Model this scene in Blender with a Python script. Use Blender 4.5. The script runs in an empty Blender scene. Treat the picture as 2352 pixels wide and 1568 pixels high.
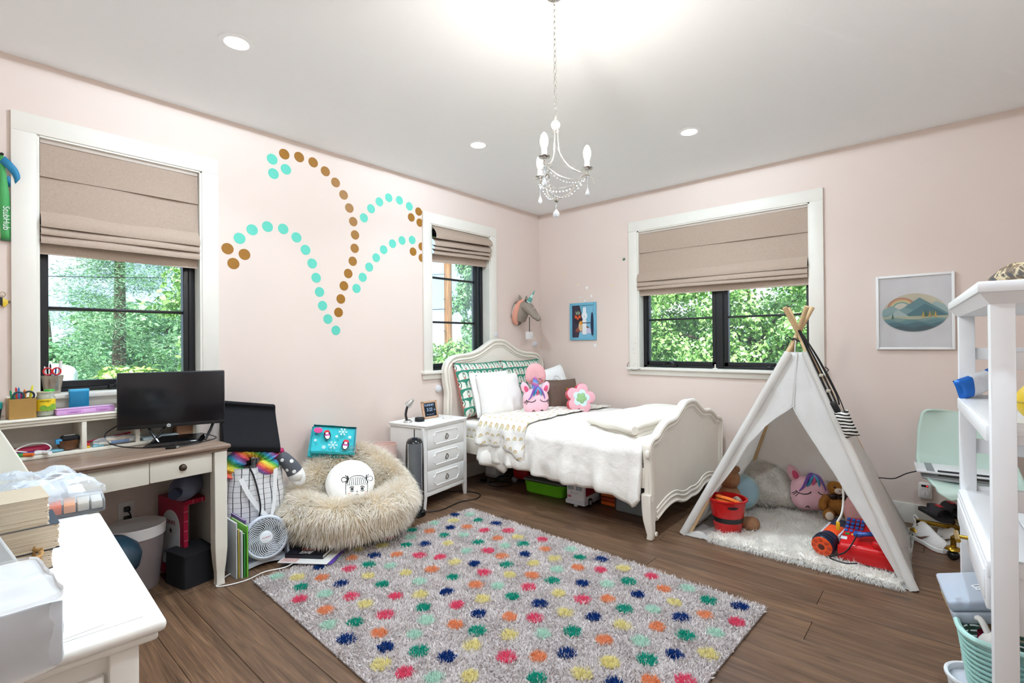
import bpy, bmesh, math, random
import numpy as np
from mathutils import Vector, Matrix, noise
PI = math.pi; sin = math.sin; cos = math.cos
random.seed(7); RNG = np.random.default_rng(11)
SC = bpy.context.scene; COL = SC.collection
# ------------------------------------------------------------------ camera, sky, light, exposure
HC = 2.776                                        # ceiling height; room corner at the origin, X along the window wall, -Y along the decal wall
def _cam():
    f, yaw, pit, rol = 1139.417, math.radians(41.2248), math.radians(.22553), math.radians(-.48429)
    fw = Vector((-sin(yaw)*cos(pit), cos(yaw)*cos(pit), sin(pit))); r = Vector((cos(yaw), sin(yaw), 0)); u = r.cross(fw)
    R = cos(rol)*r+sin(rol)*u; U = -sin(rol)*r+cos(rol)*u
    c = bpy.data.cameras.new('camera'); c.sensor_width = 36; c.lens = f/2352*36; c.clip_start = .03
    o = bpy.data.objects.new('camera', c); COL.objects.link(o)
    m = Matrix.Identity(4)
    for i in range(3): m[i][0], m[i][1], m[i][2] = R[i], U[i], -fw[i]
    m.translation = (3.5303, -4.5212, 1.30); o.matrix_world = m; SC.camera = o
_cam()
SC.view_settings.view_transform = 'Standard'; SC.view_settings.look = 'None'; SC.view_settings.gamma = 1
SC.view_settings.use_curve_mapping = False; SC.view_settings.exposure = 0.57
SC.cycles.adaptive_threshold = .18; SC.cycles.max_bounces = 9; SC.cycles.diffuse_bounces = 4; SC.cycles.glossy_bounces = 3; SC.cycles.transmission_bounces = 6; SC.cycles.transparent_max_bounces = 16
W = bpy.data.worlds.new('sky'); SC.world = W; W.use_nodes = True
def _sky():
    nt = W.node_tree; nt.nodes.clear(); n = nt.nodes.new; L = nt.links.new
    tc = n('ShaderNodeTexCoord'); sep = n('ShaderNodeSeparateXYZ'); L(tc.outputs['Generated'], sep.inputs[0])
    rp = n('ShaderNodeValToRGB'); L(sep.outputs['Z'], rp.inputs[0])
    e = rp.color_ramp.elements; e[0].position = .0; e[0].color = (.62, .74, .92, 1); e[1].position = .7; e[1].color = (.20, .40, .80, 1)
    no = n('ShaderNodeTexNoise'); mp = n('ShaderNodeMapping'); mp.inputs['Scale'].default_value = (1, 1, 2.6); L(tc.outputs['Generated'], mp.inputs[0]); L(mp.outputs[0], no.inputs['Vector'])
    no.inputs['Scale'].default_value = 3.1; no.inputs['Detail'].default_value = 7; no.inputs['Roughness'].default_value = .55
    cr = n('ShaderNodeValToRGB'); L(no.outputs['Fac'], cr.inputs[0]); cr.color_ramp.elements[0].position = .47; cr.color_ramp.elements[1].position = .62
    mx = n('ShaderNodeMix'); mx.data_type = 'RGBA'; L(cr.outputs[0], mx.inputs['Factor']); L(rp.outputs[0], mx.inputs['A']); mx.inputs['B'].default_value = (.98, .98, 1, 1)
    bg = n('ShaderNodeBackground'); L(mx.outputs['Result'], bg.inputs[0]); bg.inputs[1].default_value = 1.3
    L(bg.outputs[0], n('ShaderNodeOutputWorld').inputs[0])
_sky()
def light(kind, name, loc, power, color=(1, 1, 1), rot=(0, 0, 0), **k):
    l = bpy.data.lights.new(name, kind); l.energy = power; l.color = color
    for a, b in k.items(): setattr(l, a, b)
    o = bpy.data.objects.new(name, l); COL.objects.link(o); o.location = loc; o.rotation_euler = rot; return o
light('SUN', 'sun', (6, -8, 12), 7.5, (1, .97, .9), (math.radians(38), 0, math.radians(38)), angle=.01)
CANDLE_W = 7
LAMP_W = 20.5; BEAM_W = 6.5; LAMP_C = (.71, .865, 1)              # power and colour of each recessed downlight (lamp built with its fitting below)
# ------------------------------------------------------------------ materials
def lin(h):
    h = h.lstrip('#'); return tuple(((c/12.92) if c <= .04045 else ((c+.055)/1.055)**2.4) for c in (int(h[i:i+2], 16)/255 for i in (0, 2, 4)))+(1,)
class S:                                           # a shader socket with arithmetic
    def __init__(s, t, o): s.t = t; s.o = o
    def _m(s, op, b=None, c=None):
        n = s.t.nt.nodes.new('ShaderNodeMath'); n.operation = op
        for i, x in enumerate((s, b, c)):
            if x is None: continue
            if isinstance(x, S): s.t.nt.links.new(x.o, n.inputs[i])
            else: n.inputs[i].default_value = x
        return S(s.t, n.outputs[0])
    def __add__(s, b): return s._m('ADD', b)
    __radd__ = __add__
    def __sub__(s, b): return s._m('SUBTRACT', b)
    def __rsub__(s, b): return (s*-1)+b
    def __mul__(s, b): return s._m('MULTIPLY', b)
    __rmul__ = __mul__
    def __truediv__(s, b): return s._m('DIVIDE', b)
    def __lt__(s, b): return s._m('LESS_THAN', b)
    def __gt__(s, b): return s._m('GREATER_THAN', b)
    def fr(s): return s._m('FRACT')
    def fl(s): return s._m('FLOOR')
    def ab(s): return s._m('ABSOLUTE')
    def sin(s): return s._m('SINE')
    def pw(s, e): return s._m('POWER', e)
    def mod(s, e): return s._m('FLOORED_MODULO', e)
    def max(s, e): return s._m('MAXIMUM', e)
    def min(s, e): return s._m('MINIMUM', e)
def hyp(a, b): return (a*a+b*b).pw(.5)
class T:                                           # node helper handed to procedural materials
    def __init__(s, nt): s.nt = nt; s.tc = nt.nodes.new('ShaderNodeTexCoord'); s.p = None
    def vec(s, w='Object'): return s.tc.outputs[w]
    def xyz(s, w='Object', v=None):
        n = s.nt.nodes.new('ShaderNodeSeparateXYZ'); s.nt.links.new(v or s.tc.outputs[w], n.inputs[0]); return [S(s, n.outputs[i]) for i in range(3)]
    def uv(s): return s.xyz('UV')[:2]
    def scl(s, sx, sy, sz, w='Object'):
        n = s.nt.nodes.new('ShaderNodeMapping'); n.inputs['Scale'].default_value = (sx, sy, sz); s.nt.links.new(s.tc.outputs[w], n.inputs[0]); return n.outputs[0]
    def noise(s, scale, detail=3, v=None, dist=0, rough=.5):
        n = s.nt.nodes.new('ShaderNodeTexNoise'); n.inputs['Scale'].default_value = scale; n.inputs['Detail'].default_value = detail; n.inputs['Distortion'].default_value = dist; n.inputs['Roughness'].default_value = rough
        s.nt.links.new(v or s.tc.outputs['Object'], n.inputs['Vector']); return S(s, n.outputs['Fac'])
    def rand(s): n = s.nt.nodes.new('ShaderNodeObjectInfo'); return S(s, n.outputs['Random'])
    def attr(s, name): n = s.nt.nodes.new('ShaderNodeAttribute'); n.attribute_name = name; return n.outputs
    def mix(s, f, a, b):
        n = s.nt.nodes.new('ShaderNodeMix'); n.data_type = 'RGBA'
        for k, x in (('Factor', f), ('A', a), ('B', b)):
            if k == 'Factor':
                if isinstance(x, S): s.nt.links.new(x.o, n.inputs[0])
                else: n.inputs[0].default_value = x
            elif isinstance(x, str): n.inputs[k].default_value = lin(x)
            else: s.nt.links.new(x.o if isinstance(x, S) else x, n.inputs[k])
        return n.outputs['Result']
    def ramp(s, f, *st):
        n = s.nt.nodes.new('ShaderNodeValToRGB'); s.nt.links.new(f.o, n.inputs[0]); e = n.color_ramp.elements
        while len(e) < len(st): e.new(.5)
        for q, (p, c) in zip(e, st): q.position = p; q.color = lin(c)
        return n.outputs[0]
    def bump(s, h, st=.3, d=.01):
        n = s.nt.nodes.new('ShaderNodeBump'); n.inputs['Strength'].default_value = st; n.inputs['Distance'].default_value = d
        s.nt.links.new(h.o, n.inputs['Height']); s.nt.links.new(n.outputs[0], s.p.inputs['Normal'])
MATS = {}
def pmat(name, fn, rough=.6, metal=0, spec=.5, **k):  # procedural material: fn(T) returns a colour socket or hex
    if name in MATS: return MATS[name]
    m = bpy.data.materials.new(name); m.use_nodes = True; nt = m.node_tree; nt.nodes.clear()
    p = nt.nodes.new('ShaderNodeBsdfPrincipled'); o = nt.nodes.new('ShaderNodeOutputMaterial'); nt.links.new(p.outputs[0], o.inputs[0])
    p.inputs['Roughness'].default_value = rough; p.inputs['Metallic'].default_value = metal; p.inputs['Specular IOR Level'].default_value = spec
    t = T(nt); t.p = p; c = fn(t)
    if isinstance(c, str): p.inputs['Base Color'].default_value = lin(c)
    else: nt.links.new(c, p.inputs['Base Color'])
    for a, b in k.items(): p.inputs[a.replace('_', ' ')].default_value = b
    MATS[name] = m; return m
def C(h, rough=.55, metal=0, var=.06, sc=9, bump=0, bs=60, spec=.5, **k):   # plain colour with slight mottling and fine relief
    key = f'{h}_{rough}_{metal}_{var}_{bump}_{bs}_{k}'
    if key in MATS: return MATS[key]
    def fn(t):
        if bump: t.bump(t.noise(bs, 3), bump, .004)
        if not var: return h
        q = [int(h[i:i+2], 16) for i in (1, 3, 5)]; d = '#%02x%02x%02x' % tuple(int(x*(1-var)) for x in q); l = '#%02x%02x%02x' % tuple(min(255, int(x*(1+var*.6))) for x in q)
        return t.mix(t.noise(sc, 3), d, l)
    m = pmat(key, fn, rough, metal, spec, **k); m.name = 'm_'+h[1:]; return m
def glassy(name, tint='#ffffff', clear=.9, rough=.02):  # thin clear sheet: mostly see-through, some gloss
    if name in MATS: return MATS[name]
    m = bpy.data.materials.new(name); m.use_nodes = True; nt = m.node_tree; nt.nodes.clear(); n = nt.nodes.new
    a = n('ShaderNodeBsdfTransparent'); a.inputs[0].default_value = lin(tint); g = n('ShaderNodeBsdfPrincipled'); g.inputs['Base Color'].default_value = lin(tint); g.inputs['Roughness'].default_value = rough
    fr = n('ShaderNodeFresnel'); fr.inputs[0].default_value = 1.4; ad = n('ShaderNodeMath'); ad.operation = 'ADD'; ad.use_clamp = True; nt.links.new(fr.outputs[0], ad.inputs[0]); ad.inputs[1].default_value = 1-clear-.03
    mx = n('ShaderNodeMixShader'); nt.links.new(ad.outputs[0], mx.inputs[0]); nt.links.new(a.outputs[0], mx.inputs[1]); nt.links.new(g.outputs[0], mx.inputs[2])
    nt.links.new(mx.outputs[0], n('ShaderNodeOutputMaterial').inputs[0]); MATS[name] = m; return m
def glow(h, st):
    key = f'glow{h}{st}'
    if key in MATS: return MATS[key]
    m = bpy.data.materials.new(key); m.use_nodes = True; nt = m.node_tree; nt.nodes.clear(); e = nt.nodes.new('ShaderNodeEmission'); e.inputs[0].default_value = lin(h); e.inputs[1].default_value = st
    nt.links.new(e.outputs[0], nt.nodes.new('ShaderNodeOutputMaterial').inputs[0]); MATS[key] = m; return m
# ------------------------------------------------------------------ mesh helpers
V = Vector
def TR(x=0, y=0, z=0, rx=0, ry=0, rz=0, s=1): return Matrix.Translation((x, y, z)) @ Matrix.Rotation(math.radians(rz), 4, 'Z') @ Matrix.Rotation(math.radians(ry), 4, 'Y') @ Matrix.Rotation(math.radians(rx), 4, 'X') @ Matrix.Scale(s, 4)
def basis(d):
    d = V(d).normalized(); a = V((0, 0, 1)) if abs(d.z) < .9 else V((1, 0, 0)); x = d.cross(a).normalized(); return x, x.cross(d).normalized(), d
class B:
    def __init__(s): s.v = []; s.f = []; s.m = []; s.u = {}
    def add(s, vs, fs, mi=0, M=None, uv=None):
        k = len(s.v)
        for i, p in enumerate(vs):
            s.v.append(tuple(M @ V(p)) if M else tuple(p))
            if uv: s.u[k+i] = uv[i]
        for f in fs: s.f.append([k+i for i in f]); s.m.append(mi)
        return s
    def box(s, x0, x1, y0, y1, z0, z1, mi=0, M=None):
        return s.add([(x, y, z) for x in (x0, x1) for y in (y0, y1) for z in (z0, z1)], [(0, 1, 3, 2), (4, 6, 7, 5), (0, 4, 5, 1), (2, 3, 7, 6), (0, 2, 6, 4), (1, 5, 7, 3)], mi, M)
    def rbox(s, x0, x1, y0, y1, z0, z1, r=.004, n=2, mi=0, M=None):
        bm = bmesh.new(); bmesh.ops.create_cube(bm, size=1, matrix=Matrix.Translation(((x0+x1)/2, (y0+y1)/2, (z0+z1)/2)) @ Matrix.Diagonal((abs(x1-x0), abs(y1-y0), abs(z1-z0), 1)))
        bmesh.ops.bevel(bm, geom=bm.edges[:], offset=min(r, .49*min(abs(x1-x0), abs(y1-y0), abs(z1-z0))), segments=n, profile=.5, affect='EDGES'); bm.verts.index_update()
        s.add([v.co.copy() for v in bm.verts], [[v.index for v in f.verts] for f in bm.faces], mi, M); bm.free(); return s
    def cyl(s, a, b, r0, r1=None, n=16, caps=True, mi=0, M=None):
        r1 = r0 if r1 is None else r1; a = V(a); b = V(b); x, y, _ = basis(b-a); vs = []
        for c, r in ((a, r0), (b, r1)):
            vs += [c+(x*cos(2*PI*i/n)+y*sin(2*PI*i/n))*r for i in range(n)]
        fs = [(i, (i+1) % n, n+(i+1) % n, n+i) for i in range(n)]
        if caps: fs += [list(range(n))[::-1], list(range(n, 2*n))]
        return s.add(vs, fs, mi, M)
    def tube(s, pts, r, n=8, closed=False, mi=0, M=None, caps=True, flat=1):
        pts = [V(p) for p in pts]; N = len(pts); vs = []; px = None
        for i, p in enumerate(pts):
            a = pts[(i-1) % N] if closed or i else p; b = pts[(i+1) % N] if closed or i < N-1 else p; d = (b-a); d = d if d.length > 1e-9 else V((0, 0, 1)); d.normalize()
            if px is None: px = basis(d)[0]
            px = (px-d*px.dot(d)); px = px.normalized() if px.length > 1e-6 else basis(d)[0]; py = d.cross(px); rr = r(i/max(1, N-1)) if callable(r) else r
            vs += [p+px*cos(2*PI*j/n)*rr+py*sin(2*PI*j/n)*rr*flat for j in range(n)]
        fs = [(i*n+j, i*n+(j+1) % n, ((i+1) % N)*n+(j+1) % n, ((i+1) % N)*n+j) for i in range(N if closed else N-1) for j in range(n)]
        if caps and not closed: fs += [list(range(n))[::-1], list(range((N-1)*n, N*n))]
        return s.add(vs, fs, mi, M)
    def lathe(s, prof, n=32, mi=0, M=None, sx=1, sy=1):
        vs = []; fs = []
        for r, z in prof: vs += [(r*cos(2*PI*i/n)*sx, r*sin(2*PI*i/n)*sy, z) for i in range(n)]
        for k in range(len(prof)-1): fs += [(k*n+i, k*n+(i+1) % n, (k+1)*n+(i+1) % n, (k+1)*n+i) for i in range(n)]
        if prof[0][0] > 1e-5: fs.append(list(range(n))[::-1])
        if prof[-1][0] > 1e-5: fs.append(list(range((len(prof)-1)*n, len(prof)*n)))
        return s.add(vs, fs, mi, M)
    def prism(s, poly, z0, z1, mi=0, M=None):
        n = len(poly); return s.add([(x, y, z0) for x, y in poly]+[(x, y, z1) for x, y in poly], [list(range(n))[::-1], list(range(n, 2*n))]+[(i, (i+1) % n, n+(i+1) % n, n+i) for i in range(n)], mi, M)
    def grid(s, fn, nu, nv, cu=False, cv=False, mi=0, M=None):
        vs = []; uv = []
        for j in range(nv+(0 if cv else 1)):
            for i in range(nu+(0 if cu else 1)): vs.append(fn(i/nu, j/nv)); uv.append((i/nu, j/nv))
        a = nu if cu else nu+1; b = nv if cv else nv+1
        fs = [(j*a+i, j*a+(i+1) % a, ((j+1) % b)*a+(i+1) % a, ((j+1) % b)*a+i) for j in range(nv) for i in range(nu)]
        return s.add(vs, fs, mi, M, uv)
    def ball(s, c, r, nu=16, nv=10, mi=0, M=None):
        rx, ry, rz = (r, r, r) if not hasattr(r, '__len__') else r
        return s.lathe([(max(1e-6, sin(PI*k/nv)), -cos(PI*k/nv)) for k in range(nv+1)], nu, mi, (M or Matrix.Identity(4)) @ Matrix.Translation(c) @ Matrix.Diagonal((rx, ry, rz, 1)))
    def mesh(s, name, mats=None, ang=38, smooth=True):
        me = bpy.data.meshes.new(name); me.from_pydata(s.v, [], s.f)
        if s.u:
            l = me.uv_layers.new(name='UVMap'); li = np.zeros(len(me.loops), dtype=np.int32); me.loops.foreach_get('vertex_index', li)
            tab = np.zeros((len(s.v), 2), dtype=np.float32)
            for k, w in s.u.items(): tab[k] = w
            l.data.foreach_set('uv', tab[li].ravel())
        for m in (mats if isinstance(mats, (list, tuple)) else [mats]):
            if m: me.materials.append(m)
        if any(s.m): me.polygons.foreach_set('material_index', s.m)
        if smooth: me.polygons.foreach_set('use_smooth', [True]*len(s.f)); me.set_sharp_from_angle(angle=math.radians(ang))
        me.validate(); me.update(); return me
    def build(s, name, mats, parent=None, ang=38, smooth=True, fix=True, loc=None, bev=0):
        me = s.mesh(name, mats, ang, smooth)
        if fix:
            bm = bmesh.new(); bm.from_mesh(me); bmesh.ops.recalc_face_normals(bm, faces=bm.faces[:]); bm.to_mesh(me); bm.free()
        o = bpy.data.objects.new(name, me); COL.objects.link(o); o.parent = parent
        if loc: o.location = loc
        if bev: md = o.modifiers.new('b', 'BEVEL'); md.width = bev; md.segments = 2; md.limit_method = 'ANGLE'; md.angle_limit = math.radians(50)
        return o
def tag(o, label, cat, group=None):
    o['label'] = label; o['category'] = cat
    if group: o['group'] = group
    return o
def thing(name, label, cat, loc=(0, 0, 0), rz=0, group=None, rx=0, ry=0):
    o = bpy.data.objects.new(name, None); COL.objects.link(o); o.empty_display_size = .05; o.location = loc; o.rotation_euler = (math.radians(rx), math.radians(ry), math.radians(rz)); return tag(o, label, cat, group)
def struct(o): o['kind'] = 'structure'; return o
def dup(o, loc=None, rz=None, label=None, parent=None, top=True):
    c = o.copy(); COL.objects.link(c)
    if parent: c.parent = parent
    if loc is not None: c.location = loc
    if rz is not None: c.rotation_euler.z = math.radians(rz)
    if label: c['label'] = label
    for ch in list(o.children): dup(ch, parent=c)
    return c
FONT = {}
def text(s, size, mat, parent, M, name='lettering', depth=.0004, align='CENTER', sx=1, shear=0, thick=0):
    cu = bpy.data.curves.new('t', 'FONT'); cu.body = s; cu.size = size; cu.align_x = align; cu.align_y = 'CENTER'; cu.extrude = depth; cu.resolution_u = 3; cu.shear = shear; cu.offset = thick
    o = bpy.data.objects.new('t', cu); COL.objects.link(o); dg = bpy.context.evaluated_depsgraph_get(); dg.update()
    me = bpy.data.meshes.new_from_object(o.evaluated_get(dg)); bpy.data.objects.remove(o); me.transform(M @ Matrix.Diagonal((sx, 1, 1, 1))); me.materials.clear(); me.materials.append(mat); me.name = name
    q = bpy.data.objects.new(name, me); COL.objects.link(q); q.parent = parent; return q
def bez(pts, n=8):                                 # smooth path through points
    P = [V(p) for p in pts]; out = []
    for i in range(len(P)-1):
        a = P[max(0, i-1)]; b = P[i]; c = P[i+1]; d = P[min(len(P)-1, i+2)]
        for k in range(n): t = k/n; out.append(.5*((2*b)+(c-a)*t+(2*a-5*b+4*c-d)*t*t+(3*b-a-3*c+d)*t**3))
    return out+[P[-1]]
def nz(p, s=1, sd=0): return noise.noise(V((p[0]*s+sd*17.3, p[1]*s-sd*5.1, (p[2] if len(p) > 2 else 0)*s+sd*3.7)))
def raw(name, v, f3, mat, parent=None, cols=None, smooth=True, kind=None):   # fast mesh from numpy arrays (triangles)
    me = bpy.data.meshes.new(name); n = len(v); m = len(f3); me.vertices.add(n); me.vertices.foreach_set('co', np.ascontiguousarray(v, dtype=np.float32).ravel())
    me.loops.add(m*3); me.loops.foreach_set('vertex_index', np.ascontiguousarray(f3, dtype=np.int32).ravel()); me.polygons.add(m)
    me.polygons.foreach_set('loop_start', np.arange(0, m*3, 3, dtype=np.int32))
    try: me.polygons.foreach_set('loop_total', np.full(m, 3, dtype=np.int32))
    except Exception: pass
    if smooth: me.polygons.foreach_set('use_smooth', np.ones(m, dtype=bool))
    if cols is not None: a = me.color_attributes.new('tint', 'FLOAT_COLOR', 'POINT'); a.data.foreach_set('color', np.ascontiguousarray(cols, dtype=np.float32).ravel())
    me.update(calc_edges=True); me.materials.append(mat); o = bpy.data.objects.new(name, me); COL.objects.link(o); o.parent = parent
    if kind: o['kind'] = kind
    return o
def unit(a): return a/np.maximum(1e-9, np.linalg.norm(a, axis=-1, keepdims=True))
def fur(name, P, N, ln, wd, bend, mat, parent, jit=.35, kind='stuff', curl=.5, clump=0):   # tapered strands rooted on P along N, leaning to bend
    n = len(P); d = unit(N+RNG.normal(0, jit, (n, 3))+np.asarray(bend)*.6); L = (ln*(.65+.6*RNG.random(n)))[:, None]
    side = unit(np.cross(d, RNG.normal(0, 1, (n, 3)))); w = (wd*(.6+.8*RNG.random(n)))[:, None]
    d2 = unit(d+np.asarray(bend)*1.0+RNG.normal(0, jit*curl, (n, 3)))
    m1 = P+d*L*.5; tip = m1+d2*L*.5
    v = np.stack([P-side*w/2, P+side*w/2, m1-side*w*.4, m1+side*w*.4, tip], 1).reshape(-1, 3); k = np.arange(n)[:, None]*5
    f = np.concatenate([k+np.array([0, 1, 3]), k+np.array([0, 3, 2]), k+np.array([2, 3, 4])], 0)
    c = np.zeros((n, 5, 4), dtype=np.float32); c[:, :, 0] = np.array([0, 0, .5, .5, 1.]); c[:, :, 1] = RNG.random(n)[:, None]; c[..., 3] = 1
    return raw(name, v, f, mat, parent, c.reshape(-1, 4), kind=kind)
def furmat(name, a, b, c, rough=.7):
    def fn(t):
        o = t.attr('tint'); q = t.xyz(v=o['Color'])
        return t.mix(q[1], t.mix(q[0], a, b), t.mix(q[0], b, c))
    m = pmat(name, fn, rough, spec=.2); return thin(m, c, .35)
def thin(m, col, k):                               # fibres and thin cloth pass some light through
    nt = m.node_tree
    if any(n.type == 'MIX_SHADER' for n in nt.nodes): return m
    pb = next(n for n in nt.nodes if n.type == 'BSDF_PRINCIPLED'); tl = nt.nodes.new('ShaderNodeBsdfTranslucent'); mx = nt.nodes.new('ShaderNodeMixShader'); mx.inputs[0].default_value = k
    l = pb.inputs['Base Color'].links
    if l: nt.links.new(l[0].from_socket, tl.inputs[0])
    else: tl.inputs[0].default_value = lin(col)
    nt.links.new(pb.outputs[0], mx.inputs[1]); nt.links.new(tl.outputs[0], mx.inputs[2]); nt.links.new(mx.outputs[0], next(n for n in nt.nodes if n.type == 'OUTPUT_MATERIAL').inputs[0]); return m
# ------------------------------------------------------------------ setting: floor, walls, ceiling, windows
XS, YB = 4.15, -4.76                               # side wall and wall behind the camera
def wallpaint(t):
    t.bump(t.noise(180, 2), .08, .002); return t.mix(t.noise(2.2, 2), '#e3d1c6', '#e7d6cc')
WALL = pmat('pink_wall_paint', wallpaint, .75, spec=.25)
CEIL = C('#fbfbfb', .85, var=.01, bump=.05, bs=200, spec=.2)
TRIM = C('#ebe6dc', .4, var=.015)
BLK = C('#15161a', .35, var=.1)
def floormat(t):
    r = t.rand(); x, y, z = t.xyz()
    cv = t.nt.nodes.new('ShaderNodeCombineXYZ'); 
    for i, q in enumerate((x*.9+r*31, y*11+r*57, z)): t.nt.links.new(q.o, cv.inputs[i])
    g = t.noise(1.6, 6, cv.outputs[0], 1.6, .6)
    cw = t.nt.nodes.new('ShaderNodeCombineXYZ')
    for i, q in enumerate((x*1.5+r*13, y*85+r*9, z)): t.nt.links.new(q.o, cw.inputs[i])
    fine = t.noise(2.2, 4, cw.outputs[0], .4)
    kn = t.noise(2.6, 1, cv.outputs[0]); 
    ck = t.nt.nodes.new('ShaderNodeCombineXYZ')
    for i, q in enumerate((x*2.0+r*41, y*3.6+r*23, z)): t.nt.links.new(q.o, ck.inputs[i])
    knot = t.noise(1.1, 2, ck.outputs[0]).pw(1)
    base = t.ramp(g*.62+fine*.38, (.33, '#463325'), (.45, '#624834'), (.56, '#7a5c45'), (.69, '#987759'))
    base = t.mix(r*.42, base, '#5a4637'); base = t.mix((kn > .66)*.25, base, '#3d2e24'); base = t.mix((knot > .72)*.5, base, '#43352c')
    t.bump(fine, .12, .003); return base
FLOOR = pmat('brown_oak_floor', floormat, .42, spec=.4)
floor = struct(B().box(-.2, XS+.2, YB-.2, .2, -.2, -.0145).build('floor', C('#3a2c22', .8)))
def planks():
    cut = {-9: [.69+1.9, .69], -10: [.964, 2.9], 1: [2.09], 0: [3.036, 1.15], -2: [3.05, 1.1], -1: [2.2, .35], -3: [1.9], -8: [1.6, 3.4], -11: [.5, 2.2]}
    for k in range(-18, 10):
        y1 = -1.508+.184*k; y0 = y1-.184
        if y0 > 0 or y1 < YB: continue
        y0 = max(y0, YB); y1 = min(y1, 0); js = sorted(cut.get(k, [random.uniform(.3, 1.6), random.uniform(2.1, 3.6)]))
        xs = [0]+js+[XS]
        for a, b in zip(xs, xs[1:]):
            g = .0009; o = B().box(a+g, b-g, y0+g, y1-g, -.014, 0).build('plank', FLOOR, floor, smooth=False)
            md = o.modifiers.new('b', 'BEVEL'); md.width = .0012; md.segments = 1
planks()
def wall(name, segs, mat=WALL, M=None):
    b = B()
    for s in segs: b.box(*s)
    return struct(b.build(name, mat, smooth=False))
ZB, ZT = 1.04, 2.402                               # window openings
TH = .17; HT = HC+.75
W1, W2, W3 = (-4.212, -3.458), (-1.612, -.838), (1.236, 2.722)
def holed(a0, a1, holes, f):                       # wall strips round the openings; f maps (along0, along1, z0, z1) to a box
    out = []; p = a0
    for h0, h1 in holes:
        out += [f(p, h0, 0, HT), f(h0, h1, 0, ZB), f(h0, h1, ZT, HT)]; p = h1
    return out+[f(p, a1, 0, HT)]
wall('wall_left', holed(YB, TH, [W1, W2], lambda a, b, c, d: (-TH, 0, a, b, c, d)))
wall('wall_right', holed(0, XS, [W3], lambda a, b, c, d: (a, b, 0, TH, c, d)))
wall('wall_side', [(XS, XS+.15, YB-.15, TH, 0, HT)])
wall('wall_back', [(-TH, XS, YB-.15, YB, 0, HT)])
def ceiling():
    A = (2.995, -1.967); Bp = (3.945, 0); b = B()
    b.prism([(0, 0), (0, YB), (A[0], YB), A, Bp], HC, HC+.12); o = struct(b.build('ceiling', CEIL, smooth=False))
    h = B(); a = (A[0], A[1], HC); c = (A[0], YB, HC); bb = (Bp[0], 0, HC); d = (XS, YB, HC+.14); e = (XS, 0, HC+.03)
    h.add([a, c, d, e, bb], [(0, 1, 2), (0, 2, 3), (0, 3, 4)]).build('sloped_facet', CEIL, o, smooth=False)
    r = B().box(-.3, XS+.2, YB-.2, .3, HT, HT+.1).build('light_shield', C('#8b8078', .8), o, smooth=False)  # unseen slab added over the room to stop light leaking in
ceiling()
def baseboard(name, x0, x1, y0, y1):
    b = B().rbox(x0, x1, y0, y1, .001, .142, .004); return struct(b.build(name, TRIM))
baseboard('baseboard_right', 0.016, XS-.016, -.016, -.0005); baseboard('baseboard_left', .0005, .016, YB+.02, -.0005)
baseboard('baseboard_side', XS-.016, XS-.0005, YB+.02, -.017)
PANE = glassy('window_glass', '#f6fbff', .965)
def window(n, loc, rz, hw, sashes, muntins, cranks):
    w = bpy.data.objects.new(f'window_{n}', None); COL.objects.link(w); w.location = loc; w.rotation_euler.z = math.radians(rz); struct(w); cw = .093
    B().rbox(-hw-cw, hw+cw, -.02, 0, ZT-.004, ZT+cw, .002).build('head_casing', TRIM, w)
    for s in (-1, 1): B().rbox(min(s*hw, s*(hw+cw)), max(s*hw, s*(hw+cw)), -.02, 0, 1.055, ZT-.004, .002).build('side_casing', TRIM, w)
    B().rbox(-hw-cw-.02, hw+cw+.02, -.048, .085, 1.031, 1.056, .005).build('stool', TRIM, w)
    B().rbox(-hw-cw-.004, hw+cw+.004, -.017, 0, .982, 1.031, .002).build('apron', TRIM, w)
    b = B(); b.box(-hw-.004, -hw+.012, -.012, .085, 1.056, ZT).box(hw-.012, hw+.004, -.012, .085, 1.056, ZT).box(-hw, hw, -.012, .085, ZT-.014, ZT+.004); b.build('reveal', TRIM, w, smooth=False)
    zb, zt = 1.056, ZT-.014; f = B(); q = .034; h2 = hw-.012
    f.box(-h2, -h2+q, .085, .165, zb, zt).box(h2-q, h2, .085, .165, zb, zt).box(-h2, h2, .085, .165, zb, zb+.022).box(-h2, h2, .085, .165, zt-q, zt)
    if len(sashes) > 1: m = (sashes[0][1]+sashes[1][0])/2; f.box(m-.03, m+.03, .08, .165, zb, zt)
    f.build('frame', BLK, w, bev=.003)
    for a, c in sashes:
        s = B(); e = .034; s.box(a-e, a, .097, .15, zb+.022, zt-q).box(c, c+e, .097, .15, zb+.022, zt-q).box(a-e, c+e, .097, .15, zb+.022, 1.115).box(a-e, c+e, .097, .15, zt-q-.04, zt-q); so = s.build('sash', BLK, w, bev=.003)
        for z in muntins: B().rbox(a, c, .108, .14, z-.009, z+.009, .003).build('muntin', BLK, so)
        B().box(a, c, .122, .126, 1.115, zt-q-.04).build('pane', PANE, so, smooth=False)
    for x in cranks:
        k = B().rbox(x-.075, x+.075, .062, .1, zb, zb+.03, .008); k.tube(bez([(x-.05, .06, zb+.032), (x, .055, zb+.055), (x+.055, .06, zb+.034)]), .007, 6); k.ball((x+.058, .058, zb+.034), .012, 8, 6); k.build('crank_handle', C('#0d0d0f', .25, var=.1), w)
    return w
w1 = window(1, (0, sum(W1)/2, 0), 90, (W1[1]-W1[0])/2, [(-.322, .303)], [1.512], [0])
w2 = window(2, (0, sum(W2)/2, 0), 90, (W2[1]-W2[0])/2, [(-.32, .275)], [1.93, 1.508], [])
w3 = window(3, (sum(W3)/2, 0, 0), 0, (W3[1]-W3[0])/2, [(-.678, -.06), (.08, .705)], [1.521], [-.46, .48])
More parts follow.
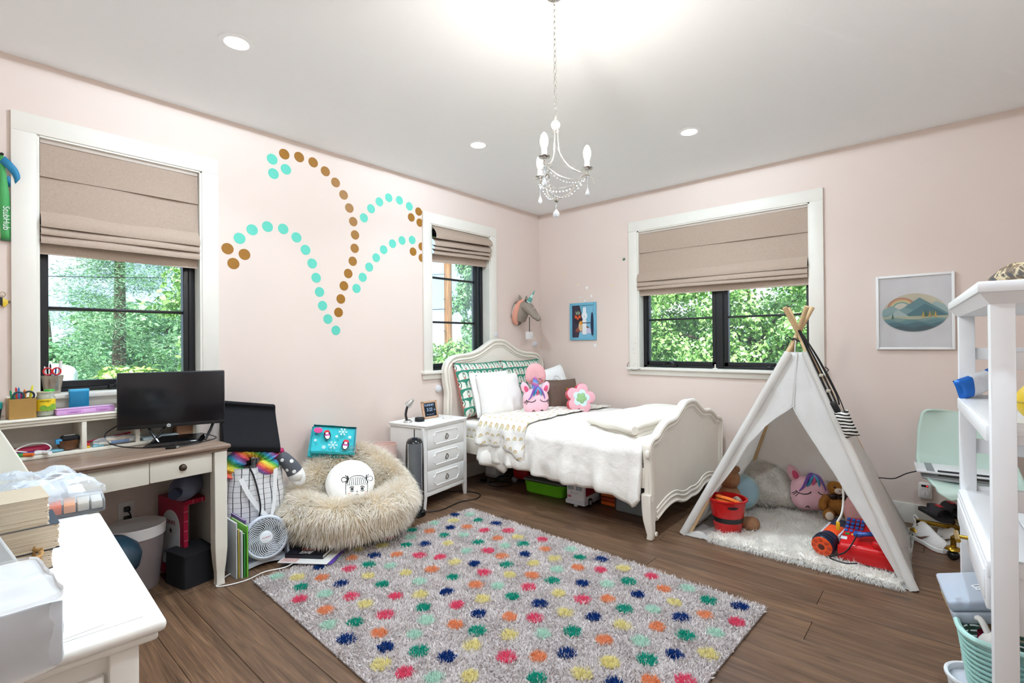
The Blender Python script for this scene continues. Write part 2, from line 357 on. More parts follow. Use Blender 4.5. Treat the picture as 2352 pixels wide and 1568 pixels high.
for x, z in ((-.71, 1.29), (-.735, 1.235), (-.72, 1.19), (-.715, 1.09), (-.73, 1.04+.03)):   # nail holes in the right window's casing
    B().cyl((x-.06, -.0215, z), (x-.06, -.0195, z), .003, n=8).build('nail_hole', C('#6a6560', .6), w3)
B().tube(bez([(-.83, -.012, 1.11), (-.862, -.02, 1.075), (-.83, -.04, 1.045), (-.77, -.052, 1.025), (-.71, -.05, 1.04), (-.67, -.02, 1.06), (-.6, .05, 1.063)]), .0022, 6).build('sensor_wire', C('#1a1a1c', .5), w3)
B().rbox(-.02, .02, -.02, .0, 1.0565, 1.066, .003).cyl((0, -.01, 1.066), (0, -.01, 1.1), .006, n=8).build('latch_peg', TRIM, w3)
B().tube(bez([(.835, -.01, 1.1), (.86, -.015, 1.075), (.84, -.02, 1.05)]), .003, 6).build('sensor_wire', C('#1a1a1c', .5), w3)
# roman blinds --------------------------------------------------------------
def linen(t):
    u, v = t.uv(); a = t.noise(1, 2, t.scl(420, 420, 60)); b = t.noise(1, 2, t.scl(70, 70, 520)); t.bump(a+b, .25, .002); return t.mix(a*.5+b*.5, '#a08b7b', '#c9b6a6')
LINEN = pmat('taupe_linen', linen, .9, spec=.15)
def blind(label, loc, rz, x0, x1, zt, zs, zb, skew=0, chain=True, bulge=(), back=None):
    t = thing('roman_blind', label, 'blind', loc, rz); zs = [zt]+list(zs)+[zb]; n = len(zs)-1
    B().rbox(x0, x1, .005, .045, zt-.02, zt+.004, .004).build('headrail', C('#cfc2b6', .6), t)
    for k in range(n):
        a, b = zs[k], zs[k+1]; h = a-b; short = h < .1; bd = bulge[k] if k < len(bulge) else (.034 if short else .012)
        if k == n-1: bd = .004
        y0 = .014+(.012 if k == n-1 else 0)-(.010 if short and k < n-1 else 0); ov = .016 if k < n-1 else 0
        def fn(u, v, a=a, b=b, bd=bd, y0=y0, ov=ov, k=k):
            x = x0+(x1-x0)*u; z = a+(b-ov-a)*min(1, v*1.12)+skew*(.5-u)*(1 if k else v); w = .004*sin(u*7+k*2)+.003*nz((x*3, k, 0)); bl = bd*(sin(min(1, v*1.12)*PI*.62)) 
            if v > .9: return (x, y0-bd*.93+(bd*.9)*(v-.9)/.1+w*0, z+.012*(v-.9)/.1)
            return (x, y0-bl+w, z)
        B().grid(fn, 40, 10).build('fold', LINEN, t, ang=60, fix=False)
    if chain:
        p = bez([(x1+.004, .02, zt-.1), (x1+.012, .0, zt-.5), (x1+.012, .0, 1.25), (x1+.012, .012, 1.2), (x1+.006, .02, 1.25), (x1+.006, .02, zt-.5)], 60)
        B().tube(p, lambda f: .0028 if int(f*300) % 2 else .0014, 5).build('bead_chain', C('#e8e6e2', .35), t)
    return t
c1 = sum(W1)/2; c2 = sum(W2)/2; c3 = sum(W3)/2
blind('taupe roman blind pulled half down in the window above the desk', (0, c1, 0), 90, -.362, .362, 2.386, [2.207, 2.01, 1.94, 1.9, 1.855], 1.787)
blind('small crumpled taupe roman blind gathered up in the window behind the bed', (0, c2, 0), 90, -.372, .372, 2.386, [2.29, 2.225, 2.19, 2.15], 2.07, skew=-.03, chain=False, bulge=(.075, .062, .05, .04))
blind('wide taupe roman blind over the double window behind the white tent', (c3, 0, 0), 0, -.742, .728, 2.386, [2.19, 1.983, 1.905, 1.858, 1.825], 1.752, skew=.012)
# downlights ----------------------------------------------------------------
def downlight(x, y, label):
    t = thing('recessed_light', label, 'ceiling light', (x, y, HC), 0, 'recessed ceiling lights')
    B().lathe([(.052, -.0005), (.055, -.006), (.078, -.005), (.082, -.0005)], 40).build('trim_ring', C('#f6f6f6', .5, var=0), t)
    B().lathe([(.052, -.002), (.048, -.008), (.03, -.012), (.0001, -.0135)], 32).build('dome_lens', glow('#fffaf2', 9), t)
    l = light('SPOT', 'downlight_lamp', (0, 0, 0), LAMP_W, LAMP_C, shadow_soft_size=.006, spot_size=math.radians(179), spot_blend=.006); l.parent = t; l.location = (0, 0, -.0165)
    l = light('AREA', 'downlight_beam', (0, 0, 0), BEAM_W, LAMP_C, shape='DISK', size=.09, spread=math.radians(130)); l.parent = t; l.location = (0, 0, -.024)
downlight(.944, -3.585, 'round recessed ceiling light nearest the desk window')
downlight(.929, -1.915, 'round recessed ceiling light above the nightstand')
downlight(2.184, -1.078, 'round recessed ceiling light in front of the double window')
downlight(2.25, -3.75, 'unseen recessed ceiling light added behind the camera over the dresser')  # lamp added out of view to brighten the room
downlight(3.5, -2.95, 'unseen recessed ceiling light added over the white shelving unit')  # extra unseen lamp, added to lift the right side
# ------------------------------------------------------------------ outside
GZ = -1.25
def grass(t): return t.mix(t.noise(3, 4), '#4d7a2e', '#86a84f')
struct(B().box(-60, 60, -40, 60, GZ-.2, GZ).build('ground', pmat('lawn', grass, .9), smooth=False))
def leafmat(name, a, b, c):
    def fn(t):
        q = t.xyz(v=t.attr('tint')['Color']); return t.ramp(q[1], (0, a), (.5, b), (1, c))
    return pmat(name, fn, .55, spec=.3)
def leaves(blobs, n, size, asp=.55, up=.4, needle=False):   # leaf blades scattered through ellipsoid clumps -> arrays
    vs = []; fs = []; cs = []; w = np.array([r[0]*r[1]+r[1]*r[2]+r[0]*r[2] for _, r in blobs]); w = w/w.sum(); k = 0
    for (c, r), q in zip(blobs, w):
        m = max(20, int(n*q)); d = unit(RNG.normal(0, 1, (m, 3))); rad = RNG.random(m)[:, None]**.33; p = np.array(c)+d*rad*np.array(r)*(1+.25*np.sin(7*d[:, [0]]+5*d[:, [1]])+RNG.normal(0, .07, (m, 1)))
        nrm = unit(d+RNG.normal(0, .6, (m, 3))+np.array([0, 0, up])); a = unit(np.cross(nrm, RNG.normal(0, 1, (m, 3)))); b = np.cross(nrm, a); s = size*(.6+.8*RNG.random((m, 1)))
        if needle: a = unit(d*np.array([1, 1, .3])+RNG.normal(0, .35, (m, 3))); b = unit(np.cross(a, RNG.normal(0, 1, (m, 3))))
        vs.append(np.stack([p-a*s, p+b*s*asp, p+a*s, p-b*s*asp], 1).reshape(-1, 3)); i = k+np.arange(m)[:, None]*4; fs.append(np.concatenate([i+np.array([0, 1, 2]), i+np.array([0, 2, 3])])); k += m*4
        t = np.zeros((m, 4, 4)); t[:, :, 1] = np.clip(RNG.random(m)*.75+.25*RNG.random(), 0, 1)[:, None]; t[..., 3] = 1; cs.append(t.reshape(-1, 4))
    return np.concatenate(vs), np.concatenate(fs), np.concatenate(cs)
BARK = C('#5b4a3c', .9, var=.3, sc=14, bump=.6, bs=20)
LEAF = {'oak': leafmat('oak_leaves', '#5d8a3c', '#97c06a', '#d2e8ac'), 'pine': leafmat('pine_needles', '#4c7858', '#7aa878', '#b4d0a0'), 'bush': leafmat('shrub_leaves', '#6c9a3a', '#a6c85c', '#dcea96'), 'dec': leafmat('tree_leaves', '#558c58', '#88b87c', '#c0e0a8')}
def tree(name, label, base, trunk, limbs, blobs, n, size, kind, cat='tree', **k):
    t = thing(name, label, cat, base); bb = V(base)
    b = B()
    if trunk: b.tube(bez([(0, 0, 0), (.1, .05, trunk[1]*.5), (0, 0, trunk[1])]), lambda f: trunk[0]*(1-.75*f), 9)
    for l in limbs: b.tube(bez([V(p)-bb for p in l]), lambda f: .09*(1-.75*f), 6)
    if b.v: b.build('trunk' if trunk else 'stems', BARK, t)
    v, f, c = leaves(blobs, n, size, **k); raw('foliage', v-np.array(base), f, LEAF[kind], t, c, smooth=False, kind='stuff'); return t
def pine():
    bl = []; X0, Y0 = -14, -1.35
    for k in range(52):
        z = -.2+7.5*(k/52); a = k*2.4; R = (3.1-.36*max(0, z-1))*(.65+.5*random.random())*(.6 if z < .7 else 1)*(.4 if sin(a) < 0 else 1)
        for q in (.45, .8, 1.05): bl.append(((X0+cos(a)*R*q*.8, Y0+sin(a)*R*q, z+.15*q*R), (.55, .6, .3)))
    tree('pine_tree', 'tall feathery pine tree outside the desk window', (X0, Y0, GZ), (.2, 9), [], bl, 56000, .055, 'pine', asp=.14, needle=True)
pine()
def blobset(c, r, n, s, flat=1): return [((c[0]+random.uniform(-1, 1)*r[0], c[1]+random.uniform(-1, 1)*r[1], c[2]+random.uniform(-1, 1)*r[2]), (s*random.uniform(.6, 1.2), s*random.uniform(.6, 1.2), s*random.uniform(.5, .9)*flat)) for _ in range(n)]
tree('flowering_shrub', 'yellow green rounded shrub beside the white vehicle outside', (-9, -2.2, GZ), None, [[(-9, -2.5, GZ), (-9, -2.5, .4)]], blobset((-9, -2.2, .2), (.4, .32, .55), 14, .36), 6000, .05, 'bush', 'shrub')
tree('flowering_shrub', 'pale flowering shrub just above the black monitor outside', (-8.6, -1.35, GZ), None, [[(-8.6, -1.35, GZ), (-8.6, -1.35, .2)]], blobset((-8.6, -1.3, .1), (.4, .5, .5), 12, .36), 5000, .05, 'bush', 'shrub')
tree('leafy_tree', 'bright green leafy tree at the right edge of the desk window', (-10, -.3, GZ), (.16, 4.5), [], blobset((-10, -.3, 2.6), (.6, .6, 1.7), 16, .6), 7000, .075, 'oak')
tree('distant_tree', 'hazy distant tree low at the left of the desk window', (-23, -1.9, GZ), (.2, 4), [], blobset((-23, -2.0, .55), (1.2, 1.9, .8), 20, .75), 9000, .11, 'dec')
tree('distant_tree', 'hedge of distant trees far behind the pine', (-27, 3, GZ), (.2, 4), [], blobset((-27, 3.6, 1.2), (1.5, 3.6, 1.6), 28, 1.3), 9000, .17, 'dec')
def van():
    t = thing('camper_van', 'white vehicle roof seen at the bottom left of the desk window', 'vehicle', (-11.2, -3.4, GZ+.06))
    b = B().rbox(-1.1, 1.1, -.9, .72, .4, 2.12, .2, 4); b.build('body', C('#f7f7f7', .3, var=.02), t)
    B().rbox(-.35, .35, .05, .35, 2.05, 2.13, .04, 3).build('roof_hatch', C('#d9dcdf', .4), t)
    for x in (-.7, .7):
        for y in (-.8, .52): B().cyl((x, y-.1, .32), (x, y+.1, .32), .32, n=20).build('wheel', BLK, t)
van()
def pole():
    t = thing('utility_pole', 'brown wooden utility pole outside the small window behind the bed', 'pole', (-12, 9.2, GZ))
    def pm(tt): a = tt.noise(1, 4, tt.scl(22, 22, 1.4)); tt.bump(a, .5, .02); return tt.ramp(a, (.3, '#6b4529'), (.55, '#a9754c'), (.75, '#c79a70'))
    B().cyl((0, 0, 0), (0, 0, 9.5), .17, .15, 20).build('post', pmat('pole_wood', pm, .9), t)
    for z in (3.1, 4.4): B().cyl((0, -.17, z), (0, -.24, z), .02, n=8).build('step_bolt', C('#9a9a98', .4, .8), t)
    B().rbox(-1.0, 1.0, -.06, .06, 8.3, 8.42, .01).build('crossarm', C('#8a6a4c', .8), t)
pole()
def wire(label, p, q, sag, r=.016): tag(B().tube([V(p).lerp(V(q), i/24)-V((0, 0, sag*4*(i/24)*(1-i/24))) for i in range(25)], r, 5).build('power_line', C('#1c1f22', .6)), label, 'cable')
wire('thin upper power line crossing the desk window view', (-12.5, -14, 2.5), (-12, 9.2, 4.2), .35, .010)
wire('thicker lower power line crossing the desk window view', (-11.5, -14, 2.15), (-12, 9.2, 2.75), .3, .014)
tree('poplar_tree', 'dark green tree standing right of the utility pole outside', (-16, 14.6, GZ), (.2, 5), [], blobset((-16, 14.6, 3.4), (.8, .55, 2.6), 26, .75), 9000, .1, 'dec')
tree('leafy_shrub', 'sunlit leafy shrub at the foot of the utility pole outside', (-8, 6, GZ), None, [[(-8, 6, GZ), (-8, 6, .8)]], blobset((-8, 6, .5), (.5, 1.4, .75), 26, .5), 14000, .06, 'oak', 'shrub')
def oak():
    b = (-.3, 9.2, GZ); lim = [[b, (-.4, 9.2, 1.0), (-1.4, 8.9, 2.4), (-2.6, 8.8, 3.4)], [b, (-.2, 9.2, .8), (.5, 9, 2.0), (1.4, 8.7, 2.7)], [b, (-.3, 9.2, 1.4), (-.3, 9, 3.8)], [(-.2, 9.2, .6), (.4, 8.8, 1.1), (1.3, 8.5, 1.3)], [(-.4, 9.2, .7), (-1.2, 8.8, 1.3), (-2.4, 8.6, 1.6)]]
    bl = blobset((-.7, 8.9, 1.3), (2.5, .9, 1.7), 90, .62)
    tree('oak_tree', 'large bright green oak tree filling the double window view', b, (.22, 3.2), lim, bl, 34000, .062, 'oak')
oak()
tree('distant_tree', 'soft green trees far behind the oak beyond the double window', (0, 24, GZ), (.2, 4), [], blobset((-1, 24, .6), (7, 1.5, 2.0), 30, 1.7), 8000, .16, 'dec')
# ------------------------------------------------------------------ shared shapes
def cushion(b, w, h, t, pinch=.06, nu=22, nv=18, wr=.006, sd=0, mi=0, M=None, sq=4):   # stuffed rectangular cushion in local x,z, thickness y
    def sf(sg):
        def fn(u, v):
            a = 2*u-1; c = 2*v-1; pr = max(0, (1-abs(a)**sq))*max(0, (1-abs(c)**sq)); y = sg*t/2*pr**.42
            x = a*w/2*(1-pinch*(1-c*c)*abs(a)); z = c*h/2*(1-pinch*(1-a*a)*abs(c)); q = wr*nz((x*9, z*9, sg), 1, sd)*(1 if pr > .01 else 0)+wr*1.4*nz((x*30+z*14, z*6, sg), 1, sd+3)*min(1, pr*3)
            return (x, y+sg*q, z)
        return fn
    b.grid(sf(-1), nu, nv, mi=mi, M=M); b.grid(sf(1), nu, nv, mi=mi, M=M); return b
def puff(b, R, t, n=48, m=8, mi=0, M=None, back=True, e=.5, wr=0, sd=0):   # stuffed shape from a polar outline R(angle); local x,z plane, thickness y
    for sg in ((-1, 1) if back else (-1,)):
        def fn(u, v, sg=sg):
            a = 2*PI*u; r = R(a)*v; y = sg*t/2*max(0, 1-v**2.6)**e; return (r*cos(a), y+(wr*nz((r*cos(a)*12, r*sin(a)*12, sg), 1, sd) if v < .97 else 0), r*sin(a))
        b.grid(fn, n, m, cu=True, mi=mi, M=M)
    return b
def depth_of(R, t, x, z, e=.5):
    r = math.hypot(x, z); v = min(1, r/R(math.atan2(z, x) % (2*PI))); return -t/2*max(0, 1-v**2.6)**e
def ink(b, R, t, pts, r=.0022, off=.001, n=5, mi=0, M=None):   # a line drawn on a puff
    b.tube([(x, depth_of(R, t, x, z)-off, z) for x, z in [(p[0], p[1]) for p in bez([(a, c, 0) for a, c in pts], 5)]], r, n, mi=mi, M=M); return b
def loopbox(b, pts, r, **k): return b.tube(bez(pts, 6), r, **k)
def bookm(name, label, cat, loc, rz, w, d, h, cover, group=None, up=False, rx=0, pages='#efe9dc'):   # book lying flat: w along x, d along y, h thick
    t = thing(name, label, cat, loc, rz, group, rx=rx); c = B(); c.box(-w/2, w/2, -d/2, d/2, 0, .002).box(-w/2, w/2, -d/2, d/2, h-.002, h).box(-w/2, -w/2+.002, -d/2, d/2, 0, h); c.build('cover', cover, t, smooth=False)
    B().box(-w/2+.003, w/2-.004, -d/2+.004, d/2-.004, .0022, h-.0022).build('pages', C(pages, .8), t, smooth=False); return t
CREAM = C('#e9e4d6', .42, var=.02); WHITE = C('#f3f1ed', .4, var=.015); BLACK = C('#101114', .35, var=.1); MATTBLK = C('#16161b', .8, var=.15)
def woodtop(t):
    a = t.noise(1, 5, t.scl(60, 2.2, 60), .6); b = t.noise(1, 3, t.scl(170, 5, 170)); t.bump(a, .1, .002); return t.ramp(a*.6+b*.4, (.3, '#5c4a3e'), (.46, '#866f5f'), (.6, '#a18a77'), (.75, '#b8a28e'))
WTOP = pmat('grey_oak_top', woodtop, .33)
# ------------------------------------------------------------------ desk
DR = 3.76
def dpt(x, y, z=0): c = cos(math.radians(DR)); s = sin(math.radians(DR)); return (.335+x*c-y*s, -4.107+x*s+y*c, z)
def dloc(X, Y): c = cos(math.radians(DR)); s = sin(math.radians(DR)); dx = X-.335; dy = Y+4.107; return dx*c+dy*s, -dx*s+dy*c
def desk():
    t = thing('desk', 'cream desk with grey wood top and open hutch under the window', 'desk', (.335, -4.107, 0), DR)
    B().rbox(-.28, .28, -.6, .6, .742, .764, .009, 3).rbox(-.28, .268, -.588, .588, .728, .742, .005).build('tabletop', WTOP, t)
    for x in (-.255, .232):
        for y in (-.57, .553):
            b = B(); pr = [(0, .022), (.03, .02), (.07, .021), (.12, .026), (.2, .031), (.728, .031)]
            for (z0, r0), (z1, r1) in zip(pr, pr[1:]):
                b.add([(x+sx*r, y+sy*r, z) for z, r in ((z0, r0), (z1, r1)) for sx, sy in ((-1, -1), (1, -1), (1, 1), (-1, 1))], [(0, 1, 5, 4), (1, 2, 6, 5), (2, 3, 7, 6), (3, 0, 4, 7)]+([(3, 2, 1, 0)] if z0 == 0 else [])+([(4, 5, 6, 7)] if z1 > .7 else []))
            b.build('leg', CREAM, t, bev=.003)
    B().rbox(.225, .245, -.54, .23, .62, .728, .002).build('front_apron', CREAM, t)
    d = B().rbox(.225, .247, .2325, .515, .622, .726, .003).build('drawer', CREAM, t)
    B().lathe([(.0, .022), (.009, .021), (.015, .016), (.013, .01), (.006, .006), (.008, 0)], 20, M=TR(.247, .375, .674, ry=90)).build('knob', C('#5a5046', .35, .9), d)
    B().lathe([(.0001, .0035), (.017, .003), (.018, 0)], 24, M=TR(.247, .375, .674, ry=90)).build('knob_plate', C('#6b5f50', .35, .9), d)
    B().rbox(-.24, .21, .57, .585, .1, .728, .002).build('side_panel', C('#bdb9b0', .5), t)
    B().rbox(-.24, .21, -.585, -.57, .1, .728, .002).build('side_panel', CREAM, t)
    B().rbox(-.275, -.262, -.58, .58, .6, .728, .002).build('back_rail', CREAM, t)
    h = B(); h.rbox(-.28, -.092, -.6, .6, .935, .948, .004).rbox(-.28, -.1, -.594, .594, .921, .935, .005).rbox(-.28, -.086, -.604, .604, .948, .96, .005, 3); h.build('hutch_top', CREAM, t)
    B().box(-.28, -.272, -.59, .59, .764, .921).build('hutch_back', C('#d8d3c8', .5), t, smooth=False)
    B().rbox(-.275, -.098, -.59, .59, .7645, .781, .002).build('hutch_floor', CREAM, t)
    for y in (-.58, -.27, .055, .28, .575): B().rbox(-.275, -.1, y-.01, y+.01, .781, .921, .002).build('hutch_divider', CREAM, t)
    return t
desk()
def on(x, y, z): X, Y, _ = dpt(x, y); return (X, Y, z)
ZH = .961; ZF = .782; ZD = .7645
def monitor():
    t = thing('computer_monitor', 'black widescreen computer monitor on the desk', 'monitor', (.322, -3.697, ZD), -18.5)
    b = B().rbox(-.03, 0, -.246, .246, .094, .396, .006).build('screen_housing', C('#1b1c20', .35), t)
    B().rbox(-.0005, .0015, -.24, .24, .112, .391, .001).build('screen', C('#070a12', .18, var=.05), t)
    B().rbox(-.0005, .002, -.245, .245, .094, .111, .001).build('bezel', C('#0a0b0d', .3), t)
    B().lathe([(.0001, .001), (.0095, .001), (.0095, 0)], 28, M=TR(.002, -.02, .103, ry=90)).build('badge', C('#d9dde0', .3, .3), t)
    text('hp', .013, C('#1a1d22', .4), t, TR(.0036, -.02, .1035, rx=90, rz=90), 'logo', shear=.25)
    text('—', .012, C('#5a5f66', .4), t, TR(.003, .22, .118, rx=90, rz=90), 'button_mark')
    for y0, y1 in ((-.13, -.06), (.2, .15)): B().tube([(.03, y1, .012), (-.01, (y0+y1)/2, .06), (-.03, y0, .125)], .007, 8).build('stand_strut', C('#0c0c0e', .2), t)
    B().tube([(.03, -.1, .012), (-.005, -.06, .06), (-.035, -.03, .11)], .006, 8).build('stand_strut', C('#0c0c0e', .2), t)
    b = B(); b.add([(.06, -.14, 0), (.06, .13, 0), (-.09, .15, 0), (-.09, -.08, 0), (.055, -.11, .018), (.055, .11, .018), (-.08, .14, .036), (-.08, -.06, .036)], [(3, 2, 1, 0), (4, 5, 6, 7), (0, 1, 5, 4), (1, 2, 6, 5), (2, 3, 7, 6), (3, 0, 4, 7)]); b.build('base', C('#0b0b0d', .12), t, bev=.004)
monitor()
CBL = C('#0e0e10', .45)
def cable(label, pts, r=.003, m=None, name='cable', n=10, plug=None):
    o = B().tube(bez(pts, n), r, 6).build(name, m or CBL); return tag(o, label, 'cable')
cable('black cable looping off the left side of the monitor onto the desk', [(.16, -3.9, .88), (.2, -3.97, .84), (.24, -3.95, .79), (.33, -3.86, .769), (.43, -3.72, .769), (.42, -3.6, .769), (.36, -3.5, .769), (.25, -3.48, .769), (.1, -3.5, .77)])
cable('black cord with a plug end lying before the monitor base', [(.4, -3.7, .7685), (.44, -3.75, .7685), (.46, -3.7, .7685), (.44, -3.62, .7685), (.46, -3.6, .775)], .0025)
o = B().rbox(-.012, .012, -.024, .024, 0, .014, .004).rbox(-.008, .008, .024, .036, .002, .012, .001, mi=1).build('cable_plug', [CBL, C('#c8cacc', .3, .9)]); o.location = (.47, -3.745, ZD); o.rotation_euler.z = -.5; tag(o, 'small black plug lying at the desk front edge', 'plug')
# items on the hutch --------------------------------------------------------
def pens(t, cx, cy, z, h, cols, spread, r=.004, lean=.2):
    for i, c in enumerate(cols):
        a = i*2.4; x = cx+cos(a)*spread*(.3+.7*((i*37) % 10)/10); y = cy+sin(a)*spread*(.3+.7*((i*53) % 10)/10); L = h*(.85+.3*((i*29) % 7)/7)
        tx = x+cos(a)*lean*L*.5; ty = y+sin(a)*lean*L*.5; k = B().cyl((x, y, z), (tx, ty, z+L), r, n=8); k.cyl((tx, ty, z+L), (tx+cos(a)*.002, ty+sin(a)*.002, z+L+.008), r, r*.3, 8)
        o = k.build('pen', C(c, .35)); yield o
def penbox():
    x, y = dloc(.165, -4.283); p = on(x, y, ZH); t = thing('pen_box', 'open gold card box full of pens on the hutch', 'box', p, DR); b = B(); w = .046; h = .095
    for s in (-1, 1): b.box(s*w-.0015, s*w+.0015, -w, w, 0, h); b.box(-w, w, s*w-.0015, s*w+.0015, 0, h)
    b.box(-w, w, -w, w, 0, .003).build('carton', C('#b08a4a', .45, .25, bump=.1), t)
    for i, o in enumerate(pens(t, 0, 0, .02, .115, ['#d63a8a', '#f0a43c', '#2f9a62', '#e8dc3a', '#2d79b8', '#cc3333', '#f3e33f', '#73c04a', '#7a4a2a', '#e8752a'], .034)):
        o.location = p; tag(o, f'{["magenta","orange","green","yellow","blue","red","lemon yellow","lime green","brown","dark orange"][i]} pen sticking out of the gold card box', 'pen', 'pens in the gold box')
    s = thing('scissors', 'teal and black handled scissors in the gold card box', 'scissors', p, DR)
    for dy, m in ((-.012, C('#1f4f5a', .4)), (.024, C('#24343c', .4))):
        B().tube([(.03+.002*cos(a), dy+.018*cos(a), .107+.02*sin(a)) for a in [2*PI*i/20 for i in range(20)]], .0045, 8, closed=True).build('finger_loop', m, s)
    B().box(.028, .031, -.004, .012, .02, .09).build('blade', C('#b9bec4', .25, .9), s, smooth=False)
penbox()
JARG = glassy('jar_glass', '#f2f4ea', .72, .05)
def jar():
    x, y = dloc(.17, -4.197); p = on(x, y, ZH); t = thing('glass_jar', 'glass jar with yellow fruit label and green cap on the hutch', 'jar', p, DR)
    B().lathe([(.0, .0), (.03, .0), (.0365, .006), (.037, .09), (.031, .103), (.031, .118), (.028, .118), (.028, .1), (.034, .088), (.034, .008), (.0, .005)], 36).build('glass', JARG, t)
    B().lathe([(.0, .006), (.033, .006), (.033, .025), (.0, .025)], 28).build('contents', C('#c9c4a2', .6, var=.3, sc=60), t)
    B().lathe([(.0376, .028), (.0376, .085)], 36).build('label_band', C('#f2cf1f', .45), t, fix=False)
    g = B()
    for a, z, r in ((-20, .042, .014), (12, .038, .012), (38, .045, .016)): g.lathe([(.0001, .0012), (r, .001), (r, 0)], 20, M=Matrix.Rotation(math.radians(a), 4, 'Z') @ TR(.0374, 0, z, ry=90))
    g.build('printed_fruit', C('#7fae3a', .5, var=.25, sc=90), t)
    text('NSWEET', .011, C('#1d1a12', .5), t, Matrix.Rotation(math.radians(-8), 4, 'Z') @ TR(.0379, 0, .075, rx=90, rz=90), 'label_lettering')
    B().lathe([(.0, .012), (.019, .012), (.021, .008), (.021, .0), (.0, 0)], 28, M=TR(-.002, .015, .1185)).build('cap', C('#35b23a', .35), t)
    B().lathe([(.0295, .117), (.033, .117), (.033, .121), (.0295, .121)], 32).build('rim', C('#d8cfae', .4), t)
jar()
def bluebox():
    t = thing('pencil_case', 'translucent blue upright stationery case behind the pink box', 'case', (.075, -4.058, ZH), DR); g = glassy('blue_plastic', '#39a7d8', .5, .2)
    B().rbox(-.014, .014, -.04, .04, 0, .112, .004).build('shell', g, t); B().rbox(-.015, .015, -.041, .041, .104, .118, .003).build('lid', C('#49b4e0', .3), t)
    for y, c, h in ((-.022, '#2a5fb0', .07), (0, '#35506e', .085), (.02, '#1c7c8c', .075)): B().cyl((0, y, .006), (0, y, h), .006, n=10).build('marker', C(c, .4), t)
bluebox()
def pinkbox():
    x, y = dloc(.178, -4.048); t = thing('long_pencil_box', 'long pink plastic pencil box lying on the hutch edge', 'box', on(x, y, ZH), DR+2); m = C('#d9a3dc', .35)
    B().rbox(-.03, .03, -.117, .117, 0, .026, .004).build('tray', m, t); B().rbox(-.031, .031, -.118, .118, .0265, .031, .003).build('lid', C('#e3b4e4', .35), t)
    for y in (-.05, .065): k = B().rbox(.0295, .032, y-.028, y+.028, .007, .022, .002).build('latch', C('#c78fcc', .35), t); B().rbox(.0315, .034, y-.015, y+.015, .009, .012, .001).build('latch_slot', C('#8f5f98', .5), k)
    B().rbox(.0295, .0325, -.015, .03, .006, .023, .002).build('clasp_panel', C('#e0aee2', .35), t)
pinkbox()
def tealtub():
    x, y = dloc(.17, -4.383); t = thing('plastic_tub', 'dark tub with a teal lid at the left end of the hutch', 'container', on(x, y, ZH), DR)
    B().lathe([(.0, 0), (.03, 0), (.036, .05), (.036, .052), (0, .052)], 28).build('tub', C('#2a3338', .3), t); B().lathe([(.0, .084), (.034, .084), (.038, .08), (.038, .0525), (0, .0525)], 28).build('lid', C('#2c9a94', .35), t)
    B().rbox(.033, .038, -.012, .012, .01, .035, .002).build('sticker', C('#d8792a', .5), t)
tealtub()
def pencup():
    p = (-.015, -4.152, 1.0565); t = thing('pencil_cup', 'silver faceted glass pencil cup on the window sill', 'cup', p)
    n = 8; b = B(); rb, rt, h = .032, .047, .095
    vs = [(rb*cos(2*PI*i/n), rb*sin(2*PI*i/n), 0) for i in range(n)]+[(rt*cos(2*PI*(i+.5)/n), rt*sin(2*PI*(i+.5)/n), h) for i in range(n)]
    b.add(vs, [f for i in range(n) for f in ((i, (i+1) % n, n+i), ((i+1) % n, n+(i+1) % n, n+i))]+[list(range(n))[::-1]]); b.build('facets', C('#b4a898', .22, .55, var=.25, sc=25), t, smooth=False)
    for i, o in enumerate(pens(t, 0, 0, .006, .14, ['#e9eef2', '#2b62b0', '#f2f2f0', '#dfe6ea', '#2a2c30'], .02, .0042, .22)): o.location = p; tag(o, ['white', 'blue', 'ivory', 'pale grey', 'black'][i]+' pen standing in the silver cup', 'pen', 'pens in the silver cup')
    s = thing('scissors', 'red handled scissors standing in the silver pencil cup', 'scissors', p)
    for dy in (-.021, .014): B().tube([(.028, dy+.016*cos(a), .118+.018*sin(a)) for a in [2*PI*i/20 for i in range(20)]], .0038, 8, closed=True).build('finger_loop', C('#d2232a', .35), s)
    B().box(.026, .0295, -.008, .002, .012, .1).build('blade', C('#b9bec4', .25, .9), s, smooth=False)
    k = B().tube([(.0, .02, .02), (.004, .03, .12), (.0, .034, .17)], .007, 8).build('brush', C('#efe6e2', .4)); k.location = p; tag(k, 'pale pink brush with dark tip in the silver cup', 'brush')
pencup()
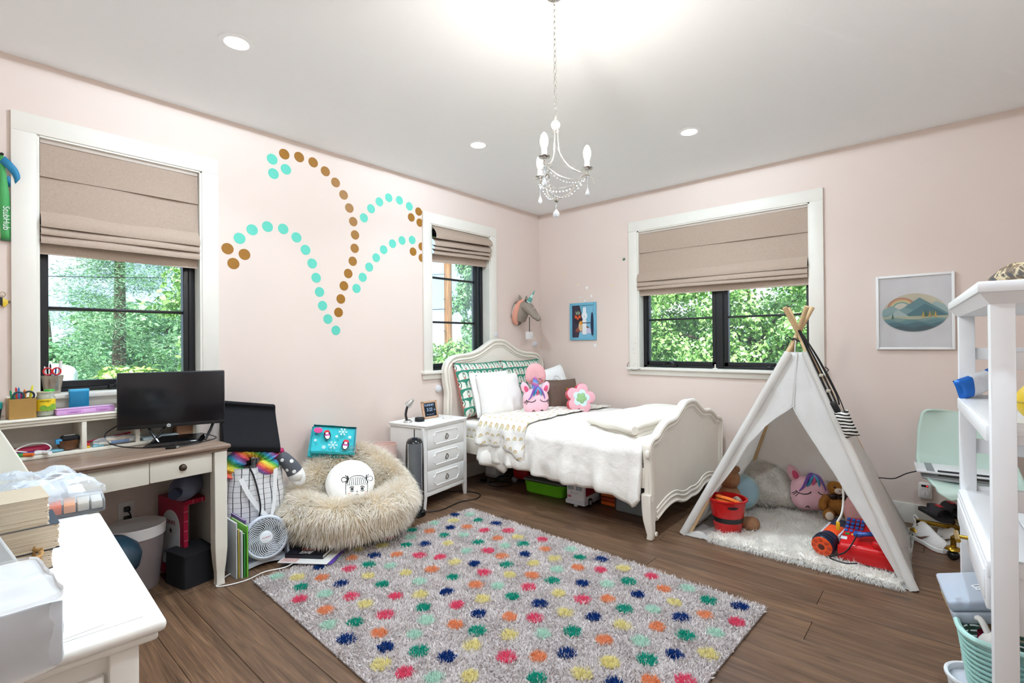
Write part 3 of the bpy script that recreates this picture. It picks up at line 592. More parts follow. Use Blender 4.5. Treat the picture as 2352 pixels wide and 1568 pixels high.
# items in the hutch bays -----------------------------------------------------
def bay():
    def P(X, Y, z=ZF): x, y = dloc(X, Y); return on(x, y, z)
    o = B().rbox(-.03, .03, -.07, .07, 0, .034, .015, 4).build('pouch', C('#b01c49', .5, bump=.2)); o.location = P(.16, -4.25); o.rotation_euler.z = .25; tag(o, 'crimson zip pouch in the left hutch bay', 'pouch')
    o = B().tube(bez([(.02, -.075, .004), (.035, -.05, .036), (.01, 0, .05), (.03, .05, .046), (.036, .068, .02), (.038, .03, .006), (.036, -.03, .02), (.03, -.08, .036)], 8), .003, 6).build('charging_cord', C('#e9e4e2', .4)); o.location = P(.175, -4.25); tag(o, 'white cord draped over the crimson pouch', 'cord')
    for k, (X, Y, c, cp, a, lb) in enumerate(((.215, -4.255, '#2e3f9a', '#f2f2f2', 70, 'navy marker with white cap beside the crimson pouch'), (.226, -4.212, '#e8e8ea', '#f5f5f5', 20, 'white capped marker lying end on in the hutch bay'), (.228, -4.292, '#3f9a4a', '#e6702a', 55, 'green marker with orange cap in the hutch bay'))):
        t = thing('marker_pen', lb, 'marker', P(X, Y, ZF+.0092), DR+a, 'markers in the hutch'); B().cyl((-.05, 0, 0), (.015, 0, 0), .0085, n=12).build('barrel', C(c, .4), t); B().cyl((.015, 0, 0), (.052, 0, 0), .009, n=12).build('cap', C(cp, .35), t)
    o = B().lathe([(0, .012), (.03, .011), (.036, .007), (.03, .001), (0, 0)], 28).build('tin', C('#7fb4c4', .3)); o.location = P(.195, -4.165); tag(o, 'flat pale blue round tin in the hutch', 'tin')
    t = thing('bowl', 'small brown wooden bowl in the left hutch bay', 'bowl', P(.18, -4.115)); B().lathe([(.0, .004), (.03, .003), (.042, .03), (.044, .05), (.041, .05), (.036, .028), (.0, .014)], 28).build('bowl_body', C('#6b4326', .4, var=.3, sc=30), t)
    t = thing('eyeglass_pouch', 'black pouch with white printing lying in the wooden bowl', 'pouch', P(.18, -4.108, ZF+.042)); B().rbox(-.03, .03, -.036, .036, 0, .03, .012, 3).build('fabric', MATTBLK, t); B().rbox(-.012, .012, -.022, .022, .0301, .0312, .0005).build('print', C('#d8d8d8', .6), t)
    o = B().rbox(-.014, .014, -.016, .016, 0, .024, .003).build('eraser', C('#3fa0d6', .4)); o.location = P(.192, -4.148, ZF+.036); tag(o, 'bright blue block leaning at the bowl edge', 'eraser')
    o = B().rbox(-.01, .01, -.009, .009, 0, .012, .002).rbox(-.01, .01, -.009, .009, .012, .024, .002, mi=1).build('toy_brick', [C('#e3b52e', .35), C('#c5352c', .35)]); o.location = P(.205, -4.043); tag(o, 'tiny yellow and red stacked toy brick', 'toy')
    o = B().rbox(-.012, .012, -.022, .022, 0, .012, .003).build('eraser', C('#8cc6d6', .4)); o.location = P(.2, -4.0); tag(o, 'small light blue eraser beside the toy brick', 'eraser')
    o = B().rbox(-.004, .004, -.13, .13, 0, .01, .002).build('ruler', C('#b21c3f', .35)); o.location = P(.14, -3.93, ZF+.03); o.rotation_euler = (.12, 0, DR/57); tag(o, 'long crimson ruler resting in the middle hutch bay', 'ruler')
    t = thing('supply_bag', 'clear plastic bag of glue sticks in the middle hutch bay', 'bag', P(.165, -3.92), DR)
    def fn(u, v): a = 2*PI*u; y = (v-.5)*.2; r = .035*(1-.6*abs(2*v-1)**3); return (.03+r*cos(a)*1.1, y, .024+r*.6*sin(a)+.004*nz((u*9, v*9, 0)))
    B().grid(fn, 20, 14, cu=True).build('film', glassy('clear_film', '#ffffff', .78, .1), t)
    for y, c, cc, z in ((-.03, '#ece7d8', '#f4f2ec', .012), (.02, '#2e7fc0', '#e9edf0', .012), (.0, '#caa772', '#b68d55', .03)): k = B().cyl((.035, y-.05, z), (.03, y+.03, z), .0085, n=12); k.cyl((.03, y+.03, z), (.028, y+.055, z), .009, n=12, mi=1); k.build('glue_stick', [C(c, .4), C(cc, .4)], t)
    o = B().rbox(-.055, .055, -.085, .085, 0, .012, .002).build('notebook', C('#cfe0e6', .5)); o.location = P(.14, -3.72); tag(o, 'pale blue notebook in the right hutch bay behind the monitor', 'notebook')
    o = B().rbox(-.045, .03, -.05, .05, 0, .09, .004).build('small_box', C('#a8785a', .6)); o.location = P(.12, -3.585, ZF); tag(o, 'brown small box at the right end of the hutch', 'box')
bay()
# under the desk --------------------------------------------------------------
def outlet():
    t = thing('wall_outlet', 'white wall outlet with two black plugs under the desk', 'outlet', (0, -3.846, .356)); B().rbox(.0005, .007, -.037, .037, -.06, .06, .003).build('cover_plate', C('#ece9e6', .4), t)
    for z in (.024, -.026): B().rbox(.007, .009, -.017, .017, z-.016, z+.016, .006).build('socket', C('#f2f0ee', .4), t)
    for z in (.022, -.03): k = B().rbox(.0095, .035, -.015, .015, z-.014, z+.014, .006, 3).build('plug', BLACK, t); B().tube(bez([(.03, 0, z-.005), (.055, .01, z-.03), (.05, .02, z-.12), (.06, .03+z*.3, z-.2), (.08, .05, -.352)]), .004, 6).build('cord', CBL, t)
outlet()
def bin_():
    t = thing('waste_bin', 'taupe waste bin with white rim under the desk', 'bin', (.215, -3.845, 0))
    B().lathe([(0, 0), (.1, 0), (.104, .01), (.127, .29), (.124, .29), (.1, .012), (0, .012)], 40).build('bucket', C('#8f8382', .5, var=.08), t)
    B().lathe([(.1245, .28), (.132, .28), (.136, .335), (.133, .338), (.129, .335)], 40).build('rim', C('#efebe8', .4), t)
bin_()
def pot():
    t = thing('lidded_jar', 'dark blue rounded jar with a flat lid beside the waste bin', 'jar', (.57, -4.06, 0)); m = C('#1c3340', .35, var=.2)
    B().lathe([(0, 0), (.06, 0), (.07, .1), (.1, .19), (.155, .26), (.165, .31), (.15, .355), (.11, .39), (.06, .4), (0, .4)], 40).build('body', m, t)
    B().lathe([(0, .425), (.05, .424), (.056, .418), (.05, .41), (.03, .4005)], 32).build('lid', C('#24404d', .3), t)
pot()
def diner():
    t = thing('toy_diner', 'red cardboard play diner with a white arched panel under the desk', 'toy house', (.33, -3.652, 0), 12); R_ = C('#a3163a', .45, var=.1); D_ = C('#6d2130', .6); w, d, h = .27, .2, .43
    B().box(-w, 0, 0, .003, 0, h).build('side_wall', R_, t, smooth=False); B().box(-w, 0, d-.003, d, 0, h).build('side_wall', R_, t, smooth=False)
    B().box(-w, -w+.003, 0, d, 0, h).build('back_wall', C('#3c3336', .8), t, smooth=False); B().box(-w, 0, 0, d, h, h+.004).build('roof', R_, t, smooth=False); B().box(-w, 0, 0, d, .004, .007).build('floor_board', D_, t, smooth=False)
    f = B(); f.box(-.004, .001, 0, .022, 0, h).box(-.004, .001, d-.012, d, 0, h).box(-.004, .001, 0, d, h-.02, h+.004).box(-.004, .001, 0, d, 0, .06); f.build('front_frame', C('#b81c40', .4), t, smooth=False)
    for k in range(1, 8): B().box(.0012, .0016, 0, .022, h*k/8-.001, h*k/8+.001).build('grout_line', C('#e8b8c0', .5), t, smooth=False)
    for k in range(1, 4): B().box(.0012, .0016, d*k/4-.001, d*k/4+.001, h-.02, h+.004).build('grout_line', C('#e8b8c0', .5), t, smooth=False)
    arch = [(-.22, .06), (-.04, .06), (-.04, .28)]+[(-.13+.09*cos(a), .28+.09*sin(a)) for a in [PI*i/16 for i in range(17)]]+[(-.22, .28)]
    b = B(); b.prism(arch, 0, .0015, M=Matrix(((1, 0, 0, 0), (0, 0, -1, -.0005), (0, 1, 0, 0), (0, 0, 0, 1)))); p = b.build('arched_panel', C('#d9dde0', .5), t, smooth=False)
    text('DINER', .034, C('#8d1f3a', .5), p, TR(-.13, -.0026, .3, rx=90), 'sign_lettering')
    st = [((.018 if i % 2 == 0 else .008)*cos(PI/2+i*PI/5), (.018 if i % 2 == 0 else .008)*sin(PI/2+i*PI/5)) for i in range(10)]
    B().prism(st, 0, .001, M=TR(-.13, -.0022, .255, rx=90)).build('star', C('#3c2430', .5), p, smooth=False)
    c = B().box(-.2, -.02, d-.004, d-.001, .12, .24).tube(bez([(-.02, d-.01, .26), (-.03, d-.012, .19), (-.008, d-.012, .13)]), .008, 8, mi=1); c.build('counter', [C('#c9b9b4', .6), C('#c2203c', .4)], t)
    return t
diner()
def waterbottle():
    t = thing('water_jug', 'clear smoky plastic water jug lying on the red play diner', 'bottle', (.245, -3.6, .436+.071), 55, ry=0); g = glassy('smoky_plastic', '#aab3cf', .55, .08); pr = [(.0, .0), (.05, .0), (.068, .015), (.07, .05), (.064, .07), (.07, .09), (.07, .16), (.063, .18), (.07, .2), (.066, .235), (.04, .27), (.024, .285), (.024, .31), (0, .31)]
    B().lathe(pr, 32, M=TR(0, .13, 0, rx=90)).build('bottle_body', g, t); B().lathe([(0, .035), (.028, .035), (.028, .0), (0, 0)], 24, M=TR(0, -.175, 0, rx=90)).build('cap', C('#2b2f45', .35), t)
waterbottle()
def blackbox():
    t = thing('fabric_box', 'black fabric storage box on the floor beside the desk leg', 'box', (.345, -3.6, 0), 12)
    def fn(u, v):
        a = 2*PI*u; c, s = cos(a), sin(a); q = (abs(c)**8+abs(s)**8)**(-1/8); return (.105*c*q*(1-.03*v+.01*nz((a, v*3, 0))), .115*s*q*(1-.02*v), .175*v)
    b = B().grid(fn, 64, 6, cu=True); b.build('sides', MATTBLK, t, ang=25)
    B().rbox(-.103, .103, -.112, .112, .166, .178, .005).build('lid_flap', C('#1c1c21', .85, bump=.3), t); B().box(-.1, .1, -.11, .11, .001, .004).build('base', MATTBLK, t)
blackbox()
def leanings():
    t = thing('picture_frame', 'purple framed picture leaning inside the desk side', 'picture', (.2, -3.508, 0), 0, rx=0)
    B().rbox(-.14, .14, -.012, 0, 0, .44, .003).build('frame', C('#b990cc', .45), t); k = B().box(-.12, .12, -.0135, -.0121, .02, .42).build('print', C('#8c62a8', .6), t, smooth=False)
    B().cyl((.05, -.0137, .1), (.05, -.0142, .1), .022, n=16).box(.045, .055, -.0145, -.0138, .1, .2).build('vase_motif', C('#4fb0b8', .5), k)
    for i, a in enumerate((60, 90, 120, 40, 140)): B().box(-.004, .004, -.0146, -.0139, 0, .06, M=TR(.05, 0, .2, ry=90-a)).build('flower_motif', C('#4a2270', .5), k, smooth=False)
    o = B().rbox(-.1, .1, -.008, 0, 0, .3, .002).build('slim_book', C('#8fc4c8', .5)); o.location = (.22, -3.492, 0); tag(o, 'light blue slim book standing against the desk side panel', 'book')
leanings()
# beside the desk ---------------------------------------------------------------
for i, (x, y, L, h, c, lb) in enumerate(((.42, -3.455, .24, .31, '#cfd3d6', 'grey binder standing next to the desk leg'), (.43, -3.443, .22, .27, '#c9b45a', 'mustard book standing next to the desk leg'), (.44, -3.432, .23, .26, '#e8e9ea', 'white book standing beside the desk leg'), (.46, -3.42, .2, .245, '#3f9b45', 'dark green thin book standing beside the desk leg'), (.445, -3.407, .24, .285, '#7ac943', 'bright lime book standing nearest the fan'), (.4, -3.394, .2, .3, '#7d5aa8', 'purple folder standing behind the fan'))):
    t = thing('standing_book', lb, 'book', (x, y, 0), 0, 'books standing by the desk leg'); B().box(-L/2, L/2, -.005, -.0035, 0, h).box(-L/2, L/2, .0035, .005, 0, h).box(L/2-.0015, L/2, -.005, .005, 0, h).build('cover', C(c, .5), t, smooth=False); B().box(-L/2+.003, L/2-.002, -.0034, .0034, .003, h-.003).build('pages', C('#efeadf', .8), t, smooth=False)
def tote():
    t = thing('tote_bag', 'white tote bag with black grid lines beside the desk', 'bag', (.2, -3.235, 0), -8)
    def gm(tt):
        u, v = tt.uv(); n = tt.noise(6, 2)*.5; a = ((u*26+n).fr()-.5).ab(); b = ((v*17+n*.6).fr()-.5).ab(); return tt.mix((a > .445).max((b > .465)*.75), '#e9e7e6', '#202024')
    m = pmat('grid_cloth', gm, .7)
    def fn(u, v):
        a = 2*PI*u; c, s = cos(a), sin(a); q = (abs(c)**3.2+abs(s)**3.2)**(-1/3.2); z = .55*v; k = 1+.1*sin(v*PI)+.05*nz((a*1.3, v*4, 0), 1, 2)+.03*nz((a*4, v*9, 0), 1, 5); return (.13*c*q*k, .158*s*q*k, z+(.012*nz((a, 0, 0), 1, 4) if v > .9 else 0))
    B().grid(fn, 72, 26, cu=True).build('sack', m, t, ang=70); B().lathe([(0, .01), (.12, .01), (.13, .004), (0, .004)], 24).build('bottom', C('#d9d7d6', .8), t)
    h = C('#f2f1f0', .6)
    for pts in ([(.148, -.1, .5), (.162, -.06, .4), (.172, .0, .3), (.178, .045, .245), (.172, .07, .27), (.162, .085, .38), (.148, .095, .53)],):
        P = bez(pts, 8); b = B(); vs = []; 
        for p in P: vs += [(p.x, p.y-.012, p.z-.006), (p.x, p.y+.012, p.z+.006)]
        b.add(vs, [(2*i, 2*i+2, 2*i+3, 2*i+1) for i in range(len(P)-1)]); b.build('handle', h, t); 
    B().tube(bez([(.142, -.05, .555), (.152, -.03, .5), (.17, -.01, .4), (.175, .0, .3), (.16, -.02, .2), (.16, -.03, .1)]), .005, 6).build('drawcord', BLACK, t)
tote()
def plush():
    t = thing('crochet_toy', 'rainbow crochet plush sticking out of the grid tote', 'toy', (.24, -3.34, .5), 0)
    def rb(tt): x, y, z = tt.xyz(); n = tt.noise(60, 2); tt.bump(n, .9, .01); return tt.ramp(((y*5+z*6)+tt.noise(5, 1)*.5).fr(), (0, '#e0457a'), (.2, '#f0803a'), (.38, '#ecd94a'), (.55, '#4fb04a'), (.75, '#2f8ec0'), (1, '#c860b0'))
    m = pmat('rainbow_yarn', rb, .85)
    b = B(); pts = bez([(-.02, -.03, 0), (.0, .0, .1), (.02, .06, .16), (.04, .14, .14), (.06, .18, .08)], 10); b.tube(pts, lambda f: .055+.006*sin(f*60), 16); b.build('body', m, t)
    b = B(); b.ball((.07, .15, .04), (.05, .07, .055), 16, 10); b.build('snout', m, t)
    for y, z in ((.2, .1), (.235, .12), (.23, .06), (.255, .085)): B().ball((.06, y, z), .024, 14, 10).build('bauble', C('#b52a62', .2, .3, var=.35, sc=120), t)
plush()
def gnome():
    t = thing('plush_stocking', 'grey polka dot stocking with white fluffy cuff on the grid tote', 'stocking', (.28, -3.1, .47), 0); g = C('#55575d', .8, bump=.2)
    P = bez([(-.06, -.07, .05), (-.03, -.04, .115), (.02, .0, .11), (.05, .045, .055), (.06, .07, .01)], 8); b = B().tube(P, lambda f: .032+.018*f, 18); b.build('sleeve', g, t)
    for k, (i, ang, r) in enumerate(((5, 10, .012), (10, 70, .013), (14, -20, .013), (18, 45, .012), (22, -5, .014), (25, 75, .012), (29, 30, .013), (12, 130, .012), (20, 110, .012))):
        i = min(i, len(P)-2); ax = (P[i+1]-P[i-1]).normalized(); d = V((.85, -.5, .25)); d = (d-ax*d.dot(ax)).normalized(); d = Matrix.Rotation(math.radians(ang-30), 3, ax) @ d; p = P[i]+d*(.032+.018*i/(len(P)-1)-.001)
        B().lathe([(.0001, .0025), (r*.8, .0015), (r, -.002)], 16, M=Matrix.Translation(p) @ d.to_track_quat('Z', 'Y').to_matrix().to_4x4()).build('spot', C('#f0efec', .8), t)
    c = B().tube([(.062+.05*cos(a)*.5-.0, .075+.052*cos(a)*.62, -.005+.052*sin(a)-.03*cos(a)) for a in [2*PI*i/24 for i in range(24)]], .02, 10, closed=True); c.ball((.062, .075, -.005), (.05, .045, .045), 14, 10); co = c.build('cuff', C('#f4f1ec', .9, bump=.6, bs=140), t)
gnome()
def lapdesk():
    t = thing('lap_cushion', 'black curved laptop cushion resting behind the monitor on the tote', 'cushion', (.2, -3.245, .66), -14)
    pr = [(-.1, .0), (.02, -.03), (.115, -.02), (.135, .0), (.132, .03), (.06, .11), (-.02, .2), (-.035, .235), (-.03, .258), (-.05, .27), (-.075, .262), (-.085, .235), (-.1, .15)]
    P = bez([(a, b, 0) for a, b in pr]+[(pr[0][0], pr[0][1], 0)], 4)[:-1]
    def fn(u, v): p = P[int(u*len(P)) % len(P)]; return (p[0]*(1-.0*v), -.17+.34*v, p[1]+.02*(v-.5))
    b = B(); n = len(P); b.add([(p.x, -.165, p.y+.03) for p in P]+[(p.x, .15, p.y-.02) for p in P], [list(range(n))[::-1], list(range(n, 2*n))]+[(i, (i+1) % n, n+(i+1) % n, n+i) for i in range(n)]); b.build('foam_shell', C('#151418', .75, var=.2, bump=.15, spec=.2), t, ang=35, bev=.008)
    B().box(-.06, .0, -.06, .0, -.12, -.01).build('foot_block', BLACK, t)
lapdesk()
# floor fan -------------------------------------------------------------------
def fan():
    t = thing('table_fan', 'white round table fan on the floor beside the bean bag', 'fan', (.44, -3.265, 0), -9); g = C('#c9ced8', .35, var=.03); gl = C('#e8eaee', .35, var=.02)
    H = TR(.02, 0, .158, ry=-14)
    def head(b, prof, n=48): return b.lathe(prof, n, M=H @ TR(ry=90))
    head(B(), [(.0, -.085), (.05, -.085), (.085, -.07), (.118, -.03), (.127, .01), (.125, .028), (.115, .036), (.107, .034), (.103, .02), (.1, -.03), (.0, -.035)]).build('housing', g, t)
    head(B(), [(.0, .03), (.02, .03), (.034, .027), (.037, .02), (.037, .012), (0, .012)]).build('hub_cap', gl, t)
    text('Honeywell', .0105, C('#c23340', .5), t, H @ TR(.0305, 0, 0, rx=90, rz=90) @ TR(rz=8), 'hub_lettering')
    for i in range(34):
        a = 2*PI*i/34; pts = [(.02-.0*k, (.034+(.104-.034)*k)*cos(a+k*k*.75), (.034+(.104-.034)*k)*sin(a+k*k*.75)) for k in [j/7 for j in range(8)]]; pts = [(.022+.012*sin(k/7*PI*.6), p[1], p[2]) for k, p in enumerate(pts)]
        B().tube(pts, .0021, 5, M=H).build('grille_rib', gl, t)
    for i in range(3):
        a = 2*PI*i/3; b = B().grid(lambda u, v, a=a: ((-.012+.02*(v-.5)*(1 if u < 2 else 1)), (.03+.06*u)*cos(a+(v-.5)*1.3), (.03+.06*u)*sin(a+(v-.5)*1.3)), 5, 6, M=H); b.build('blade', C('#3b4048', .4), t)
    for s in (-1, 1):
        b = B(); b.prism([(-.05, 0), (.065, 0), (.05, .02), (.028, .06), (.02, .15), (.0, .165), (-.02, .15), (-.03, .05)], 0, .014, M=Matrix(((1, 0, 0, 0), (0, 0, 1, s*.128-.007), (0, 1, 0, 0), (0, 0, 0, 1)))); b.build('stand_arm', g, t, bev=.004); B().cyl((.0, s*.118, .155), (.0, s*.138, .155), .016, n=20).build('pivot_knob', g, t)
    b = B(); b.grid(lambda u, v: ((-.05+.125*v)*(1-.25*(1-(2*u-1)**2)*v), -.135+.27*u, .016+.032*(1-(2*u-1)**2)), 20, 4); b.grid(lambda u, v: ((-.05+.125*v)*(1-.25*(1-(2*u-1)**2)*v), -.135+.27*u, .0+.02*(1-(2*u-1)**2)), 20, 4); b.grid(lambda u, v: ((.075)*(1-.25*(1-(2*u-1)**2)), -.135+.27*u, (0+.02*(1-(2*u-1)**2))*(1-v)+(.016+.032*(1-(2*u-1)**2))*v), 20, 2); b.build('base', g, t)
    return t
fan()
cable('white fan cord trailing across the floor and around the desk leg', [(.4, -3.1, .006), (.55, -3.1, .006), (.63, -3.16, .026), (.66, -3.24, .026), (.63, -3.34, .026), (.61, -3.42, .006), (.6, -3.5, .006), (.57, -3.56, .006), (.53, -3.55, .006), (.49, -3.51, .006), (.42, -3.4, .006)], .0035, C('#e9e6e2', .45))
# journal and magazine ----------------------------------------------------------
o = B().rbox(-.15, .15, -.105, .105, 0, .0025, .0008).build('purple_folder', C('#5a3d9e', .5)); o.location = (.652, -3.058, .0265); o.rotation_euler.z = math.radians(38); tag(o, 'purple folder under the magazine on the rug corner', 'folder')
t = thing('magazine', 'white magazine under the journal on the rug corner', 'magazine', (.638, -3.075, .0295), 36); B().rbox(-.15, .15, -.107, .107, 0, .006, .002).build('leaves', C('#eceae6', .5), t); B().box(-.14, -.04, -.1, .1, .0061, .0064).build('printed_panel', C('#dcb6b0', .5, var=.2, sc=40), t, smooth=False)
t = bookm('journal', 'black hardback journal with big lettering on the magazine', 'book', (.605, -3.06, .0365), 126, .165, .235, .022, C('#10121f', .4))
for s, sz, c, y, x in (('BIG', .048, '#e9e7e4', .0, -.045), ('LIFE', .05, '#e0403e', 0, .0), ('journal', .03, '#2fb6b0', 0, .043)): text(s, sz, C(c, .5), t, TR(x, y, .0224, rz=90), 'cover_lettering', shear=.12, thick=.0006)
B().tube(bez([(-.02, .118, .012), (.02, .15, .006), (.05, .18, .0), (.06, .2, -.004)]), .0022, 5).build('ribbon', C('#8a1f3a', .6), t)
# ------------------------------------------------------------------ rug
DOTS = '''n53,221 m132,137 m79,426 y138,300 t267,175 n408,135 t72,613 o174,541 n230,405 o304,315 p442,279 p567,169 p63,791 m166,694 t307,520 m398,427 o611,315 y695,211 p839,133 y152,899 t258,787 n329,690 y434,592 t562,448 m728,367 t793,270 m605,583 p704,495 o949,236 m1068,130 y95,1026 n243,1011 o332,907 p443,820 p557,752 o820,488 n905,376 y676,737 n777,670 t923,555 y1026,434 y1080,304 t1179,191 n1289,123 o178,1119 t329,1097 m438,1021 o651,885 o1249,305 m1174,404 p1361,242 m104,1198 n152,1309 p299,1202 y579,1010 p900,710 y1024,633 o1118,551 y455,1173 m718,1017 t815,867 o969,835 m1066,764 t1242,526 n1378,439 m1480,361 m87,1522 y180,1449 o287,1357 n429,1319 t596,1172 p1193,666 t306,1483 m471,1430 n917,991 y839,1099 y1350,608 p595,1349 p759,1196 y1104,909 t1198,793 p1474,576 p426,1541 y715,1338 p1052,1036 n1344,752 o1565,486 o620,1498 t952,1160 p871,1326 n1191,1016 y1486,729 o1316,937 p1410,865 n1607,668 m1053,1220 o1179,1152 m751,1546 t825,1455 t1289,1115 o980,1425 y1417,1042 m1520,933 t1604,832 m1107,1327 n915,1550 o1741,790 y1352,1204 n1092,1464 t1218,1382 n1333,1326 p1513,1159 o1607,1070 n1680,975 y1837,905 y1178,1538 p1290,1500 y1801,1033 y1492,1341 m1398,1440 t1692,1176 y1445,137 p1609,120 t1547,257 o1724,203 m1812,115 n1652,346 t1939,160 y1823,293 t1675,510 m1776,423 n2071,113 o1979,304 n1909,396 p2110,263 y1739,638 o1861,543 t1985,519 m2072,413 m1862,693 n2008,682 y2109,582 y1848,903 t1943,785 o2016,893 p2112,804 n1921,997'''
def rug():
    t = thing('area_rug', 'grey shag rug with multicoloured dots in the middle of the floor', 'rug', (.70, -1.79, .0005), -2.4); Wd, Ht = (.025, 2.17), (.03, 1.625)
    def rc(tt): n = tt.noise(9, 3); f = tt.noise(150, 2); tt.bump(f, 1, .01); return tt.mix(n*.5+f*.5, '#a89c9a', '#cfc4c2')
    B().rbox(Wd[0], Wd[1], -Ht[1], -Ht[0], 0, .012, .004).build('backing', pmat('rug_base', rc, .95, spec=.1), t)
    def pm(tt):
        q = tt.xyz(v=tt.attr('tint')['Color']); n = tt.noise(2.2, 3); return tt.mix(q[1]*.55+n*.45, tt.mix(q[0], '#c0b5b2', '#dfd5d1'), tt.mix(q[0], '#d2c8c5', '#f0e8e4'))
    pile = pmat('rug_pile', pm, .95, spec=.08)
    D = []
    for s in DOTS.split(): c = s[0]; x, y = s[1:].split(','); D.append((c, int(x)/1000, -int(y)/1000))
    n = 95000; P = np.zeros((n, 3)); P[:, 0] = RNG.uniform(Wd[0], Wd[1], n); P[:, 1] = -RNG.uniform(Ht[0], Ht[1], n); P[:, 2] = .010
    keep = np.ones(n, bool)
    for c, x, y in D: keep &= ((P[:, 0]-x)**2+(P[:, 1]-y)**2) > .029**2
    P = P[keep]; k = np.sin(P[:, 0]*23+3*np.sin(P[:, 1]*17))*.35; k2 = np.cos(P[:, 1]*19+2*np.sin(P[:, 0]*13))*.35
    N = np.stack([k, k2, np.ones(len(P))], 1); fur('pile', P, unit(N), .019, .0048, (0, 0, -.12), pile, t, jit=.42)
    cols = {'n': '#1d4790', 'm': '#d2f0e0', 'y': '#fdeeb0', 't': '#27b49a', 'o': '#ffae80', 'p': '#fb6a8c'}; ms = {}
    for c, h in cols.items():
        q = [int(h[i:i+2], 16) for i in (1, 3, 5)]; lo = '#%02x%02x%02x' % tuple(int(v*.82) for v in q); hi = '#%02x%02x%02x' % tuple(min(255, int(v*1.06)) for v in q)
        m = furmat('dot_'+c, lo, h, hi, .95)
        for k in range(2):
            nn = 260; r = .033*np.sqrt(RNG.random(nn))*(1+.12*k); a = RNG.random(nn)*2*PI; PP = np.stack([r*np.cos(a), r*np.sin(a), np.full(nn, .009)], 1); NN = unit(np.stack([r*np.cos(a)*8, r*np.sin(a)*8, np.ones(nn)], 1))
            ms[c+str(k)] = fur('dot', PP, NN, .0205, .0052, (0, 0, -.1), m, t, jit=.36, kind=None)
    used = set()
    for i, (c, x, y) in enumerate(D):
        k = c+str(i % 2); o = ms[k] if k not in used else ms[k].copy()
        if k in used: COL.objects.link(o)
        used.add(k); o.location = (x, y, 0); o.rotation_euler.z = i*1.7
    for k in ms:
        if k not in used: bpy.data.objects.remove(ms[k])
rug()
# ------------------------------------------------------------------ bean bag with its cushion and blanket
BBC = (.475, -2.715)
def beanbag():
    t = thing('bean_bag_chair', 'cream shaggy faux fur bean bag chair against the wall', 'bean bag', (BBC[0], BBC[1], 0))
    def surf(u, v):
        a = 2*PI*u; c, s = cos(a), sin(a); bk = max(0, cos(a-math.radians(150)))**1.2; h = .325+.215*bk
        pr = [(0, .002), (.2, .002), (.275, .035), (.385, .13), (.428, .25+.1*bk), (.388, h-.03), (.34, h), (.27, h-.02), (.2, h*.8), (.12, .235), (0, .22)]
        f = v*(len(pr)-1); i = min(int(f), len(pr)-2); k = f-i; k = k*k*(3-2*k)*.5+k*.5; r = pr[i][0]*(1-k)+pr[i+1][0]*k; z = pr[i][1]*(1-k)+pr[i+1][1]*k
        r *= 1+.05*nz((c*1.5, s*1.5, v*3), 1, 3); x = r*c*(.98 if c > 0 else .97); y = r*s*1.03; return V((x, y, max(.002, z+.012*nz((x*5, y*5, 0), 1, 4)*(1 if v > .3 else 0))))
    B().grid(surf, 60, 36, cu=True).build('seat_sack', C('#eedcbc', .95, var=.15, bump=.6, bs=90), t)
    n = 52000; U = RNG.random(n); Vv = .16+.84*RNG.random(n)**.82; P = np.zeros((n, 3)); N = np.zeros((n, 3)); e = .004
    G = 120; H = 90; T_ = np.array([[surf(i/G, j/H) for i in range(G+1)] for j in range(H+1)])
    du = np.gradient(T_, axis=1); dv = np.gradient(T_, axis=0); NN = np.cross(du, dv); NN = unit(NN)
    fi = U*G; fj = Vv*H; i0 = np.minimum(fi.astype(int), G-1); j0 = np.minimum(fj.astype(int), H-1); a = (fi-i0)[:, None]; b = (fj-j0)[:, None]
    bl = lambda A: A[j0, i0]*(1-a)*(1-b)+A[j0, i0+1]*a*(1-b)+A[j0+1, i0]*(1-a)*b+A[j0+1, i0+1]*a*b
    P = bl(T_); N = unit(bl(NN)); ctr = P-np.array([0, 0, .2]); N = np.where((np.sum(N*np.array([0, 0, 1]), 1) < -.2)[:, None] & (P[:, 2:3] > .3), -N, N)
    rr = np.hypot(P[:, 0], P[:, 1]); out = rr > .36; N[out] = np.where(np.sum(N[out]*np.stack([P[out, 0], P[out, 1], 0*P[out, 0]], 1), 1)[:, None] < 0, -N[out], N[out]); inn = ~out; N[inn] = np.where(N[inn, 2:3] < 0, -N[inn], N[inn])
    cl = np.stack([np.sin(P[:, 0]*31+P[:, 2]*17), np.sin(P[:, 1]*29+P[:, 2]*23), 0*P[:, 0]], 1)*.35
    bend = np.where(out[:, None], np.array([0, 0, -1.0]), np.array([0.15, -.1, -.35]))+cl
    m = furmat('cream_fur', '#f6e6c8', '#fcf2e2', '#ffffff'); fur('fur', P, unit(N+cl*.4), np.clip(.025+P[:, 2]*.3, .03, .07), .0036, bend, m, t, jit=.26)
beanbag()
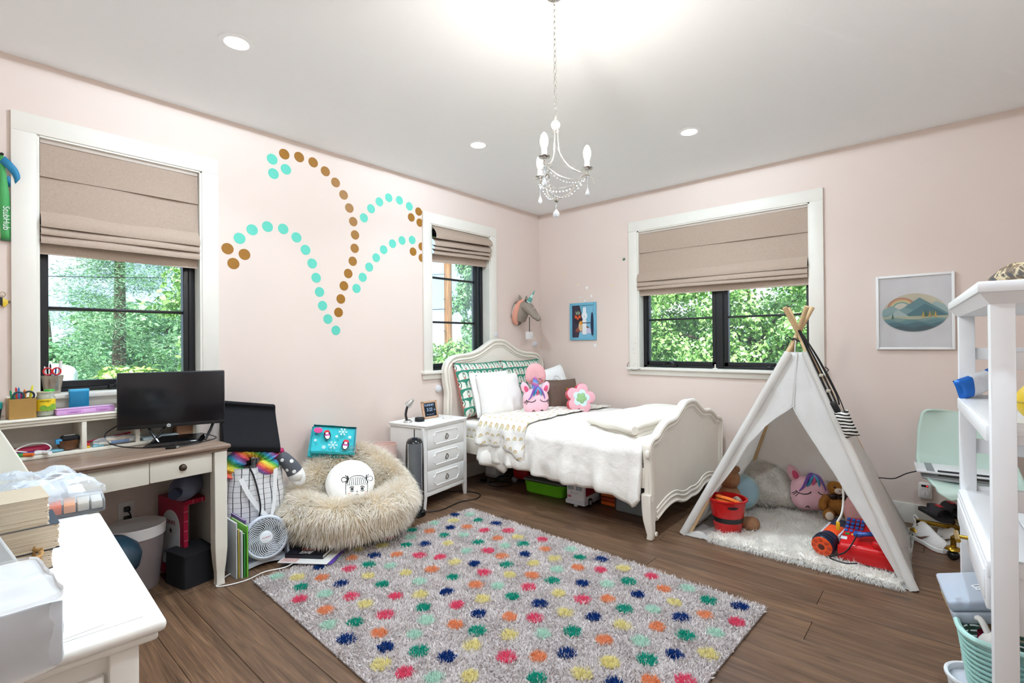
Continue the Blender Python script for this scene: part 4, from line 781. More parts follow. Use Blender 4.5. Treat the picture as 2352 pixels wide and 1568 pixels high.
def facepillow():
    t = thing('face_pillow', 'round white pillow with a drawn girl face in the bean bag', 'pillow', (BBC[0]+.02, BBC[1]-.01, .375), 58, rx=-36); R = lambda a: .158; th = .1
    puff(B(), R, th, 56, 10, wr=.004).build('pillow_body', C('#f4f1ea', .85, bump=.2), t)
    b = B(); k = .0014; I = lambda pts, r=k: ink(b, R, th, [(x+.045, z-.05) for x, z in pts], r)
    I([(-.07, -.05), (-.072, .0), (-.06, .045), (-.02, .07), (.03, .068), (.06, .04), (.066, -.01), (.058, -.05), (.02, -.075), (-.03, -.078)], .0018)
    for x in range(-6, 6): I([(x*.0105, .063-abs(x)*.002), (x*.0125+.003, .03), (x*.0115, .005)])
    for sx in (-1, 1):
        I([(sx*.062, .05), (sx*.085, .068), (sx*.1, .055), (sx*.09, .035), (sx*.066, .04)], .002); I([(sx*.062, .075), (sx*.056, .05), (sx*.066, .028)], .003); I([(sx*.075, .08), (sx*.06, .05), (sx*.07, .02)], .0025)
        I([(sx*.02, -.008), (sx*.033, -.002), (sx*.048, -.01)], .0022); I([(sx*.02, -.03), (sx*.032, -.034), (sx*.046, -.028)])
    I([(-.004, -.03), (.003, -.036), (-.002, -.04)]); I([(-.016, -.058), (0, -.052), (.014, -.06)], .0016)
    b.build('line_drawing', C('#17171a', .7), t)
    e = B()
    for sx in (-1, 1): x, z = .045+sx*.032, -.068; e.lathe([(.0001, .001), (.0095, .0005), (.0095, 0)], 16, M=TR(x, depth_of(R, th, x, z)-.0002, z, rx=90))
    e.build('pupils', C('#15151a', .5), t); e = B()
    for sx in (-1, 1): x, z = .045+sx*.05, -.093; e.lathe([(.0001, .0008), (.009, .0004), (.009, 0)], 16, M=TR(x, depth_of(R, th, x, z)-.0002, z, rx=90))
    e.build('cheeks', C('#f0b8a8', .8), t)
facepillow()
def blanket():
    t = thing('folded_throw', 'turquoise fleece throw with penguins folded on the bean bag back', 'blanket', (.18, -2.675, .6), 62, rx=-38, ry=8); m = C('#3cc2ca', .9, bump=.35, bs=200)
    prof = [(-.1, -.012), (-.108, 0), (-.1, .014), (0, .018), (.1, .016), (.112, .03), (.1, .046), (0, .048), (-.1, .044), (-.114, .058), (-.1, .074), (0, .078), (.1, .07), (.118, .05), (.12, .02), (.11, -.006)]
    P = bez([(a, 0, b) for a, b in prof], 4); n = len(P)
    b = B(); L = .15
    b.grid(lambda u, v: (-L+2*L*u+.008*sin(v*9), P[int(v*(n-1))].z-.03+.004*nz((u*5, v*5, 0)), P[int(v*(n-1))].x+.004*nz((u*6, v*3, 1))), 16, n-1); b.build('fleece', m, t)
    o = B(); 
    for s in (-1, 1): o.add([(s*(L-.001), p.z-.03, p.x) for p in P[:: 3]], [list(range(len(P[::3])))])
    o.build('fold_ends', C('#d64a8c', .9, var=.4, sc=50), t)
    yv = -.043
    def peng(x, z, s, hat):
        g = thing; k = TR(x, yv, z, ry=-12 if hat == '#c8323a' else 6)
        B().lathe([(.0001, .0015), (.9, .001), (1, 0)], 24, M=k @ Matrix.Diagonal((.024*s, .0, .034*s, 1)) @ TR(rx=90) if False else k @ TR(rx=90) @ Matrix.Diagonal((.024*s, .034*s, 1, 1))).build('penguin_body', C('#1b1d26', .9), t)
        B().lathe([(.0001, .003), (1, .002), (1, .001)], 20, M=k @ TR(0, 0, -.008*s, rx=90) @ Matrix.Diagonal((.016*s, .022*s, 1, 1))).build('penguin_belly', C('#f4f4f2', .9), t)
        B().lathe([(.0001, .0045), (1, .0035), (1, .0025)], 16, M=k @ TR(0, 0, .015*s, rx=90) @ Matrix.Diagonal((.011*s, .009*s, 1, 1))).build('penguin_face', C('#f7f5f0', .9), t)
        B().prism([(-.022*s, .022*s), (.022*s, .022*s), (.012*s, .04*s), (-.012*s, .04*s)], 0, .004, M=k @ TR(rx=90)).build('penguin_hat', C(hat, .9), t)
        B().prism([(-.018*s, -.004*s), (.018*s, -.004*s), (.018*s, .006*s), (-.018*s, .006*s)], 0, .005, M=k @ TR(rx=90)).build('penguin_scarf', C('#c24a9a', .9), t)
    peng(-.045, .025, 1.0, '#c8323a'); peng(.085, -.045, 1.05, '#d43b52')
    def flake(x, z, r):
        b = B()
        for i in range(3):
            a = i*PI/3; b.tube([(x-r*cos(a), yv-.001, z-r*sin(a)), (x+r*cos(a), yv-.001, z+r*sin(a))], .0022, 5)
            for sg in (-1, 1):
                for q in (.55, .8):
                    for da in (-.5, .5): b.tube([(x+sg*q*r*cos(a), yv-.001, z+sg*q*r*sin(a)), (x+sg*(q+.2)*r*cos(a+da*.6), yv-.001, z+sg*(q+.2)*r*sin(a+da*.6))], .0016, 4)
        b.build('snowflake', C('#dff4f4', .9), t)
    for x, z, r in ((.06, .06, .03), (.0, -.05, .032), (-.1, .07, .014), (.02, .02, .01), (-.06, -.07, .014), (.11, .02, .012), (-.12, -.02, .01)): flake(x, z, r)
    B().lathe([(.0001, .004), (1, .003), (1, 0)], 20, M=TR(-.11, yv, .06, rx=90) @ Matrix.Diagonal((.03, .022, 1, 1))).build('pink_hat_motif', C('#d8508e', .9), t)
blanket()
# ------------------------------------------------------------------ nightstand group
NS = (.232, -1.835, 9.2)
def nightstand():
    t = thing('nightstand', 'white three drawer nightstand beside the bed', 'nightstand', (NS[0], NS[1], 0), NS[2]); d, w = .195, .265
    B().rbox(-d, d+.012, -w-.004, w+.004, .648, .666, .006, 3).rbox(-d, d+.005, -w, w, .636, .648, .004).build('top', WHITE, t)
    b = B(); b.box(-d+.005, d-.012, -w+.012, w-.012, .1, .636); b.build('carcass', WHITE, t, bev=.002)
    for y in (-1, 1):
        b = B()
        b.box(d-.03, d-.004, y*(w-.01)-.02, y*(w-.01)+.02, .1, .636); b.add([(d-.03, y*(w-.01)-.02, .1), (d-.004, y*(w-.01)-.02, .1), (d-.004, y*(w-.01)+.02, .1), (d-.03, y*(w-.01)+.02, .1), (d-.024, y*(w-.004)-.014, 0), (d-.006, y*(w-.004)-.014, 0), (d-.006, y*(w-.004)+.014, 0), (d-.024, y*(w-.004)+.014, 0)], [(4, 5, 6, 7), (0, 1, 5, 4), (1, 2, 6, 5), (2, 3, 7, 6), (3, 0, 4, 7)]); b.build('front_leg', WHITE, t, bev=.002)
        B().rbox(-d+.005, -d+.04, y*(w-.02)-.016, y*(w-.02)+.016, 0, .1, .002).build('rear_leg', WHITE, t)
    B().rbox(d-.02, d-.006, -w+.025, w-.025, .1, .128, .002).build('lower_rail', WHITE, t)
    for k in range(3):
        z0 = .14+k*.165; z1 = z0+.152; dr = B().rbox(d-.014, d-.002, -w+.034, w-.034, z0, z1, .002).build('drawer', C('#f0eeea', .4, var=.015), t)
        zc = (z0+z1)/2; a, c, q = .16, .048, .024; pts = []
        def arc(cx, cz, s, e): return [(cx+q*cos(s+(e-s)*i/6), cz+q*sin(s+(e-s)*i/6)) for i in range(7)]
        pts = arc(a, c, -PI/2-.0, -PI)+arc(-a, c, 0, -PI/2)+arc(-a, -c, PI/2, 0)+arc(a, -c, PI, PI/2)
        pts = [(x*1.0, z) for x, z in pts]; B().tube([(d-.001, x, zc+z) for x, z in pts], .0045, 6, closed=True).build('raised_moulding', WHITE, dr)
        B().tube([(d+.004+.004*sin(a_), .016*cos(a_), zc-.006+.019*sin(a_)) for a_ in [2*PI*i/24 for i in range(24)]], .003, 8, closed=True).build('ring_pull', C('#6d6250', .3, .9), dr); B().ball((d+.003, 0, zc+.015), .006, 10, 8).build('pull_stud', C('#6d6250', .3, .9), dr)
nightstand()
def ns(x, y, z=.667): a = math.radians(NS[2]); return (NS[0]+x*cos(a)-y*sin(a), NS[1]+x*sin(a)+y*cos(a), z)
def lamp():
    t = thing('desk_lamp', 'small silver and black gooseneck lamp on the nightstand', 'lamp', ns(-.03, -.215), 15); g = C('#c9c6c2', .25, .7)
    B().lathe([(0, .0), (.034, .0), (.036, .006), (.03, .014), (.02, .02), (0, .022)], 28).build('base', g, t); B().lathe([(.024, .0175), (.02, .022), (.0, .024)], 24).build('base_pad', BLACK, t)
    B().tube(bez([(-.01, 0, .02), (-.016, -.004, .06), (-.012, 0, .1), (.0, .0, .13)], 8), .009, 10).build('neck', C('#2a2a2e', .3), t); B().tube(bez([(-.02, 0, .02), (-.026, -.004, .06), (-.02, 0, .105), (-.005, .0, .14)], 8), .006, 10).build('neck_back', g, t)
    hd = B().lathe([(0, .05), (.014, .048), (.018, .03), (.026, .005), (.03, -.02), (.027, -.02), (.0, .0)], 28, M=TR(.012, .004, .15, ry=38, rx=-20)); hd.build('lamp_head', g, t); B().lathe([(0, -.015), (.027, -.015), (.027, -.019), (0, -.019)], 24, M=TR(.012, .004, .15, ry=38, rx=-20)).build('lens', C('#e6e9ec', .2), t)
lamp()
o = B().lathe([(0, 0), (.036, 0), (.04, .006), (.04, .026), (.036, .032), (0, .033)], 32).build('smart_speaker', C('#17181b', .6, bump=.4, bs=300)); o.location = ns(.01, -.12); tag(o, 'small black puck speaker beside the nightstand lamp', 'speaker')
def clock():
    t = thing('digital_clock', 'wood framed digital clock showing 3:23 on the nightstand', 'clock', ns(-.02, .055), 4, ry=-12); W_ = C('#c9a284', .5, var=.12, sc=30)
    f = B(); a, h, q = .085, .148, .017; f.rbox(-.012, .008, -a, -a+q, 0, h, .002).rbox(-.012, .008, a-q, a, 0, h, .002).rbox(-.012, .008, -a, a, 0, q, .002).rbox(-.012, .008, -a, a, h-q, h, .002); f.build('frame', W_, t)
    B().box(-.012, .003, -a+q, a-q, q, h-q).build('display', C('#0d1420', .15, var=.05), t, smooth=False); m = glow('#a9c6e8', .8)
    for s, sz, z in (('TUESDAY', .026, .112), ('3:23', .04, .073)): text(s, sz, m, t, TR(.0036, -.006, z, rx=90, rz=90), 'readout')
    text('PM', .014, m, t, TR(.0036, .052, .068, rx=90, rz=90), 'readout')
    for y in (-.035, -.005, .025): B().box(.003, .0038, y-.011, y+.011, .031, .034).build('readout_dash', m, t, smooth=False)
    B().box(-.04, -.012, -.02, .02, 0, .005).build('stand_foot', W_, t)
clock()
o = B().lathe([(0, 0), (.042, 0), (.043, .003), (.042, .006), (0, .006)], 32).build('coaster', C('#eae4dc', .5)); o.location = ns(.1, .13); tag(o, 'round cream coaster on the nightstand corner', 'coaster')
def tower():
    t = thing('tower_heater', 'slim black and silver tower heater before the nightstand', 'heater', (.475, -2.17, 0), -36)
    B().lathe([(0, 0), (.078, 0), (.082, .008), (.076, .03), (.05, .048), (0, .05)], 36).build('base', C('#0c0c0e', .2), t)
    def ov(w, d, n=36): return [(d*cos(2*PI*i/n)*(1 if cos(2*PI*i/n) > 0 else 1.15), w*sin(2*PI*i/n)) for i in range(n)]
    b = B(); n = 36; lv = [(.04, .8), (.06, .92), (.12, 1), (.4, 1.0), (.5, .98), (.555, .9), (.575, .72), (.583, .4)]
    vs = [(x*s-(.02 if z > .5 else 0)*(z-.5)*10, y*s, z) for z, s in lv for x, y in ov(.07, .078)]; b.add(vs, [(k*n+i, k*n+(i+1) % n, (k+1)*n+(i+1) % n, (k+1)*n+i) for k in range(len(lv)-1) for i in range(n)]+[list(range(n))[::-1], list(range((len(lv)-1)*n, len(lv)*n))]); b.build('body', C('#131417', .18), t)
    g = B(); g.grid(lambda u, v: (.0795*cos((u-.5)*1.55)+.0015-.02*max(0, v-.86)**1.3, .0705*sin((u-.5)*1.55)*(1 if v > .12 else .6+.4*(v/.12)**.5), .055+.5*v), 12, 24); g.build('grille', pmat('mesh_grille', lambda tt: tt.mix((tt.noise(1, 0, tt.scl(10, 900, 900)) > .5)*.6, '#7f858c', '#565b62'), .35, .6), t)
    for s in (-1, 1): B().tube([(.0795*cos(.79)+.002-.02*max(0, k/14-.86)**1.3, s*.0705*sin(.79)*(1 if k > 1 else .8), .055+.5*k/14) for k in range(15)], .0035, 6).build('silver_edge', C('#d9dde2', .2, .7), t)
    g = B(); g.grid(lambda u, v: (.0795*cos((u-.5)*1.4)+.003, .0705*sin((u-.5)*1.4)*(.55+.45*v**.5), .056+.085*v), 10, 6); g.build('lower_plate', C('#a9a29a', .35, .3), t); text('Lasko', .012, C('#5a5550', .5), t, TR(.0832, 0, .125, rx=90, rz=90), 'maker_mark')
    B().rbox(-.035, .02, -.02, .02, .583, .588, .002).build('control_panel', C('#22304a', .1), t)
    B().tube([(-.06, .0, .52), (-.075, .0, .56), (-.07, 0, .64)], .004, 6).rbox(-.085, -.055, -.012, .012, .54, .575, .003).build('rear_bracket', BLACK, t)
tower()
cable('black heater cord curving on the floor past the nightstand leg', [(.48, -2.1, .006), (.55, -1.98, .006), (.52, -1.75, .006), (.56, -1.6, .006), (.5, -1.5, .006), (.38, -1.5, .006), (.28, -1.56, .006), (.15, -1.7, .006)], .004)
def pinkbin():
    t = thing('laundry_tub', 'pale pink round bin tucked behind the bean bag', 'bin', (.185, -2.245, 0)); B().lathe([(0, 0), (.085, 0), (.1, .515), (.097, .515), (.082, .006), (0, .006)], 36).build('tub', C('#e6c4b8', .5, var=.03), t); B().tube([(.0985*cos(2*PI*i/32), .0985*sin(2*PI*i/32), .516) for i in range(32)], .003, 6, closed=True).build('rolled_rim', C('#dab3a6', .5), t)
pinkbin()
# ------------------------------------------------------------------ bed
IV = C('#f3ebde', .4, var=.02)
YC = -.785
def half(pts, n=5): P = bez([(a, b, 0) for a, b in pts], n); return [(p.x, p.y) for p in P]
def mirror(h): return [(-a, b) for a, b in h[::-1] if a > 1e-6]+h
YZ = lambda x0: Matrix(((0, 0, 1, x0), (1, 0, 0, YC), (0, 1, 0, 0), (0, 0, 0, 1)))   # (y, z) outline extruded along x
def inset(line, d):
    out = []
    for i in range(len(line)):
        a = V(line[max(0, i-1)]); b = V(line[min(len(line)-1, i+1)]); t = (b-a).normalized(); n = V((t.y, -t.x)); out.append((line[i][0]+n.x*d, line[i][1]+n.y*d))
    return out
HB = half([(0, 1.345), (.09, 1.335), (.19, 1.29), (.3, 1.238), (.42, 1.21), (.53, 1.203), (.63, 1.185), (.7, 1.135), (.733, 1.06), (.725, .95), (.706, .84), (.712, .7), (.715, .4)])
FB = half([(0, .862), (.09, .852), (.18, .806), (.26, .765), (.33, .752), (.42, .745), (.5, .715), (.57, .672), (.64, .66), (.69, .628), (.7, .57), (.688, .48), (.682, .36), (.684, .25)])
def bed():
    t = thing('bed', 'ivory carved single bed frame with curved headboard and footboard', 'bed', (0, 0, 0))
    top = mirror(HB); h = B().prism(top+[(.66, .3), (-.66, .3)], 0, .045, M=YZ(.03)); hb = h.build('headboard', IV, t, ang=30)
    for d, r in ((.012, .016), (.05, .012), (.072, .006)): B().tube([(.077, YC+a, b) for a, b in inset(top, d)], r, 8).build('moulding', IV, hb)
    for s in (-1, 1): B().rbox(.03, .085, YC+s*.69-.03, YC+s*.69+.03, 0, .42, .006).build('headboard_leg', IV, t)
    top = mirror(FB); low = half([(0, .118), (.1, .112), (.18, .125), (.26, .15), (.36, .155), (.46, .14), (.55, .115), (.6, .1)]); lo = mirror(low)[::-1]
    f = B().prism(top+[(.684, .12)]+lo+[(-.684, .12)], 0, .04, M=YZ(2.012)); fb = f.build('footboard', IV, t, ang=30)
    for d, r in ((.01, .018), (.045, .012), (.066, .006)): B().tube([(2.052, YC+a, b) for a, b in inset(top, d)], r, 8).build('moulding', IV, fb)
    for off, r in ((.012, .014), (.05, .01), (.078, .006)): B().tube([(2.052, YC+a, b+off) for a, b in lo if abs(a) < .6], r, 8).build('moulding', IV, fb)
    for s in (-1, 1):
        l = [(.0, .3), (.002, .2), (.006, .13), (.012, .07), (.016, .035), (.012, 0)]; b = B(); w = [.036, .036, .034, .028, .024, .024]; vs = []
        for (dx, z), q in zip(l, w): vs += [(2.032+dx*1.6+a*q*.9, YC+s*(.676-.0+dx*.4)+c*q, z) for a, c in ((-1, -1), (1, -1), (1, 1), (-1, 1))]
        b.add(vs, [(k*4+i, k*4+(i+1) % 4, (k+1)*4+(i+1) % 4, (k+1)*4+i) for k in range(5) for i in range(4)]+[(0, 1, 2, 3), (23, 22, 21, 20)]); b.build('cabriole_leg', IV, t, bev=.008)
        B().tube([(2.088, YC+s*.672+.014*cos(a)*(1-a/14), .042+.014*sin(a)*(1-a/14)) for a in [i*.5 for i in range(22)]], .005, 6).build('scroll', IV, t)
        B().rbox(.075, 2.012, YC+s*.675-.012, YC+s*.675+.012, .33, .465, .004).build('side_rail', IV, t)
        B().ball((2.05, YC+s*.712, .565), (.018, .014, .03), 12, 8).build('side_scroll', IV, t)
    for k in range(9): B().box(.1+.21*k, .17+.21*k, YC-.66, YC+.66, .352, .37).build('slat', C('#b89a74', .7), t, smooth=False)
bed()
def prn(tt, sc=11.0, uvs=None):
    u, v = uvs; r = v*sc; row = r.fl(); x = (u*sc*1.0+(row.mod(2))*.5).fr()-.5; y = r.fr()-.42; d = hyp(x*1.15, y); up = y > -.02
    a1 = (d < .34)*(d > .26)*up; a2 = (d < .23)*(d > .16)*up; a3 = (d < .13)*(d > .08)*up
    c = tt.mix(a1, '#f3efe9', '#c9a55e'); c = tt.mix(a2, c, '#d8bf7a'); return tt.mix(a3, c, '#8fb7a2')
def rainbow(tt):
    x, y, z = tt.xyz(); n = tt.noise(30, 3); tt.bump(n, .12, .004); return prn(tt, 1.0, (x*16, (y*-1+z*1.0)*16))
RBW = pmat('rainbow_print_sheet', rainbow, .85, spec=.15)
def duv(tt): n = tt.noise(9, 4, None, 1.2); f = tt.noise(70, 2); tt.bump(n*.7+f*.2, .35, .02); return tt.mix(n, '#efe9e0', '#f8f5f0')
DUV = pmat('white_cotton', duv, .85, spec=.15)
MT = .605
def mattress():
    t = thing('mattress', 'mattress in a rainbow print fitted sheet on the bed', 'mattress', (0, 0, 0)); B().rbox(.09, 2.0, YC-.655, YC+.655, .372, MT, .05, 5).build('fitted_sheet', RBW, t)
mattress()
def drape(x0, x1, base, zbot, up=.0, sd=0, nx=70, fold=.022, end=None, ybk=-.13):   # bedding laid over the mattress and hanging over the front side
    yf = YC-.675; L1 = abs(ybk-yf)
    def fn(u, v):
        x = x0+(x1-x0)*u; zb = zbot(x); L2 = base-zb; s = v*(L1+L2)
        pf = .012*nz((x*3.2, s*2.6, 0), 1, sd)+.009*nz((x*9+s*4, s*7, 0), 1, sd+2)+.004*nz((x*22-s*9, s*13, 0), 1, sd+11)
        if s < L1-.06: y = ybk-s; z = base+pf+.014*sin(PI*min(1, s/L1)); o = 0
        elif s < L1+.06: a = (s-L1+.06)/.12*PI/2; y = yf+.06-.06*sin(a)-up*.5; z = base+pf*(1-a/1.6)-.06*(1-cos(a)); o = 0
        else:
            k = (s-L1-.06)/max(.01, L2-.06); w = fold*k*(sin(x*21+3*nz((x*2, k, 0), 1, sd))+.6*sin(x*43+sd)+.8*nz((x*6, k*2, 0), 1, sd+5)); y = yf-up*.5-.012-.03*k*sin(k*2.6)+w+.005*min(1, k*4)*nz((x*24+k*9, k*9, 0), 1, sd+13)-.006*abs(nz((x*5, k*5, 0), 1, sd+9)); z = base-.06-(L2-.06)*k+.012*k*nz((x*4, 0, 0), 1, sd+7)
        return V((x, y, z+up))
    return fn
def sheetobj(name, fn, nx, ny, mat, parent=None, th=.014):
    o = B().grid(fn, nx, ny).build(name, mat, parent, ang=75, fix=False); m = o.modifiers.new('s', 'SOLIDIFY'); m.thickness = th; m.offset = 0; return o
import bisect
def lerp_table(T_): 
    xs = [a for a, _ in T_]
    def f(x):
        i = min(max(bisect.bisect(xs, x)-1, 0), len(T_)-2); k = (x-xs[i])/(xs[i+1]-xs[i]); return T_[i][1]*(1-k)+T_[i+1][1]*k
    return f
t = thing('duvet', 'white crinkled duvet hanging over the front of the bed', 'duvet', (0, 0, 0))
fn0 = drape(.5, 2.0, .632, lerp_table([(.5, .31), (.57, .29), (.95, .29), (1.225, .265), (1.4, .258), (1.58, .265), (1.7, .262), (1.79, .25), (1.87, .22), (1.95, .2), (2.0, .26)]), 0, 1)
sheetobj('cover', fn0, 120, 74, DUV, t, .03)
t = thing('top_sheet', 'rainbow print top sheet folded back over the duvet', 'sheet', (0, 0, 0))
sheetobj('folded_sheet', drape(.47, 1.0, .632, lerp_table([(.47, .41), (.6, .39), (.75, .4), (.9, .36), (1.0, .30)]), .034, 1), 50, 70, RBW, t, .01)
t = thing('flat_sheet', 'crumpled white under sheet corner below the rainbow print fold', 'sheet', (0, 0, 0))
sheetobj('hanging_corner', drape(.49, .9, .6, lerp_table([(.49, .3), (.62, .27), (.74, .225), (.82, .3), (.9, .3)]), -.012, 6, fold=.03), 40, 60, DUV, t, .012)
def throw():
    t = thing('folded_quilt', 'cream folded quilt lying across the foot of the bed', 'quilt', (0, 0, 0)); q = C('#f3ecdf', .85, var=.04, bump=.3, bs=40)
    A, Bv, Cc, D = V((1.43, -1.2, 0)), V((1.93, -1.42, 0)), V((1.98, -.22, 0)), V((1.5, -.2, 0))
    for k, (s, z) in enumerate(((1.0, .672), (.985, .696), (.995, .722))):
        def fn(u, v, s=s, z=z, k=k):
            p = A.lerp(Bv, u).lerp(D.lerp(Cc, u), v); c = (A+Bv+Cc+D)/4; p = c+(p-c)*s; e = min(u, 1-u, v, 1-v); return (p.x, p.y, z+.02*min(1, e*9)**.5+.008*nz((p.x*6, p.y*6, k), 1, k)-.02*(1-min(1, e*14)))
        o = B().grid(fn, 24, 40).build('layer', q, t, ang=75, fix=False); m = o.modifiers.new('s', 'SOLIDIFY'); m.thickness = .02; m.offset = 0
    P = [A.lerp(Bv, i/12)+V((-.01*0, -.012, .7+.004*sin(i))) for i in range(13)]; B().tube(P, .03, 10, flat=1).build('folded_edge', q, t)
throw()
# pillows ---------------------------------------------------------------------
def scal(tt):
    u, v = tt.uv(); cu = u*7.5; cv = v*6; r = cv.fl(); x = (cu+r.mod(2)*.5).fr()-.5; y = cv.fr()-.1; ax = x.ab(); d = hyp(x*1.5, y-.0); n = tt.noise(40, 2)
    ell = hyp(x*3.2, (y-.42)*1.15); c = tt.mix(d > .74, '#efeee2', '#3c8a72'); c = tt.mix((ell < .52)*(ell > .36), c, '#2f7f6a'); c = tt.mix((hyp(x*6, (y-.5)*1.8) < .3), c, '#23302c'); c = tt.mix((hyp(x*3, (y-.02)*2.6) < .34), c, '#d98f86')
    c = tt.mix(((x*1.0).ab() > .40)*((x).ab() < .46), c, '#3c8a72'); return tt.mix(n*.14, c, '#2d5a4e')
SCAL = pmat('green_scallop_print', scal, .8, spec=.15); PINKSIDE = C('#d98c80', .8, bump=.15)
def pillow(name, label, loc, rz, rx, w, h, th, mat, wr=.006, sd=0, ry=0, pinch=.05, side=None):
    t = thing(name, label, 'pillow', loc, rz, rx=rx, ry=ry); M = TR(0, 0, h/2)
    if side:
        b = B(); cushion(b, w, h, th, pinch, sd=sd, M=M, wr=wr); n = len(b.f)//2; b.m = [0]*n+[1]*n; b.build('case', [mat, side], t, ang=80, fix=False)
    else: cushion(B(), w, h, th, pinch, sd=sd, M=M, wr=wr).build('case', mat, t, ang=80)
    return t
pillow('bed_pillow', 'green scallop print pillow leaning at the left of the headboard', (.235, -1.1, .628), 92, -17, .66, .52, .17, SCAL, side=PINKSIDE, sd=1)
pillow('bed_pillow', 'green scallop print pillow leaning at the right of the headboard', (.24, -.48, .628), 90, -16, .64, .52, .16, SCAL, side=PINKSIDE, sd=2)
PW = C('#f6f3ee', .85, var=.03, bump=.25, bs=30); PW2 = C('#fbfaf8', .85, var=.02, bump=.2, bs=30)
pillow('bed_pillow', 'plain white pillow in front of the green pillows', (.45, -1.13, .632), 84, -15, .5, .4, .19, PW, .01, 3, ry=0)
pillow('bed_pillow', 'white pillow half hidden behind the plain white pillow', (.36, -1.12, .632), 90, -16, .52, .42, .12, PW2, .008, 5)
t = pillow('bed_pillow', 'white pillow with line drawn flowers at the window side', (.5, -.38, .632), 88, -16, .56, .42, .16, PW2, .008, 7, ry=-8)
b = B()
for pts in ([(-.05, .24), (.0, .29), (.06, .27), (.1, .23), (.12, .18)], [(.02, .31), (.07, .31), (.11, .27), (.15, .22)], [(-.1, .22), (-.06, .26), (-.02, .25)], [(.0, .2), (.04, .23), (.09, .2)]): b.tube([(p.x, -.088+.55*(p.x**2)+.5*(p.y-.21)**2, p.y) for p in bez([(x, z, 0) for x, z in pts], 6)], .0015, 5)
b.build('flower_outline', C('#4a4a50', .7), t)
t = pillow('throw_pillow', 'brown throw pillow with a gold sequin letter', (.68, -.5, .638), 68, -14, .37, .31, .14, C('#6b5548', .6, var=.06, bump=.15), .006, 9)
text('N', .12, C('#c9952f', .3, .8, var=.3, sc=120), t, TR(.05, -.078, .16, rx=90), 'sequin_letter', depth=.002, thick=.002)
PKF = C('#f7c6d2', .8, var=.03, bump=.15)
def lash(b, R, th, cx, cz, s, flip=1, r=.0032):
    pts = [(cx+s*.05*cos(a), cz-.028*sin(a)*1.0+.01) for a in [PI*.08+PI*.84*i/8 for i in range(9)]]; ink(b, R, th, pts, r)
    for i, a in enumerate((.12, .2, .3)): x0 = cx+flip*s*.05*cos(PI*a); z0 = cz-.028*sin(PI*a)+.01; ink(b, R, th, [(x0, z0), (x0+flip*s*.012, z0-.012), (x0+flip*s*.022, z0-.018-.004*i)], r*.75)
def unicorn_pillow(label, loc, rz, rx, s=1.0, horn=True, sd=0):
    t = thing('unicorn_pillow', label, 'plush pillow', loc, rz, rx=rx); R = lambda a: (.125+.006*cos(2*a)-.008*cos(4*a))*s; th = .13*s; Z = TR(0, 0, .118*s)
    puff(B(), R, th, 48, 9, M=Z, wr=.003, sd=sd).build('face', PKF, t)
    b = B(); 
    for k in (-1, 1): lash(b, R, th, k*.062*s, .012*s, s*.85, k, .0034)
    for k in (-1, 1): ink(b, R, th, [(k*.04*s-.012, -.088*s), (k*.04*s, -.08*s), (k*.04*s+.012, -.09*s)], .0035)
    for v in range(len(b.v)): b.v[v] = (b.v[v][0], b.v[v][1], b.v[v][2]+.118*s)
    b.build('stitched_features', C('#16141a', .7), t)
    for k in (-1, 1):
        E_ = lambda a: (.05*(1+.35*max(0, cos(a-PI/2))**3))*s; M = TR(k*.095*s, 0, .232*s, ry=k*22) @ Matrix.Diagonal((.75, 1, 1, 1)); e = puff(B(), E_, .045*s, 24, 6, M=M).build('ear', PKF, t); Q = lambda a: E_(a)*.55; puff(B(), Q, .02*s, 20, 4, M=M @ TR(0, -.018*s, -.004*s), back=False).build('inner_ear', C('#e0567c', .8), e)
    cs = ['#7a55a8', '#3f9fd0', '#e0608f', '#5fb6dc', '#8a68b8']
    for i, c in enumerate(cs):
        a = -55+i*26; x = -.062*s+.031*s*i; z = .2*s-.012*s*(i-2)**2*.5; b = B().tube(bez([(.0, -.045*s, .245*s), (x*.5, -.068*s, .225*s), (x, -.06*s-.002, z-.012*s), (x*1.25-.01*s, -.052*s, z-.045*s)], 6), lambda f: max(.003, .02*s*(1-f*.85)), 8, flat=.6); b.build('forelock', C(c, .8), t)
    if horn: 
        b = B().lathe([(.034*s, .0), (.033*s, .03*s), (.022*s, .07*s), (.012*s, .1*s), (.0, .112*s)], 20, M=TR(0, -.0, .235*s)); b.build('horn', pmat('horn_swirl', lambda tt: tt.ramp(((tt.xyz()[2]*16+tt.xyz()[0]*7)).fr(), (0, '#7a58a8'), (.34, '#d86c9c'), (.67, '#4fa6d6'), (1, '#8a66b6')), .75), t)
    else: puff(B(), lambda a: .04*s, .06*s, 20, 6, M=TR(0, -.01, .265*s)).build('horn_knot', pmat('horn_knot', lambda tt: tt.ramp((tt.xyz()[2]*26+tt.xyz()[0]*18).fr(), (0, '#4b3a78'), (.5, '#b04a86'), (1, '#5b4a92')), .75), t)
    return t
unicorn_pillow('pink sleeping unicorn plush pillow on the bed', (.72, -.985, .655), 56, -6, 1.0)
